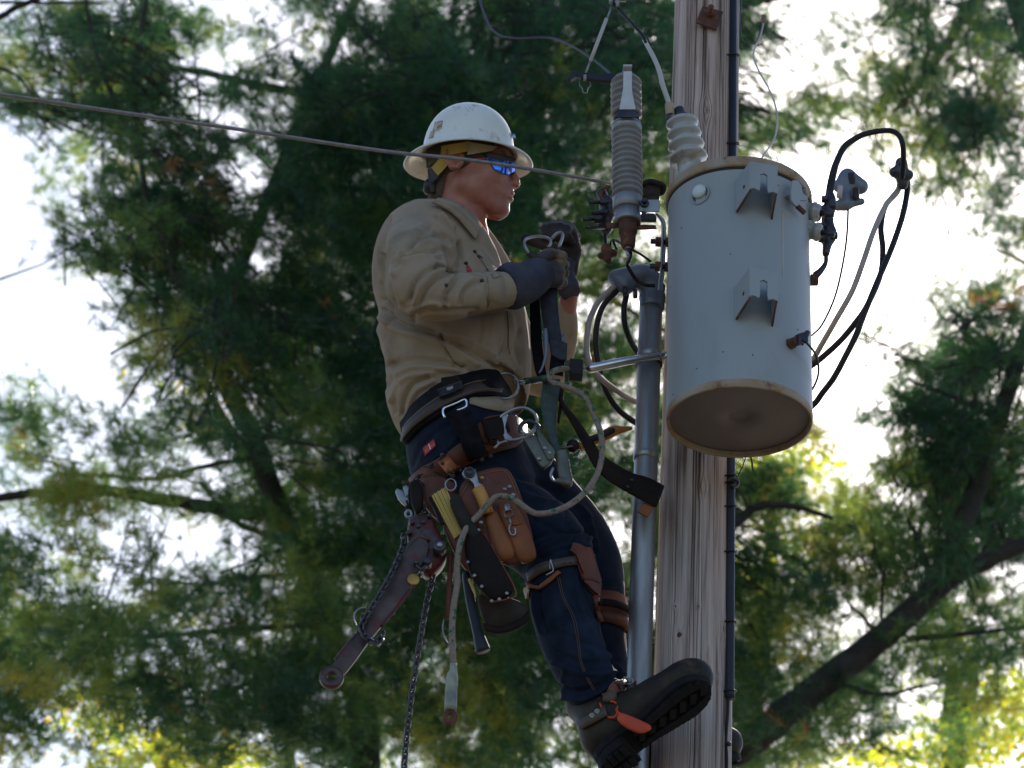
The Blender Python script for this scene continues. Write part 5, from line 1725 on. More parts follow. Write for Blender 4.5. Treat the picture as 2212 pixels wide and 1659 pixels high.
# flank
fo(4, [(170, 555), (330, 670), (600, 745), (800, 850), (1000, 950), (1150, 1060)], 9, -.014)
fo(4, [(170, 470), (300, 580), (420, 650)], 10, -.012); fo(4, [(160, 620), (300, 730), (560, 800), (780, 900), (960, 1010)], 11, .010)
fo(4, [(620, 740), (880, 800), (1090, 930), (1260, 1060)], 8, .010); fo(4, [(650, 760), (700, 880), (780, 1010)], 6, -.007)
fo(4, [(700, 770), (760, 880), (850, 1000)], 8, .006)
fo(4, [(250, 1010), (420, 965), (660, 985), (840, 1035)], 10, -.012); fo(4, [(260, 1100), (440, 1035), (640, 1050), (800, 1060)], 10, .010)
fo(4, [(205, 1200), (280, 1080), (400, 1000)], 8, -.008); fo(4, [(240, 1320), (310, 1180), (420, 1110), (600, 1090)], 8, .008)
fo(4, [(330, 1440), (350, 1300), (420, 1180), (560, 1120)], 7, -.012); fo(4, [(400, 1380), (460, 1240), (600, 1160)], 8, .008)
fo(4, [(280, 1420), (270, 1280), (310, 1180)], 7, -.008)
fo(4, [(1120, 950), (1190, 1050), (1330, 1140)], 6, -.010); fo(4, [(1210, 570), (1225, 700), (1210, 850), (1160, 950)], 6, -.008)
fo(4, [(1250, 600), (1270, 760), (1240, 900), (1300, 1050)], 8, .007); fo(4, [(1330, 720), (1300, 850), (1330, 980)], 7, -.007)
fo(4, [(1010, 620), (1000, 750), (960, 860)], 9, -.006); fo(4, [(1100, 620), (1090, 760), (1060, 880)], 8, .006)
fo(4, [(160, 330), (180, 450), (230, 560), (230, 680)], 7, -.009); fo(4, [(420, 690), (540, 720), (700, 760)], 10, -.010)
fo(4, [(130, 700), (200, 850), (220, 1000)], 8, .006); fo(4, [(900, 600), (1000, 590), (1180, 560)], 9, -.010)
fo(4, [(860, 1040), (940, 1100), (1010, 1190)], 6, -.006)
V = folds(V, N, fl)
V = V + N * (.0022 * snoise(V, 22, 5, 2) + .0011 * snoise(V, 60, 6, 2))[:, None]
bvh('shirt', V, F)
shirt = MB().add(V, F).build('shirt', M_shirt); keep(shirt, person)
# cuff edge, collar, placket, pocket, seam
keep(MB().add(*drape_ribbon([X(4, 1165, 225), X(4, 1195, 330), X(4, 1205, 430), X(4, 1195, 545)], [X(4, 1040, 230), X(4, 1055, 330), X(4, 1060, 430), X(4, 1050, 530)], ['shirt'], .0015, .002)).build('cuff', M_shirt), person)
A = [X(1, *p) for p in [(700, 985), (800, 1005), (900, 1060), (975, 1130), (1035, 1205)]]
Bq = [X(1, *p) for p in [(640, 1010), (740, 1050), (840, 1120), (915, 1205), (1000, 1310)]]
ca, cb = drape(dense(A, 6), ['shirt', 'head'], .014), drape(dense(Bq, 6), ['shirt'], .010)
cm = (ca + cb) / 2 + nrm(CAM - ca.mean(0)) * .010
ca, cb, cm = smooth_line(ca, 4), smooth_line(cb, 4), smooth_line(cm, 4)
keep(MB().add(*ribbonw(ca, cm, .003)).add(*ribbonw(cm, cb, .003)).build('collar', M_shirt), person)
A = [X(1, 690, 960) + (MD - .05,), X(1, 700, 950) + (MD, ), X(1, 760, 960) + (MD + .05,), X(1, 900, 1060) + (MD + .06,), X(1, 1040, 1180) + (MD + .03,)]
Bq = [X(1, 560, 985) + (MD - .06,), X(1, 590, 975) + (MD, ), X(1, 700, 985) + (MD + .08,), X(1, 880, 1120) + (MD + .09,), X(1, 1080, 1260) + (MD + .03,)]
keep(MB().add(*ribbon2(A, Bq, .004)).build('collar', M_shirt), person)
V, F = sdf_build([sd_mesh(*limb([X(1, 1030, 1180) + (MD - .01, 20, .03), X(1, 1050, 1260) + (MD - .01, 17, .03), X(1, 1075, 1350) + (MD - .01, 11, .02), X(1, 1090, 1400) + (MD - .01, 5, .01)], 16, 3))], .003, .01)
keep(MB().add(V, F).build('undershirt', M_orange), person)
keep(MB().add(*drape_ribbon([X(1, 1060, 1370), X(1, 1130, 1450), X(1, 1200, 1540), X(1, 1240, 1600)], [X(1, 1010, 1390), X(1, 1070, 1470), X(1, 1130, 1560), X(1, 1170, 1620)], ['shirt'], .002, .002)).build('placket', M_shirt), person)
keep(MB().add(*drape_ribbon([X(4, 1215, 560), X(4, 1228, 700), X(4, 1225, 850), X(4, 1240, 930)], [X(4, 1222, 560), X(4, 1235, 700), X(4, 1232, 850), X(4, 1247, 930)], ['shirt'], .0008, .001)).build('seam', mat('dark_seam', (.10, .075, .05), None, rough=.9)), person)
keep(MB().add(*drape_ribbon([X(4, 655, 750), X(4, 700, 880), X(4, 780, 1000), X(4, 850, 1035)], [X(4, 661, 747), X(4, 706, 876), X(4, 786, 996), X(4, 852, 1030)], ['shirt'], .0006, .0008)).build('seam', MATS['dark_seam']), person)
keep(MB().add(*decal([X(4, 872, 185), X(4, 890, 178), X(4, 922, 225), X(4, 885, 240)], ['shirt'], .001, 4, .001)).build('name_patch', M_redtag), person)
for k_, u, v in [(1, 1010, 1392), (1, 1045, 1435), (1, 1060, 1445), (4, 1008, 310), (4, 705, 345), (1, 940, 1490)]:
    P = hit(*X(k_, u, v), ['shirt'], .001)
    keep(MB().add(*lathe([(.0045, 0), (.0045, .0015), (.003, .002)], P, nrm(CAM - P), 12)).build('button', M_dsteel), person)

# ---- jeans
J1 = [(988, 905, MD - .0, 98, .125), (992, 925, MD - .01, 112, .15), (998, 955, MD - .02, 122, .165), (1012, 1005, MD - .03, 126, .17), (1045, 1060, -.06, 118, .15), (1090, 1108, -.09, 100, .12),
      (1150, 1150, -.12, 92, .105), (1202, 1205, -.145, 82, .09), (1212, 1260, -.15, 76, .082), (1218, 1320, -.15, 72, .076), (1236, 1390, -.155, 67, .07), (1262, 1450, -.16, 62, .064), (1284, 1497, -.16, 58, .058), (1298, 1522, -.16, 50, .05)]
J2 = [(1040, 960, .02, 100, .13), (1110, 1040, .05, 100, .12), (1200, 1120, .06, 85, .10), (1268, 1195, .055, 70, .08), (1300, 1252, .05, 50, .065), (1303, 1320, .05, 48, .06), (1308, 1400, .05, 46, .055), (1322, 1460, .05, 40, .052), (1335, 1520, .05, 40, .05)]
V, F = sdf_build([sd_mesh(*limb(J1, 32, 5)), (sd_mesh(*limb(J2, 28, 5)), .03)], .0045, .02)
V = smoothV(V, F, 1)
N = vnormals(V, F)
if (N * (V - V.mean(0))).sum() < 0: N = -N
fl = []
fo(7, [(280, 180), (400, 130), (520, 125), (640, 150)], 7, -.008); fo(7, [(300, 260), (440, 190), (600, 160), (690, 190)], 7, .008)
fo(7, [(340, 300), (480, 240), (620, 230), (700, 260)], 6, -.008); fo(7, [(540, 130), (545, 200), (530, 260)], 6, -.006)
fo(7, [(660, 60), (690, 160), (710, 260)], 7, .006); fo(7, [(450, 420), (480, 560), (560, 700), (575, 900), (620, 1080), (700, 1180)], 2.2, .003)
fo(7, [(330, 480), (330, 620), (380, 780)], 7, -.008); fo(7, [(290, 520), (300, 650), (340, 780)], 7, .006)
fo(7, [(600, 420), (640, 560), (700, 680)], 8, -.006); fo(7, [(560, 500), (600, 640), (680, 800)], 8, .005)
fo(7, [(430, 900), (560, 960), (720, 980), (840, 960)], 9, -.007); fo(7, [(420, 980), (560, 1040), (700, 1060), (820, 1040)], 8, .007)
fo(7, [(470, 1120), (560, 1160), (700, 1130), (830, 1060)], 8, -.009); fo(7, [(500, 1200), (600, 1220), (720, 1170), (800, 1110)], 7, .008)
fo(7, [(540, 1270), (640, 1260), (720, 1200)], 6, -.008); fo(7, [(400, 760), (520, 800), (660, 860), (780, 900)], 9, -.005)
fo(7, [(740, 870), (800, 960), (860, 1020)], 7, .006); fo(7, [(520, 960), (480, 1100), (500, 1200)], 7, .005)
fo(5, [(880, 880), (1000, 960), (1200, 1020), (1400, 1100)], 10, -.008); fo(5, [(1100, 1120), (1300, 1180), (1500, 1200), (1600, 1290)], 10, .006)
fo(5, [(1180, 1300), (1330, 1380), (1500, 1420), (1620, 1400)], 9, -.007); fo(5, [(1200, 1500), (1350, 1440), (1550, 1440)], 8, .006)
fo(5, [(260, 900), (330, 760), (450, 640), (600, 560)], 9, -.005); fo(5, [(420, 860), (540, 760), (640, 640)], 9, .004)
fo(5, [(1340, 1090), (1420, 1250), (1430, 1400)], 9, -.005)
V = folds(V, N, fl)
V = V + N * (.0020 * snoise(V, 26, 15, 2) + .0012 * snoise(V, 70, 16, 2))[:, None]
bvh('jeans', V, F)
keep(MB().add(V, F).build('jeans', M_jeans), person)
M_thread = mat('rust_thread', (.12, .07, .05), None, rough=.9)
for pts in ([(448, 420), (480, 560), (548, 690), (578, 860), (600, 1000), (680, 1160)],):
    a = drape(dense([X(7, *p) for p in pts], 5), ['jeans'], .0012)
    keep(MB().add(*tube(smooth_line(a), .0006, 5)).build('seam', M_thread), person)
    a = drape(dense([X(7, p[0] + 12, p[1]) for p in pts], 5), ['jeans'], .0012)
    keep(MB().add(*tube(smooth_line(a), .0006, 5)).build('seam', M_thread), person)
for pts in ([(270, 640), (380, 540), (520, 470), (560, 470)], [(290, 660), (400, 555), (540, 485)], [(520, 30), (440, 120), (330, 200)]):
    kk = 5
    a = drape(dense([X(5, *p) for p in pts], 5), ['jeans'], .0012)
    keep(MB().add(*tube(smooth_line(a), .0006, 5)).build('seam', M_thread), person)
# red jeans label with a pale stroke
keep(MB().add(*decal([X(5, 345, 772), X(5, 425, 705), X(5, 442, 752), X(5, 360, 828)], ['jeans'], .001, 5, .001)).build('red_label', M_redtag), person)
keep(MB().add(*decal([X(5, 386, 742), X(5, 393, 737), X(5, 408, 778), X(5, 401, 784)], ['jeans'], .0022, 3, .0005)).build('label_stroke', M_white), person)
for i in range(3):
    keep(MB().add(*decal([X(5, 360 + i * 9, 785 - i * 8), X(5, 365 + i * 9, 781 - i * 8), X(5, 371 + i * 9, 800 - i * 8), X(5, 366 + i * 9, 804 - i * 8)], ['jeans'], .0022, 2, .0004)).build('label_letter', mat('pale_red', (.55, .2, .2), None)), person)
    keep(MB().add(*decal([X(5, 408 + i * 8, 748 - i * 7), X(5, 412 + i * 8, 744 - i * 7), X(5, 418 + i * 8, 762 - i * 7), X(5, 414 + i * 8, 766 - i * 7)], ['jeans'], .0022, 2, .0004)).build('label_letter', MATS['pale_red']), person)

# ---- gloves
def gl(pts): return [sd_round(Q(*a[:3]), Q(*b[:3]), a[3] * mpp(*a[:3]), b[3] * mpp(*b[:3])) for a, b in zip(pts[:-1], pts[1:])]
# right glove (near): cuff
cuffA = [(1088, 622, -.262, 46, .050), (1105, 618, -.255, 52, .052), (1130, 612, -.24, 46, .047), (1158, 596, -.215, 38, .042), (1172, 588, -.205, 34, .036)]
V, F = limb(cuffA, 28, 5)
cv, cf = sdf_build([sd_mesh(V, F)], .003, .01, cuts=[])
N = vnormals(cv, cf)
cv = cv + N * (.0030 * snoise(cv, 55, 21, 2))[:, None] * (1 if (N * (cv - cv.mean(0))).sum() > 0 else -1)
keep(MB().add(cv, cf).build('glove_cuff', M_glove), person)
hand = gl([(1150, 600, -.21, 30), (1180, 580, -.19, 31), (1192, 572, -.17, 27)]) + gl([(1165, 575, -.20, 24), (1185, 556, -.19, 20)])
# four fingers, folded round the strap
for i in range(4):
    y = 551 + 18.5 * i
    hand += gl([(1178, y + 4, -.21, 12), (1203 + (3 if i in (1, 2) else 0), y, -.205, 12.5), (1214 + (3 if i in (1, 2) else 0), y + 3, -.18, 11), (1205, y + 8, -.155, 10), (1190, y + 9, -.15, 9)])
hv, hf = sdf_build([(h, .006) for h in hand], .0024, .006)
N = vnormals(hv, hf); sg_ = 1 if (N * (hv - hv.mean(0))).sum() > 0 else -1
hv = hv + N * sg_ * (.0010 * snoise(hv, 90, 31, 2))[:, None]
bvh('hand', hv, hf)
keep(MB().add(hv, hf).build('glove', M_glovel), person)
th_ = gl([(1172, 560, -.225, 12), (1190, 549, -.222, 12.5), (1206, 552, -.215, 11.5), (1213, 564, -.205, 9.5)])
hv, hf = sdf_build(th_, .0024, .006)
keep(MB().add(hv, hf).build('glove_thumb', M_glovel), person)
# dark elastic back of the glove
keep(MB().add(*drape_ribbon([X('A', 440, 740), X('A', 560, 830), X('A', 650, 960), X('A', 710, 1100), X('A', 720, 1220)], [X('A', 520, 690), X('A', 690, 800), X('A', 800, 940), X('A', 850, 1080), X('A', 850, 1180)], ['hand'], .002, .004)).build('glove_shirring', M_gloved), person)
# left glove (far)
V, F = limb([(1234, 634, .0, 22, .036), (1226, 618, .0, 26, .038), (1222, 596, .0, 22, .034), (1228, 570, .0, 20, .030)], 24, 5)
cv, cf = sdf_build([sd_mesh(V, F)], .003, .01)
N = vnormals(cv, cf); sg_ = 1 if (N * (cv - cv.mean(0))).sum() > 0 else -1
cv = cv + N * sg_ * (.0018 * snoise(cv, 50, 22, 2))[:, None]
keep(MB().add(cv, cf).build('glove_cuff', M_glove), person)
hand = gl([(1230, 585, .0, 19), (1234, 545, .0, 22), (1225, 515, -.01, 24), (1212, 502, -.015, 18)])
for i, (x, y) in enumerate([(1182, 489), (1198, 485), (1214, 485), (1229, 490)]):
    hand += gl([(x + 14, y + 22, .02, 11), (x, y, .0, 10.5), (x - 5, y + 6, -.035, 10), (x - 3, y + 22, -.05, 9.5), (x + 6, y + 30, -.04, 8.5)])
hand += gl([(1222, 545, -.02, 12), (1190, 535, -.03, 11), (1155, 522, -.03, 12), (1136, 516, -.03, 12)])
hv, hf = sdf_build([(h, .005) for h in hand], .0024, .006)
N = vnormals(hv, hf); sg_ = 1 if (N * (hv - hv.mean(0))).sum() > 0 else -1
hv = hv + N * sg_ * (.0012 * snoise(hv, 80, 32, 2))[:, None]
keep(MB().add(hv, hf).build('glove', M_gloved), person)

# ---- boots
def boot(ankle, toe_scr, depth_toe, vis, L, name_side):
    """ankle: (px,py,dy); toe_scr: screen direction (x right, y up); vis: how far the sole turns to the camera"""
    a = Q(*ankle)
    tx, ty = toe_scr
    xd = nrm(RGT * tx + UPV * ty + FWD * depth_toe)
    dn = RGT * (-ty) * -1 + UPV * (-tx)                 # screen normal on the sole side
    dn = nrm(RGT * ty + UPV * -tx)
    dn = nrm(dn - xd * (dn @ xd))
    n = nrm(dn * math.cos(vis) - FWD * math.sin(vis))
    n = nrm(n - xd * (n @ xd))
    z = -n
    y = np.cross(z, xd)
    R = np.stack([xd, y, z])
    o = a + n * .085 - xd * .06                        # heel, at sole level
    def B(p, q, r): return o + xd * p * L + y * q + z * r
    P = [sd_round(B(.18, 0, .058), B(.20, 0, .115), .043, .042), sd_ell(B(.16, 0, .05), (.055, .040, .052), R), sd_round(B(.22, 0, .07), B(.60, 0, .048), .046, .042),
         sd_ell(B(.78, .003, .036), (.075, .050, .036), R), sd_ell(B(.90, .004, .033), (.046, .044, .034), R), sd_ell(B(.5, .0, .03), (.12, .042, .032), R),
         sd_round(B(.2, 0, .11), B(.16, 0, .155), .043, .046)]
    V, F = sdf_build(P, .003, .03)
    # flatten anything under the welt
    q = (V - o) @ z
    V = V + z[None] * np.maximum(0.004 - q, 0)[:, None]
    N = vnormals(V, F); s_ = 1 if (N * (V - V.mean(0))).sum() > 0 else -1
    V = V + N * s_ * (.0011 * snoise(V, 60, 41, 3))[:, None]
    up = MB().add(V, F).build('boot', M_boot); keep(up, person)
    bvh('boot' + name_side, V, F)
    # sole: outline swept in thickness
    t = np.linspace(0, 1, 26)
    half = np.interp(t, [0, .04, .12, .25, .42, .6, .78, .9, .97, 1.0], [.012, .026, .035, .036, .033, .042, .050, .043, .026, .008])
    out = [(tt, h) for tt, h in zip(t, half)] + [(tt, -h) for tt, h in zip(t[::-1], half[::-1])]
    def layer(lo, hi, f0, f1, sc, name, m):
        pts = [(max(f0, min(f1, p)), q2 * sc) for p, q2 in out]
        seen, pp = set(), []
        for p in pts:
            kx = (round(p[0], 3), round(p[1], 4))
            if kx in seen: continue
            seen.add(kx); pp.append(p)
        return MB().add(*plate([B(-.02 + 1.04 * p, q2, hi) for p, q2 in pp], hi - lo, back=-z, bev=.002)).build(name, m)
    keep(layer(-.010, .008, 0, 1, 1.03, 'sole', M_sole), person)
    h = layer(-.032, -.0095, 0, .27, .97, 'boot_heel', M_sole); keep(h, person)
    lug = MB()
    for i in range(13):
        p = .36 + i * .048
        hw_ = float(np.interp(p, t, half)) * .86
        for sgn in (-1, 1):
            lug.add(*box(B(p, sgn * hw_ * .72, -.0125), xd * .0065, y * hw_ * .26, z * .0055, .001))
        if i % 2 == 0: lug.add(*box(B(p + .01, 0, -.0125), nrm(xd + y * .6) * .007, nrm(y - xd * .6) * hw_ * .33, z * .005, .001))
    for i in range(4):
        for sgn in (-1, 1):
            lug.add(*box(B(.04 + i * .055, sgn * .018, -.035), xd * .006, y * .013, z * .005, .001))
    o_ = lug.build('sole_lugs', M_sole, smooth=False); keep(o_, person); o_['kind'] = 'stuff'
    return B, xd, y, z


Bn, bx, by, bz = boot((1312, 1552, -.17), (.80, .60), -.02, math.radians(52), .265, 'R')
Bf, _, _, _ = boot((1350, 1612, .05), (.85, .2), .25, math.radians(15), .29, 'L')
V, F = limb([(1284, 1500, -.16, 50, .05), (1300, 1530, -.16, 46, .047), (1316, 1560, -.16, 42, .043)], 24, 3)
keep(MB().add(V, F).build('boot_shaft', M_boot), person)
bvh('shaft', V, F)
V, F = limb([(1335, 1520, .05, 42, .05), (1350, 1560, .05, 40, .045), (1352, 1612, .05, 38, .043)], 24, 3)
keep(MB().add(V, F).build('boot_shaft', M_boot), person)

# ------------------------------------------------------------------ belts, straps, tools
SJ = ['shirt', 'jeans']


def dyh(px, py, off=.012, names=SJ):
    h = hit(px, py, names, 0)
    return (h[1] - YP if h is not None else -.2) - off


def back_loop(A, Bq, names, off, thick):
    """strap running round the far side, from the last edge pair to the first"""
    n = 12
    out = []
    for E_ in (A, Bq):
        p, q = np.array(E_[-1][:2], float), np.array(E_[0][:2], float)
        pts = []
        for t in np.linspace(0.03, .97, n):
            x, y = p * (1 - t) + q * t
            h = hit(x, y, names, off, back=True)
            pts.append(h if h is not None else Q(x, y, .12))
        out.append(smooth_line(np.array(pts), 3))
    return ribbonw(out[0], out[1], thick)


# body belt
bb = thing('body_belt', 'wide black padded body belt cinched over the hem of the khaki shirt', 'belt', None, Q(1000, 860, -.05))
A = [X(5, *p) for p in [(196, 570), (300, 440), (480, 305), (650, 220), (800, 178), (890, 200), (965, 290)]]
B_ = [X(5, *p) for p in [(226, 745), (335, 625), (480, 530), (600, 450), (700, 398), (860, 385), (1000, 380)]]
keep(MB().add(*drape_ribbon(A, B_, SJ, .007, .009)).build('webbing', M_web), bb)
keep(MB().add(*back_loop(A, B_, SJ, .007, .009)).build('webbing', M_web), bb)
A2 = [X(5, *p) for p in [(214, 640), (318, 530), (470, 415), (640, 330), (780, 290), (900, 290)]]
B2 = [X(5, *p) for p in [(222, 720), (332, 605), (480, 505), (650, 410), (790, 372), (905, 372)]]
keep(MB().add(*drape_ribbon(A2, B2, SJ, .014, .004)).build('overlay_strap', mat('brown_black_leather', (.045, .028, .022), (.025, .017, .015), rough=.6, nscale=20)), bb)
for off in (0, 1):
    L = [(p[0], p[1]) for p in (A2 if off == 0 else B2)]
    a = drape(dense([(x + 1, y + (3 if off == 0 else -3)) for x, y in L], 6), SJ, .0175)
    keep(MB().add(*tube(smooth_line(a), .0006, 5)).build('stitching', mat('tan_thread', (.25, .14, .07), None, rough=.9)), bb)
keep(MB().add(*decal([X(5, 500, 300), X(5, 610, 285), X(5, 635, 335), X(5, 500, 380)], SJ, .014, 6, .008)).build('buckle_pad', M_dleather), bb)
keep(MB().add(*decal([X(5, 480, 385), X(5, 632, 330), X(5, 640, 385), X(5, 498, 440)], SJ, .018, 6, .008)).build('buckle', M_black), bb)
keep(MB().add(*decal([X(5, 548, 378), X(5, 575, 368), X(5, 580, 386), X(5, 553, 396)], SJ, .0265, 3, .0006)).build('buckle_mark', mat('faded_grey_print', (.25, .26, .3), None)), bb)
d0 = dyh(*X(5, 590, 440), off=.03)
keep(MB().add(*qt(XL(5, [(508, 540, d0), (494, 505, d0), (498, 470, d0), (540, 450, d0), (600, 425, d0), (650, 402, d0), (668, 410, d0), (672, 440, d0), (655, 462, d0), (600, 484, d0)]), [2.6] * 10, 4, 8)).build('hook_buckle', mat('polished_steel', (.7, .74, .8), None, rough=.18, metal=1.)), bb)
# upper D ring
d0 = dyh(*X(4, 1130, 1230), off=.022)
ring = []
keep(MB().add(*qt(XL(4, [(1015, 1134, d0), (1060, 1130, d0), (1110, 1120, d0), (1125, 1200, d0), (1148, 1292, d0)]), 2.9, 3, 10)).build('ring_bar', M_steel), bb)
keep(MB().add(*qt(XL(4, [(1050, 1296, d0), (1100, 1300, d0), (1148, 1290, d0)]), 3.0, 3, 10)).build('ring_bar', M_steel), bb)
keep(MB().add(*qt(XL(4, [(1110, 1122, d0), (1170, 1092, d0), (1235, 1090, d0), (1290, 1125, d0 - .005), (1312, 1185, d0 - .008), (1298, 1245, d0 - .005), (1250, 1288, d0), (1195, 1300, d0), (1148, 1290, d0)]), 3.0, 5, 12)).build('d_ring', M_steel), bb)
# shirt tail under the belt
keep(MB().add(*drape_ribbon([X(5, 690, 395), X(5, 800, 395), X(5, 900, 385), X(5, 1030, 375)], [X(5, 690, 440), X(5, 800, 475), X(5, 930, 500), X(5, 1010, 480)], SJ, .004, .003)).build('shirt_tail', M_shirt), person)

# leather tool belt
tb = thing('tool_belt', 'brown leather tool belt sagging round the hips below the black belt', 'belt', None, Q(1000, 1000, -.1))
A = [X(5, *p) for p in [(225, 1030), (300, 960), (400, 880), (520, 800), (620, 740), (730, 690), (850, 700), (1000, 690), (1085, 600)]]
B_ = [X(5, *p) for p in [(290, 1130), (400, 1070), (500, 1000), (600, 950), (700, 900), (800, 850), (900, 810), (1000, 770), (1110, 690)]]
keep(MB().add(*drape_ribbon(A, B_, ['jeans'], .008, .008)).build('belt_strap', M_leather), tb)
keep(MB().add(*back_loop(A, B_, ['jeans'], .008, .008)).build('belt_strap', M_leather), tb)
keep(MB().add(*drape_ribbon([X(5, 735, 620), X(5, 800, 560), X(5, 900, 545), X(5, 1000, 555), X(5, 1080, 620)], [X(5, 760, 740), X(5, 850, 735), X(5, 930, 740), X(5, 1000, 735), X(5, 1075, 720)], ['jeans'], .012, .012)).build('hip_pad', M_leather), tb)
keep(MB().add(*decal([X(5, 745, 610), X(5, 890, 570), X(5, 930, 690), X(5, 790, 735)], ['jeans'], .026, 6, .006)).build('hip_band', M_dleather), tb)
keep(MB().add(*drape_ribbon([X(5, 540, 555), X(5, 600, 690), X(5, 650, 800), X(5, 690, 900)], [X(5, 690, 530), X(5, 740, 660), X(5, 780, 770), X(5, 815, 850)], SJ, .026, .004)).build('suspender_strap', M_web), tb)
keep(MB().add(*decal([X(5, 482, 878), X(5, 548, 832), X(5, 626, 912), X(5, 562, 972)], ['jeans'], .017, 4, .0012)).build('copper_label', M_copper), tb)
for u, v in [(515, 880), (540, 915), (585, 905), (560, 940)]:
    P = hit(*X(5, u, v), ['jeans'], .0185); keep(MB().add(*lathe([(.004, 0), (.003, .0012)], P, nrm(CAM - P), 10)).build('label_rivet', M_dsteel), tb)
for u, v in [(355, 975), (430, 890), (510, 820), (785, 890), (835, 860), (460, 968), (590, 990), (330, 1060)]:
    P = hit(*X(5, u, v), ['jeans'], .0165)
    keep(MB().add(*lathe([(.005, 0), (.0055, .001), (.004, .002), (.002, .0018)], P, nrm(CAM - P), 12)).build('grommet', M_dsteel), tb)
for i in range(3):
    c = [(350, 980), (425, 893), (508, 823)][i]
    a = drape([X(5, c[0] - 30, c[1] + 12), X(5, c[0], c[1] - 14), X(5, c[0] + 32, c[1] - 22)], ['jeans'], .0175)
    keep(MB().add(*tube(catmull(a, 4), .0012, 6)).build('lacing', M_dleather), tb)
# lower big D ring
d0 = dyh(*X(5, 950, 620), off=.045)
keep(MB().add(*plate([Q(*X(5, u, v), d0) for u, v in [(885, 560), (930, 520), (985, 500), (975, 560), (965, 610), (985, 660), (1020, 690), (1000, 715), (965, 710), (940, 650)]], .007, bev=.0015)).build('ring_plate', M_steel), tb)
keep(MB().add(*qt(XL(5, [(765, 606, d0), (830, 575, d0), (900, 550, d0)]), [1.2, 2.4, 4], 4, 8)).build('ring_arm', M_steel), tb)
keep(MB().add(*qt(XL(5, [(980, 715, d0), (920, 735, d0), (880, 772, d0)]), [3.8, 3, 3], 4, 8)).build('ring_arm', M_steel), tb)
keep(MB().add(*qt(XL(5, [(900, 710, d0), (915, 740, d0)]), [3, 3], 2, 8)).build('ring_arm', M_steel), tb)
keep(MB().add(*qt(XL(5, [(900, 555, d0), (960, 510, d0), (1030, 475, d0), (1110, 465, d0), (1180, 500, d0), (1205, 560, d0), (1190, 625, d0), (1140, 675, d0), (1070, 700, d0), (985, 712, d0)]), [3.4] * 10, 5, 12)).build('d_ring', M_steel), tb)

# pouches -------------------------------------------------------------
D0 = -.235
po = tb
keep(MB().add(*pillow([X('6', *p) if False else X(6, *p) + (D0,) for p in [(880, 140), (960, 60), (1100, 20), (1180, 30), (1230, 130), (1290, 300), (1335, 480), (1310, 560), (1180, 600), (1110, 560), (1000, 420), (900, 260)]], .018, flat=4)).build('pouch', M_leather), po)
keep(MB().add(*pillow([X(6, *p) + (D0 - .012,) for p in [(1030, 310), (1095, 258), (1150, 350), (1222, 520), (1205, 556), (1110, 572), (1070, 450)]], .022, flat=2.6)).build('wrench_holster', M_tan), po)
keep(MB().add(*pillow([X(6, *p) + (D0 - .010,) for p in [(1098, 240), (1175, 195), (1215, 240), (1262, 300), (1340, 500), (1342, 552), (1265, 580), (1215, 545), (1150, 380)]], .022, flat=2.8)).build('small_pouch', M_tan), po)
keep(MB().add(*pillow([X(6, *p) + (D0 - .006,) for p in [(780, 340), (880, 300), (960, 430), (1010, 560), (940, 640), (860, 520)]], .014, flat=3)).build('pouch', M_leather), po)
keep(MB().add(*pillow([X(6, *p) + (D0 + .02,) for p in [(640, 110), (760, 60), (900, 130), (820, 250), (760, 330), (680, 240)]], .016, flat=3)).build('pouch', M_leather), po)
keep(MB().add(*pillow([X(6, *p) + (D0 + .035,) for p in [(985, 760), (1100, 760), (1290, 820), (1300, 900), (1240, 950), (1130, 985), (1045, 970), (1020, 880)]], .03, flat=2.2)).build('canvas_bag', M_canvas), po)
keep(MB().add(*ribbon2([X(6, 1030, 930) + (D0 - .0,), X(6, 1130, 945) + (D0,), X(6, 1240, 905) + (D0,), X(6, 1298, 850) + (D0,)], [X(6, 1045, 975) + (D0,), X(6, 1135, 988) + (D0,), X(6, 1250, 950) + (D0,), X(6, 1300, 900) + (D0,)], .006)).build('bag_edge', M_dleather), po)
keep(MB().add(*pillow([X(6, *p) + (D0 - .03,) for p in [(915, 450), (960, 405), (1030, 400), (1100, 520), (1218, 735), (1165, 785), (1080, 800), (1000, 720), (940, 620)]], .016, flat=3.5)).build('knife_sheath', M_dleather), po)
keep(MB().add(*qt(XL(6, [(1035, 405, D0 - .035), (1110, 535, D0 - .035), (1222, 740, D0 - .035), (1170, 785, D0 - .035), (1080, 803, D0 - .035)]), 1.6, 4, 8)).build('sheath_edging', mat('red_leather', (.25, .04, .03), (.16, .03, .02), rough=.5, nscale=20)), po)
for u, v in [(1080, 797), (1124, 787), (1168, 752), (1022, 712), (980, 648), (940, 570)]:
    c = Q(*X(6, u, v), D0 - .045)
    keep(MB().add(*lathe([(.004, 0), (.0036, .002), (.0015, .003)], c, np.array([0, -1., 0]), 10)).build('rivet', M_steel), po)
for k_, u, v in [(6, 1156, 142), (6, 1184, 128), (6, 1206, 175), (6, 1002, 382), (6, 1018, 337)]:
    c = Q(*X(k_, u, v), D0 - .034)
    keep(MB().add(*lathe([(.0048, 0), (.004, .002), (.0015, .003)], c, np.array([0, -1., 0]), 10)).build('rivet', M_steel), po)
c = Q(*X(5, 790, 995), D0 - .032); keep(MB().add(*lathe([(.005, 0), (.004, .002), (.0015, .003)], c, np.array([0, -1., 0]), 10)).build('rivet', M_brass), po)
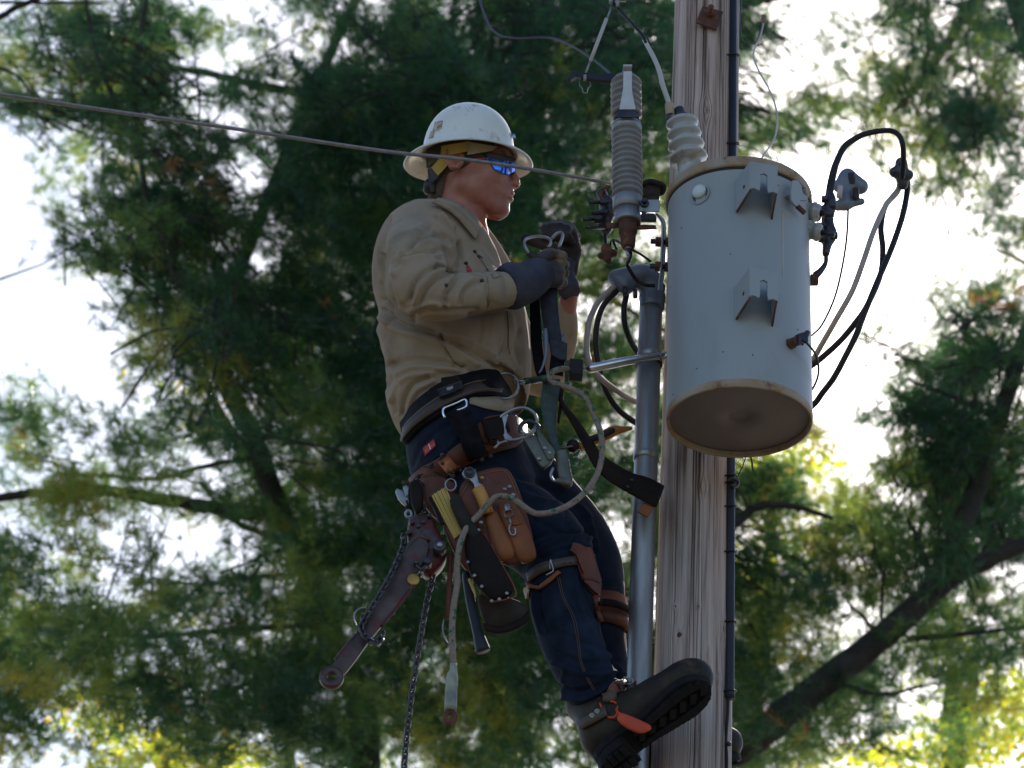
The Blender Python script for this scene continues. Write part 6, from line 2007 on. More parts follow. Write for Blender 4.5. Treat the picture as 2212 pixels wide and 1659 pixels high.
# oval stamp pressed into the big pouch
ov = []
for i in range(25):
    a = i / 24 * 2 * math.pi
    ov.append(Q(*X(6, 1035 + 58 * math.cos(a) * .9 + 12 * math.sin(a), 130 + 58 * math.sin(a)), D0 - .0165))
keep(MB().add(*tube(np.array(ov), .0006, 5, False)).build('oval_stamp', mat('rubbed_leather', (.28, .12, .12), None, rough=.7)), po)
for i in range(4):
    keep(MB().add(*tube(np.array([Q(*X(6, 1005 + i * 14, 120 - i * 9), D0 - .0165), Q(*X(6, 1012 + i * 14, 140 - i * 9), D0 - .0165)]), .0007, 5)).build('stamp_letter', MATS['rubbed_leather']), po)
# stitching round the big pouch
a = np.array([Q(*X(6, u, v), D0 - .0155) for u, v in [(895, 190), (970, 80), (1100, 38), (1165, 45), (1215, 140), (1265, 290)]])
keep(MB().add(*tube(catmull(a, 6), .0006, 5)).build('stitching', MATS['tan_thread']), po)
keep(MB().add(*strap([X(6, 835, 520) + (D0,), X(6, 835, 640) + (D0,), X(6, 830, 780) + (D0,), X(6, 825, 900) + (D0 + .01,)], 11, .004)).build('hanging_thong', M_leather), po)
keep(MB().add(*qt(XL(6, [(800, 905, D0), (793, 960, D0), (805, 1010, D0), (825, 1045, D0)]), 1.3, 4, 6)).build('wire_hook', M_steel), po)
keep(MB().add(*pillow([X(6, *p) + (D0 + .0,) for p in [(595, 110), (640, 85), (680, 130), (680, 260), (650, 300), (610, 240)]], .012, flat=3)).build('strap_end', M_dleather), po)
keep(MB().add(*qt(XL(6, [(598, 250, D0), (595, 150, D0), (612, 100, D0), (650, 90, D0), (685, 120, D0)]), 1.6, 4, 8)).build('belt_loop', M_dleather), po)

# tools ---------------------------------------------------------------
DW = D0 - .030
w = thing('ratchet_wrench', 'ratchet wrench with round steel head and yellow handle in a tan holster', 'wrench', None, Q(*X(6, 1040, 220), DW))
P = [Q(*X(6, u, v), DW) for u, v in [(905, 45), (925, 15), (955, 8), (985, 25), (995, 60), (1005, 100), (1042, 130), (1030, 142), (985, 150), (975, 110), (950, 85), (920, 75)]]
keep(MB().add(*plate(P, .009, bev=.002)).build('head', M_steel), w)
keep(MB().add(*lathe([(.0125, 0), (.0125, .003), (.0085, .003), (.0085, .001), (.0005, .001)], Q(*X(6, 950, 47), DW - .0005), np.array([0, -1., 0]), 24)).build('socket_ring', M_dsteel), w)
keep(MB().add(*qt([X(6, 1000, 140) + (DW,), X(6, 1030, 205) + (DW,), X(6, 1058, 285) + (DW + .004,)], [13.5, 13.5, 13.5], 4, 16)).build('handle', M_yelp), w)
keep(MB().add(*lathe([(.0016, 0), (.0016, .001)], Q(*X(6, 1072, 265), DW - .0145), np.array([0, -1., 0]), 8)).build('handle_hole', M_black), w)
r = thing('folding_rule', 'yellow wooden folding rule tucked in the belt left of the knife', 'folding rule', None, Q(*X(6, 820, 280), DW))
p0_, p1_, q0_, q1_ = [np.array(X(6, *p)) for p in [(728, 180), (812, 128), (862, 432), (915, 385)]]
for i in range(8):
    a, b = i / 8, (i + .86) / 8
    jt = (i % 2) * 1.2
    cs4 = [tuple(p0_ * (1 - a) + p1_ * a + np.array([0, -jt])), tuple(p0_ * (1 - b) + p1_ * b + np.array([0, -jt])), tuple(q0_ * (1 - b) + q1_ * b), tuple(q0_ * (1 - a) + q1_ * a)]
    keep(MB().add(*plate([Q(*c, DW + .004 - .0006 * (i % 3)) for c in cs4], .012, bev=.0004)).build('leaf', M_yel, smooth=False), r)
keep(MB().add(*plate([Q(*X(6, u, v), DW + .008) for u, v in [(712, 190), (728, 180), (800, 335), (780, 345)]], .012)).build('dark_sleeve', M_dleather, smooth=False), r)
kn = thing('knife', 'knife with grey rubber grip standing in the dark riveted sheath', 'knife', None, Q(*X(6, 900, 280), DW - .01))
V, F = sdf_build([sd_mesh(*limb([X(6, 850, 178) + (DW - .008, 6, .006), X(6, 866, 200) + (DW - .008, 13, .010), X(6, 885, 250) + (DW - .008, 14, .010), X(6, 912, 310) + (DW - .008, 15, .011), X(6, 945, 370) + (DW - .006, 16, .011), X(6, 985, 430) + (DW - .004, 14, .010)], 18, 4)),
                  sd_round(Q(*X(6, 880, 265), DW - .008), Q(*X(6, 870, 240), DW - .008), .008, .008)], .0022, .006)
keep(MB().add(V, F).build('grip', M_grip), kn)
kr = thing('key_ring', 'steel ring hanging on the tool belt just above the yellow folding rule', 'ring', None, Q(*X(6, 840, 115), DW))
ring = [Q(*X(6, 840 + 31 * math.cos(a), 117 + 34 * math.sin(a)), DW) for a in np.linspace(0, 2 * math.pi, 25)]
tag(kr); keep(MB().add(*tube(np.array(ring), .0018, 8, False)).build('ring', M_steel), kr)
keep(MB().add(*qt(XL(6, [(820, 90, DW + .01), (790, 60, DW + .02), (740, 40, DW + .02)]), 1.3, 3, 6)).build('cord', M_dleather), kr)
cp = thing('swivel_clip', 'small bright swivel clip on the front of the rightmost tan pouch', 'clip', None, Q(*X(6, 1185, 320), DW - .01))
DC = D0 - .036
keep(MB().add(*plate([Q(*X(6, u, v), DC) for u, v in [(1152, 235), (1165, 225), (1183, 228), (1190, 245), (1182, 268), (1160, 270)]], .003, bev=.0008)).build('rivet_plate', M_steel), cp)
keep(MB().add(*qt(XL(6, [(1150, 272, DC), (1195, 262, DC), (1207, 295, DC), (1160, 305, DC), (1150, 272, DC)]), 1.6, 1, 6)).build('loop', M_steel), cp)
keep(MB().add(*qt([X(6, 1182, 300) + (DC,), X(6, 1192, 350) + (DC,)], 2.6, 1, 8)).build('swivel', M_steel), cp)
keep(MB().add(*qt(XL(6, [(1190, 345, DC), (1182, 370, DC), (1187, 398, DC), (1202, 412, DC), (1217, 402, DC), (1218, 378, DC), (1212, 370, DC)]), 2.0, 4, 8)).build('hook', M_steel), cp)
keep(MB().add(*strap([X(6, 1205, 350) + (DC + .002,), X(6, 1230, 345) + (DC + .002,), X(6, 1255, 338) + (DC + .004,)], 5, .002)).build('leather_tie', M_tan), cp)
hb_ = thing('flashlight', 'black cylindrical handle hanging straight below the tool pouches', 'tool', None, Q(*X(6, 990, 900), D0 + .02))
keep(MB().add(*qt([X(6, 935, 640) + (D0 + .03,), X(6, 955, 790) + (D0 + .02,), X(6, 990, 950) + (D0 + .015,), X(6, 1015, 1040) + (D0 + .01,), X(6, 1030, 1090) + (D0 + .01,)], [11, 10.5, 10.5, 14, 16], 5, 16)).build('handle', M_bpvc), hb_)
sw = thing('yellow_pencil', 'short yellow pencil-thin stick showing below the dark sheath', 'pencil', None, Q(*X(6, 968, 720), DW))
keep(MB().add(*qt([X(6, 948, 668) + (DW + .01,), X(6, 975, 735) + (DW + .01,), X(6, 988, 775) + (DW + .01,)], [3.5, 3.2, 1.0], 3, 6)).build('stick', M_yel), sw)
pl = thing('pliers', 'bright steel plier head poking out behind the hips at the left', 'pliers', None, Q(*X(6, 560, 180), D0 + .04))
keep(MB().add(*plate([Q(*X(6, u, v), D0 + .05) for u, v in [(515, 150), (525, 135), (560, 150), (575, 180), (600, 200), (598, 235), (580, 240), (550, 215), (530, 190)]], .01, bev=.002)).build('jaw', M_steel), pl)
keep(MB().add(*plate([Q(*X(6, u, v), D0 + .055) for u, v in [(560, 125), (580, 118), (598, 135), (595, 170), (580, 190), (572, 160)]], .01, bev=.002)).build('jaw', M_steel), pl)
keep(MB().add(*qt([X(6, 580, 215) + (D0 + .055,), X(6, 600, 270) + (D0 + .055,), X(6, 625, 330) + (D0 + .055,)], [6, 5.5, 5], 3, 8)).build('handle', M_dleather), pl)

# chain hoist -----------------------------------------------------------
DH = D0 - .0
ho = thing('chain_hoist', 'red lever chain hoist with worn grey handle hanging behind the worker', 'chain hoist', None, Q(*X(6, 680, 420), DH))
keep(MB().add(*pillow([X(6, *p) + (DH,) for p in [(590, 330), (620, 305), (700, 302), (740, 320), (765, 400), (800, 450), (822, 520), (800, 590), (740, 650), (690, 655), (640, 600), (590, 520), (585, 430)]], .028, flat=3.2, back=.8)).build('gear_case', M_red), ho)
lev = [(600, 452), (622, 425), (660, 420), (700, 440), (715, 480), (700, 540), (640, 640), (600, 720), (520, 830), (430, 945), (385, 1000), (350, 1045), (290, 1130), (235, 1200), (195, 1245), (140, 1215), (135, 1195), (170, 1130), (240, 1040), (305, 970), (350, 900), (420, 780), (490, 650), (550, 540)]
keep(MB().add(*plate([Q(*X(6, u, v), DH - .036) for u, v in lev], .012, bev=.002)).build('lever', M_lever), ho)
keep(MB().add(*qt([X(6, u, v) + (DH - .034,) for u, v in [(715, 440), (660, 420), (610, 450), (550, 545), (480, 680), (420, 790), (350, 905), (305, 975), (240, 1045), (165, 1140)]], [4.5, 4.5, 4.5, 4, 4, 4, 4, 4, 3.6, 3.6], 4, 10)).build('lever_flange', M_lever), ho)
keep(MB().add(*qt([X(6, u, v) + (DH - .034,) for u, v in [(715, 560), (650, 660), (600, 740), (520, 840), (430, 950)]], [3.6] * 5, 4, 10)).build('lever_flange', M_red), ho)
e = Q(*X(6, 143, 1246), DH - .036)
keep(MB().add(*lathe([(.0098, -.007), (.0235, -.007), (.0245, -.004), (.0245, .004), (.0235, .007), (.0098, .007), (.0098, -.007)], e, nrm(np.array([0, -1., .12])), 28, False)).build('lever_eye', M_lever), ho)
for u, v, r_, l_, m_ in [(775, 487, .0135, .012, M_dsteel), (775, 487, .006, .018, M_steel), (705, 575, .0085, .014, M_dsteel), (637, 578, .005, .010, M_dsteel), (672, 640, .003, .008, M_steel)]:
    c = Q(*X(6, u, v), DH - .042)
    keep(MB().add(*lathe([(r_, -.012), (r_, l_ - .002), (r_ * .85, l_), (r_ * .3, l_)], c, np.array([0, -1., 0]), 20)).build('knob', m_), ho)
keep(MB().add(*qt([X(6, 637, 585) + (DH - .052,), X(6, 665, 612) + (DH - .052,), X(6, 695, 590) + (DH - .052,)], 3.4, 3, 8)).build('pawl', M_dsteel), ho)
keep(MB().add(*lathe([(.0128, 0), (.0128, .0015), (.011, .002), (.0005, .002)], Q(*X(6, 621, 671), DH - .0375), np.array([0, -1., 0]), 28)).build('brass_plate', M_brass), ho)
for u, v in [(612, 340), (680, 338), (592, 400), (715, 300), (650, 362)]:
    keep(MB().add(*lathe([(.005, -.01), (.005, .004), (.004, .006)], Q(*X(6, u, v), DH - .026), np.array([0, -1., 0]), 8)).build('case_bolt', M_dsteel), ho)
keep(MB().add(*qt(XL(6, [(640, 305, DH), (640, 270, DH + .01), (655, 235, DH + .01), (680, 240, DH + .01), (685, 275, DH + .01)]), 4.2, 4, 10)).build('top_hook', M_dsteel), ho)
rg = [Q(*X(6, 593 + 18 * math.cos(a), 287 + 20 * math.sin(a)), DH) for a in np.linspace(0, 2 * math.pi, 21)]
keep(MB().add(*tube(np.array(rg), .0028, 8, False)).build('ring', M_steel), ho)
keep(MB().add(*lathe([(.0035, -.008), (.0035, .004)], Q(*X(6, 640, 242), DH - .005), np.array([0, -1., 0]), 10)).build('orange_pin', M_orange), ho)
# shared link mesh: an oval ring in the xz plane
LV, LF = [], []
nL, mL = 12, 5
for i in range(nL):
    a = 2 * math.pi * i / nL
    cx_, cz_ = .0058 * math.cos(a), .0066 * math.sin(a) + (.0026 if math.sin(a) > .01 else (-.0026 if math.sin(a) < -.01 else 0))
    nx, nz = math.cos(a), math.sin(a)
    for j in range(mL):
        b_ = 2 * math.pi * j / mL
        LV.append((cx_ + .0026 * math.cos(b_) * nx, .0026 * math.sin(b_), cz_ + .0026 * math.cos(b_) * nz))
for i in range(nL):
    for j in range(mL):
        i2, j2 = (i + 1) % nL, (j + 1) % mL
        LF.append((i * mL + j, i * mL + j2, i2 * mL + j2, i2 * mL + j))
lm = bpy.data.meshes.new('link'); lm.from_pydata(LV, [], LF); lm.materials.append(M_chain); lm.shade_smooth()


def chain(pts, root, pitch=.0128, twist0=0):
    P = catmull(np.array([Q(*p) for p in pts]), 24)
    s = np.concatenate([[0], np.cumsum(np.linalg.norm(np.diff(P, axis=0), axis=1))])
    n = int(s[-1] / pitch)
    inv = Matrix.Translation(-Vector(root.location))
    for i in range(n):
        c = np.array([np.interp(i * pitch, s, P[:, j]) for j in range(3)])
        c2 = np.array([np.interp(i * pitch + .002, s, P[:, j]) for j in range(3)])
        t = nrm(c2 - c)
        x = nrm(np.cross(np.array([0, 1., 0.2]), t)); y = np.cross(t, x)
        an = math.radians(45 if (i + twist0) % 2 else -45)
        xx = x * math.cos(an) + y * math.sin(an); yy = np.cross(t, xx)
        o = bpy.data.objects.new('link', lm)
        scene.collection.objects.link(o)
        o.parent = root; o.matrix_parent_inverse = inv
        o.matrix_basis = Matrix(((xx[0], yy[0], t[0], c[0]), (xx[1], yy[1], t[1], c[1]), (xx[2], yy[2], t[2], c[2]), (0, 0, 0, 1)))


chain(XL(6, [(565, 425, DH - .02), (560, 480, DH - .03), (520, 580, DH - .05), (460, 700, DH - .055), (400, 800, DH - .055), (345, 890, DH - .055), (318, 950, DH - .055), (345, 1005, DH - .055), (400, 1030, DH - .055), (435, 1000, DH - .055), (445, 940, DH - .05)]), ho)
chain(XL(6, [(330, 900, DH - .045), (320, 960, DH - .05), (350, 1020, DH - .06), (405, 1040, DH - .06), (440, 1020, DH - .03)]), ho)
chain(XL(6, [(740, 630, DH + .01), (725, 700, DH + .01), (705, 780, DH + .005), (690, 860, DH), (672, 960, DH), (655, 1060, DH), (640, 1160, DH), (622, 1270, DH), (604, 1400, DH), (590, 1520, DH), (578, 1640, DH), (565, 1790, DH), (558, 1900, DH)]), ho)
keep(MB().add(*qt(XL(6, [(345, 838, DH - .05), (310, 840, DH - .05), (280, 865, DH - .05), (275, 905, DH - .05), (292, 945, DH - .05)]), 1.5, 5, 6)).build('wire_loop', M_steel), ho)

# ropes and lanyards -----------------------------------------------------
DR = -.27
ry = thing('lanyard_rope', 'tan rope with green flecks looping from the hip out towards the pole and back', 'rope', None, Q(1180, 1100, DR))
pts = XL('C', [(385, 212, -.20), (330, 212, -.22), (250, 235, -.24), (206, 285, -.25), (240, 340, -.25), (330, 375, -.25), (430, 410, -.25), (530, 470, -.25), (600, 580, -.25), (650, 700, -.25), (690, 800, -.26), (712, 920, -.26), (710, 1040, -.26), (680, 1180, -.27), (610, 1320, -.28), (500, 1440, -.29), (370, 1530, -.30), (230, 1585, -.30), (100, 1600, -.30)])
pts += XL(5, [(1150, 1245, -.30), (1060, 1180, -.295), (980, 1138, -.29), (900, 1140, -.285), (850, 1180, -.28), (760, 1280, -.272), (690, 1350, -.275), (645, 1430, -.28)])
pts += XL(6, [(915, 400, -.285), (890, 480, -.29), (876, 600, -.285), (878, 700, -.28), (858, 820, -.28), (848, 950, -.28), (850, 1080, -.28), (856, 1185, -.28)])
P = []
for p in pts:
    if not P or math.hypot(p[0] - P[-1][0], p[1] - P[-1][1]) > 6: P.append(p)
keep(MB().add(*qt(P, 6.3, 6, 12)).build('rope', M_rope), ry)
keep(MB().add(*qt([X(6, 856, 1165) + (-.28,), X(6, 855, 1210) + (-.28,), X(6, 848, 1240) + (-.28,), X(6, 843, 1330) + (-.28,), X(6, 838, 1438) + (-.28,)], [7.5, 8.5, 12.5, 13, 13.5], 4, 14)).build('tape_wrap', M_tape), ry)
c = [Q(*X(6, 838 + 26 * math.cos(a), 1478 + 32 * math.sin(a)), -.28) for a in np.linspace(0, 2 * math.pi, 25)]
keep(MB().add(*tube(np.array(c), .0058, 10, False)).build('end_thimble', M_rust), ry)
gs = thing('rope_grab', 'black rope grab with dark green collar where the rope meets the steel rod', 'rope grab', None, Q(*X('C', 450, 225), -.19))
keep(MB().add(*box(Q(*X('C', 462, 224), -.19), RGT * .0145 + UPV * -.0015, np.array([0, .016, 0]), UPV * .0165, .002)).build('grab_body', M_bpvc, smooth=False), gs)
keep(MB().add(*box(Q(*X('C', 375, 235), -.19), RGT * .0045, np.array([0, .015, 0]), UPV * .017, .002)).build('grab_collar', M_dgreen, smooth=False), gs)
keep(MB().add(*qt([X('C', 520, 214) + (-.16,), X('C', 550, 211) + (-.11,)], 2.6, 2, 8)).build('pin', M_dsteel), gs)
sh = thing('swivel_shackle', 'dark green sleeve and steel eye clipped to the upper D-ring', 'shackle', None, Q(*X(5, 1190, 250), -.23))
d0 = dyh(*X(4, 1130, 1230), off=.025)
keep(MB().add(*qt([X(5, 1115, 262) + (d0,), X(5, 1190, 255) + (d0,), X(5, 1280, 240) + (-.245,)], [7.5, 7.8, 8], 3, 14)).build('sleeve', M_dgreen), sh)
keep(MB().add(*qt(XL(5, [(1120, 262, d0), (1070, 262, d0), (1040, 250, d0 - .006), (1030, 272, d0), (1065, 285, d0 + .006), (1118, 272, d0)]), 2.4, 3, 8)).build('eye', M_steel), sh)

wb = thing('webbing_strap', 'grey webbing strap gripped in the gloves and hanging down past the belt', 'strap', None, Q(1190, 800, -.2))
keep(MB().add(*ribbon2(XL(4, [(1492, 330, -.17), (1500, 520, -.18), (1530, 700, -.19), (1560, 830, -.19)]), XL(4, [(1640, 330, -.17), (1648, 520, -.18), (1665, 700, -.19), (1690, 850, -.19)]), .003)).build('wide_strap', M_gweb), wb)
keep(MB().add(*ribbon2(XL(4, [(1405, 400, -.14), (1412, 600, -.14), (1418, 820, -.15), (1450, 1040, -.17), (1480, 1130, -.18)]), XL(4, [(1490, 400, -.14), (1500, 600, -.14), (1512, 820, -.15), (1540, 1040, -.17), (1560, 1130, -.18)]), .003)).build('dark_strap', M_web), wb)
keep(MB().add(*plate([Q(*X(4, u, v), -.20) for u, v in [(1572, 800), (1728, 832), (1722, 975), (1660, 968), (1590, 925)]], .012, bev=.002)).build('strap_buckle', M_gweb), wb)
keep(MB().add(*ribbon2(XL(4, [(1590, 920, -.19), (1580, 1000, -.19), (1570, 1090, -.19)]), XL(4, [(1700, 960, -.19), (1700, 1020, -.19), (1690, 1110, -.19)]), .004)).build('dark_strap', M_web), wb)
keep(MB().add(*qt(XL(4, [(1540, 715, -.21), (1545, 800, -.21), (1548, 880, -.21), (1540, 960, -.21), (1515, 1040, -.21), (1490, 1085, -.21)]), [4.5, 5.5, 5, 3.6, 2.6, 2.2], 4, 10)).build('buckle_lever', M_weather), wb)
keep(MB().add(*qt([X(4, 1695, 765) + (-.2,), X(4, 1690, 830) + (-.2,)], 4.4, 2, 10)).build('buckle_knob', M_weather), wb)
keep(MB().add(*ribbon2(XL(5, [(1255, 250, -.205), (1235, 400, -.215), (1255, 560, -.225), (1300, 700, -.235), (1345, 800, -.24)]), XL(5, [(1385, 250, -.205), (1365, 420, -.215), (1350, 580, -.225), (1360, 700, -.235), (1395, 800, -.24)]), .003)).build('teal_strap', M_tweb), wb)
keep(MB().add(*ribbon2(XL(5, [(1330, 290, -.19), (1375, 400, -.19), (1360, 560, -.2)]), XL(5, [(1410, 330, -.19), (1398, 450, -.19), (1372, 590, -.2)]), .003)).build('brown_strap', M_dleather), wb)
# loop of steel on top of the gloves
hk = thing('carabiner', 'steel carabiner loops sticking up out of the gloved fists', 'carabiner', None, Q(*X('A', 700, 560), -.16))
keep(MB().add(*qt(XL('A', [(470, 700, -.19), (420, 600, -.19), (420, 530, -.18), (480, 490, -.16), (600, 465, -.14), (720, 475, -.13), (790, 510, -.13), (805, 570, -.15), (770, 620, -.17)]), 3.1, 5, 10)).build('hook_loop', M_steel), hk)
keep(MB().add(*qt(XL('A', [(820, 500, -.10), (870, 440, -.10), (940, 410, -.10), (978, 440, -.10), (965, 520, -.12), (925, 620, -.16)]), 3.6, 5, 10)).build('hook_loop', M_steel), hk)

# snap hook
DS = -.265
sn = thing('snap_hook', 'big steel snap hook clipped to the large D-ring over the thigh', 'snap hook', None, Q(*X(5, 1220, 760), DS))
keep(MB().add(*qt(XL(5, [(1085, 650, DS), (1085, 600, DS), (1120, 570, DS), (1170, 575, DS), (1215, 600, DS), (1230, 640, DS)]), [4.8, 5, 5, 5, 4.6, 4], 4, 12)).build('hook_nose', M_dsteel), sn)
keep(MB().add(*qt(XL(5, [(1085, 640, DS - .01), (1130, 665, DS - .01), (1180, 630, DS - .01), (1195, 600, DS)]), [3.4] * 4, 4, 10)).build('hook_gate', M_steel), sn)
keep(MB().add(*plate([Q(*X(5, u, v), DS) for u, v in [(1105, 695), (1190, 665), (1215, 680), (1275, 750), (1340, 830), (1310, 880), (1260, 920), (1235, 905), (1180, 820)]], .013, bev=.003)).build('hook_body', M_olive), sn)
keep(MB().add(*plate([Q(*X(5, u, v), DS - .004) for u, v in [(1195, 610), (1225, 630), (1345, 790), (1332, 850), (1290, 860), (1215, 700)]], .006, bev=.0015)).build('gate_lever', M_olive), sn)
for u, v in [(1300, 805), (1222, 850), (1265, 770)]:
    keep(MB().add(*lathe([(.005, 0), (.0045, .0025), (.002, .003)], Q(*X(5, u, v), DS - .003), np.array([0, -1., 0]), 12)).build('rivet', M_steel), sn)
keep(MB().add(*qt(XL(5, [(1330, 920, DS), (1310, 970, DS), (1330, 1015, DS), (1370, 1020, DS)]), 3.4, 4, 10)).build('swivel_eye', M_steel), sn)
h2 = thing('strap_hook', 'flat steel hook at the lower end of the teal strap', 'hook', None, Q(*X(5, 1400, 950), DS + .01))
V, F = sdf_build([sd_mesh(*limb([X(5, 1385, 790) + (DS + .01, 12, .006), X(5, 1400, 870) + (DS + .01, 15, .007), X(5, 1415, 960) + (DS + .01, 15, .008), X(5, 1435, 1030) + (DS + .01, 13, .012), X(5, 1440, 1060) + (DS + .01, 7, .010)], 16, 4)), sd_round(Q(*X(5, 1430, 1040), DS + .01), Q(*X(5, 1370, 1020), DS), .008, .007)], .0025, .006)
keep(MB().add(V, F).build('hook_body', M_olive), h2)

# dark leather strap reaching to the riser
ls = thing('leather_strap', 'dark leather strap curling from the belt to the riser with a looped tan tip', 'strap', None, Q(*X('C', 900, 1200), -.13))
keep(MB().add(*ribbon2(XL('C', [(265, 380, -.19), (350, 545, -.19), (470, 690, -.18), (600, 880, -.17), (715, 1035, -.16), (830, 1120, -.15), (960, 1195, -.14), (1100, 1250, -.125), (1305, 1335, -.115)]),
                       XL('C', [(250, 410, -.19), (325, 570, -.20), (430, 750, -.19), (530, 950, -.19), (600, 1100, -.18), (700, 1230, -.17), (830, 1312, -.16), (970, 1395, -.15), (1100, 1470, -.145), (1225, 1535, -.14)][0:1] + [(325, 570, -.20), (430, 750, -.19), (540, 960, -.19), (640, 1150, -.18), (760, 1270, -.17), (900, 1360, -.155), (1050, 1445, -.145), (1230, 1535, -.14)]), .0035)).build('strap', M_dleather), ls)
keep(MB().add(*ribbon2(XL('C', [(1010, 1222, -.10), (1120, 1245, -.10), (1230, 1290, -.10), (1305, 1335, -.115)]), XL('C', [(1010, 1330, -.10), (1110, 1420, -.10), (1180, 1480, -.11), (1230, 1535, -.14)]), .0035)).build('strap_return', M_dleather), ls)
keep(MB().add(*plate([Q(*X('C', u, v), -.135) for u, v in [(1110, 1488), (1212, 1530), (1150, 1632), (1052, 1580)]], .005, bev=.001)).build('tan_tip', M_tan), ls)
for u, v in [(995, 1275), (957, 1342)]:
    keep(MB().add(*lathe([(.004, 0), (.0035, .002)], Q(*X('C', u, v), -.155), np.array([0, -1., 0]), 10)).build('rivet', M_dsteel), ls)
am = thing('fuse_tool', 'amber plastic bodied tool with a black knob hanging behind the rope loop', 'tool', None, Q(*X('C', 750, 860), -.08))
V, F = sdf_build([sd_mesh(*limb([X('C', 490, 965) + (-.08, 8, .008), X('C', 600, 915) + (-.08, 10, .010), X('C', 720, 860) + (-.08, 12, .012), X('C', 830, 805) + (-.08, 12, .012), X('C', 900, 795) + (-.08, 8, .009), X('C', 1000, 778) + (-.08, 4, .005)], 16, 4))], .0022, .004)
keep(MB().add(V, F).build('amber_body', M_amber), am)
keep(MB().add(*qt([X('C', 560, 900) + (-.09,), X('C', 660, 870) + (-.09,), X('C', 800, 810) + (-.09,), X('C', 830, 790) + (-.09,)], [7, 8, 7, 3], 3, 10)).build('dark_core', M_cable), am)
V, F = sdf_build([sd_ell(Q(*X('C', 435, 948), -.08), (.0145, .014, .0155))], .0022, .004)
V = V + vnormals(V, F) * (.0008 * np.sin(60 * np.arctan2((V - V.mean(0))[:, 2], (V - V.mean(0))[:, 0])))[:, None] * .5
keep(MB().add(V, F).build('black_knob', M_cable), am)
keep(MB().add(*qt([X('C', 300, 978) + (-.09,), X('C', 430, 950) + (-.1,)], 2.0, 2, 8)).build('pin', M_steel), am)

# climbing spurs: straps and pads ------------------------------------------
JB = ['jeans', 'bootR', 'shaft']
sp = thing('climbing_spur', 'leather climber pad and straps buckled below the knee and round the nearer boot', 'climbing gear', None, Q(1200, 1250, -.2))
keep(MB().add(*drape_ribbon([X(7, *p) for p in [(262, 400), (340, 340), (420, 318), (520, 298), (655, 285)]], [X(7, *p) for p in [(275, 455), (350, 405), (430, 375), (530, 352), (660, 348)]], ['jeans'], .006, .005)).build('knee_strap', mat('olive_brown_leather', (.075, .05, .035), (.05, .035, .028), rough=.6, nscale=20)), sp)
keep(MB().add(*drape_ribbon([X(7, *p) for p in [(262, 455), (330, 480), (390, 440), (450, 385)]], [X(7, *p) for p in [(272, 490), (335, 505), (400, 465), (470, 400)]], ['jeans'], .006, .004)).build('lower_strap', M_tan), sp)
keep(MB().add(*decal([X(7, 535, 240), X(7, 640, 255), X(7, 700, 470), X(7, 600, 440)], ['jeans'], .004, 8, .010)).build('shin_pad', M_leather), sp)
keep(MB().add(*decal([X(7, 600, 430), X(7, 700, 455), X(7, 690, 555), X(7, 655, 520)], ['jeans'], .003, 8, .009)).build('shin_pad', M_leather), sp)
d0 = dyh(*X(7, 410, 340), off=.012, names=['jeans'])
keep(MB().add(*qt(XL(7, [(402, 305, d0), (412, 340, d0), (420, 378, d0), (400, 395, d0), (375, 408, d0)]), 1.7, 3, 8)).build('buckle', M_steel), sp)
keep(MB().add(*qt(XL(7, [(402, 305, d0), (398, 345, d0), (400, 372, d0)]), 1.2, 3, 8)).build('buckle', M_steel), sp)
for u in (490, 523, 555, 588, 620):
    P = hit(*X(7, u, 342 - (u - 490) * .17), ['jeans'], .0095)
    keep(MB().add(*lathe([(.0018, 0), (.0018, .0006)], P, nrm(CAM - P), 8)).build('strap_hole', M_black), sp)
keep(MB().add(*decal([X(7, 250, 490), X(7, 280, 480), X(7, 270, 560), X(7, 246, 562)], ['jeans'], .004, 4, .004)).build('pale_tab', M_sweat), sp)
keep(MB().add(*drape_ribbon([X(7, *p) for p in [(582, 1368), (650, 1330), (760, 1268)]], [X(7, *p) for p in [(612, 1415), (690, 1375), (780, 1325)]], JB, .006, .004)).build('ankle_strap', MATS['olive_brown_leather']), sp)
for u, v in [(686, 1318), (716, 1295)]:
    P = hit(*X(7, u, v + 12), JB, .0085)
    keep(MB().add(*lathe([(.0052, 0), (.0056, .001), (.0045, .0018), (.0028, .0012)], P, nrm(CAM - P), 14)).build('eyelet', M_steel), sp)
d1 = dyh(*X(7, 830, 1180), off=.012, names=JB)
keep(MB().add(*drape_ribbon([X(7, *p) for p in [(735, 1200), (780, 1130), (840, 1095), (940, 1075)]], [X(7, *p) for p in [(800, 1230), (840, 1190), (890, 1150), (965, 1120)]], JB, .006, .005)).build('instep_strap', M_tan), sp)
keep(MB().add(*pillow([X(7, *p) + (d1,) for p in [(745, 1180), (800, 1150), (840, 1190), (825, 1235), (770, 1245), (735, 1225)]], .010)).build('leather_keeper', MATS['olive_brown_leather']), sp)
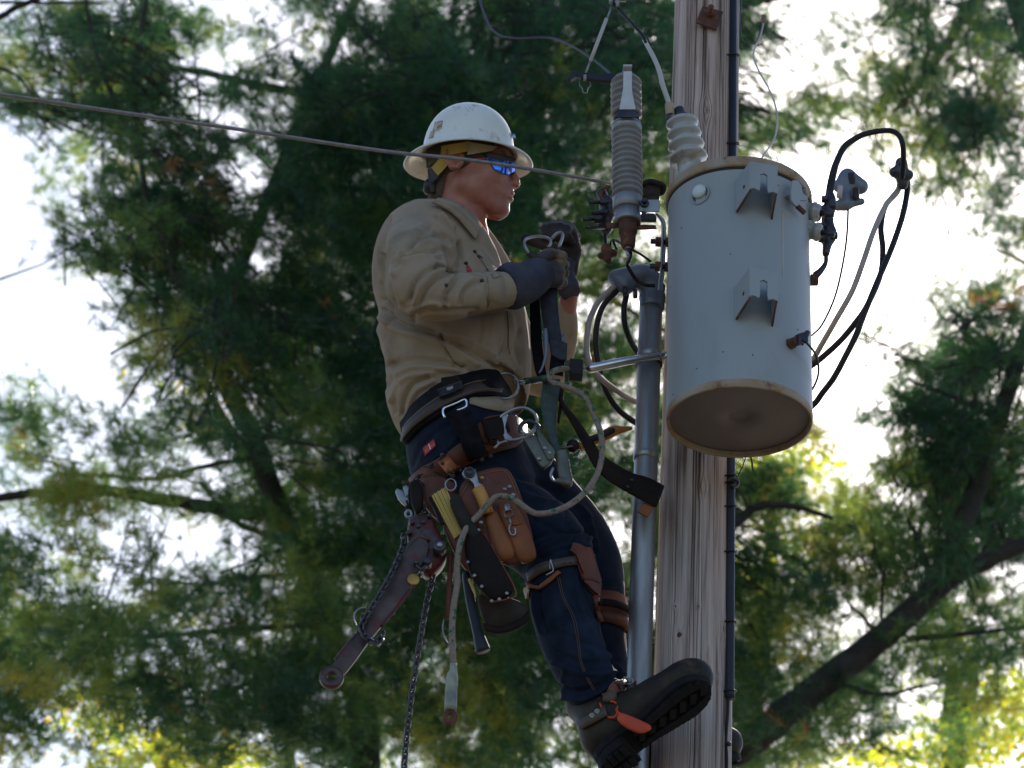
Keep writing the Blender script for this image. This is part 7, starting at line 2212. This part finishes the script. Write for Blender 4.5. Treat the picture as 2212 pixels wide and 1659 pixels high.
keep(MB().add(*qt(XL(7, [(880, 1070, d1), (935, 1085, d1), (925, 1115, d1), (875, 1105, d1), (880, 1070, d1)]), 1.8, 3, 8)).build('buckle', M_steel), sp)
keep(MB().add(*qt(XL(7, [(860, 1125, d1), (920, 1110, d1), (965, 1130, d1)]), 2.0, 4, 8)).build('buckle', M_dsteel), sp)
keep(MB().add(*pillow([X(7, *p) + (d1 - .055,) for p in [(828, 1345), (848, 1298), (930, 1328), (1062, 1388), (1045, 1420), (985, 1440), (890, 1400)]], .006, flat=4)).build('orange_strap', M_ored), sp)
keep(MB().add(*qt(XL(7, [(845, 1300, d1 - .05), (815, 1330, d1 - .03), (770, 1325, d1 - .01), (748, 1290, d1 - .01), (722, 1240, d1 - .005)]), [3.4, 3, 2.6, 2.4, 2.2], 4, 8)).build('orange_cord', M_ored), sp)
keep(MB().add(*qt(XL(7, [(850, 1310, d1 - .05), (832, 1285, d1 - .03), (838, 1255, d1 - .01), (815, 1232, d1 - .01), (790, 1228, d1 - .01)]), [3.4, 3, 2.6, 2.4, 2.2], 4, 8)).build('orange_cord', M_ored), sp)
sp2 = thing('climbing_spur', 'reddish leather climber pad strapped round the knee of the leg behind', 'climbing gear', None, Q(1320, 1320, .0))
keep(MB().add(*drape_ribbon([X(7, *p) for p in [(672, 545), (720, 520), (800, 522), (845, 540), (872, 562)]], [X(7, *p) for p in [(690, 645), (740, 645), (820, 655), (870, 680), (895, 700)]], ['jeans'], .006, .010)).build('knee_pad', M_leather), sp2)
keep(MB().add(*drape_ribbon([X(7, *p) for p in [(690, 640), (740, 640), (820, 650), (870, 672), (895, 690)]], [X(7, *p) for p in [(712, 715), (780, 722), (850, 745), (880, 770), (895, 785)]], ['jeans'], .006, .009)).build('knee_pad', M_leather), sp2)
keep(MB().add(*drape_ribbon([X(7, *p) for p in [(680, 590), (760, 585), (840, 610), (885, 640)]], [X(7, *p) for p in [(684, 620), (770, 625), (845, 650), (890, 672)]], ['jeans'], .017, .004)).build('strap', M_dleather), sp2)
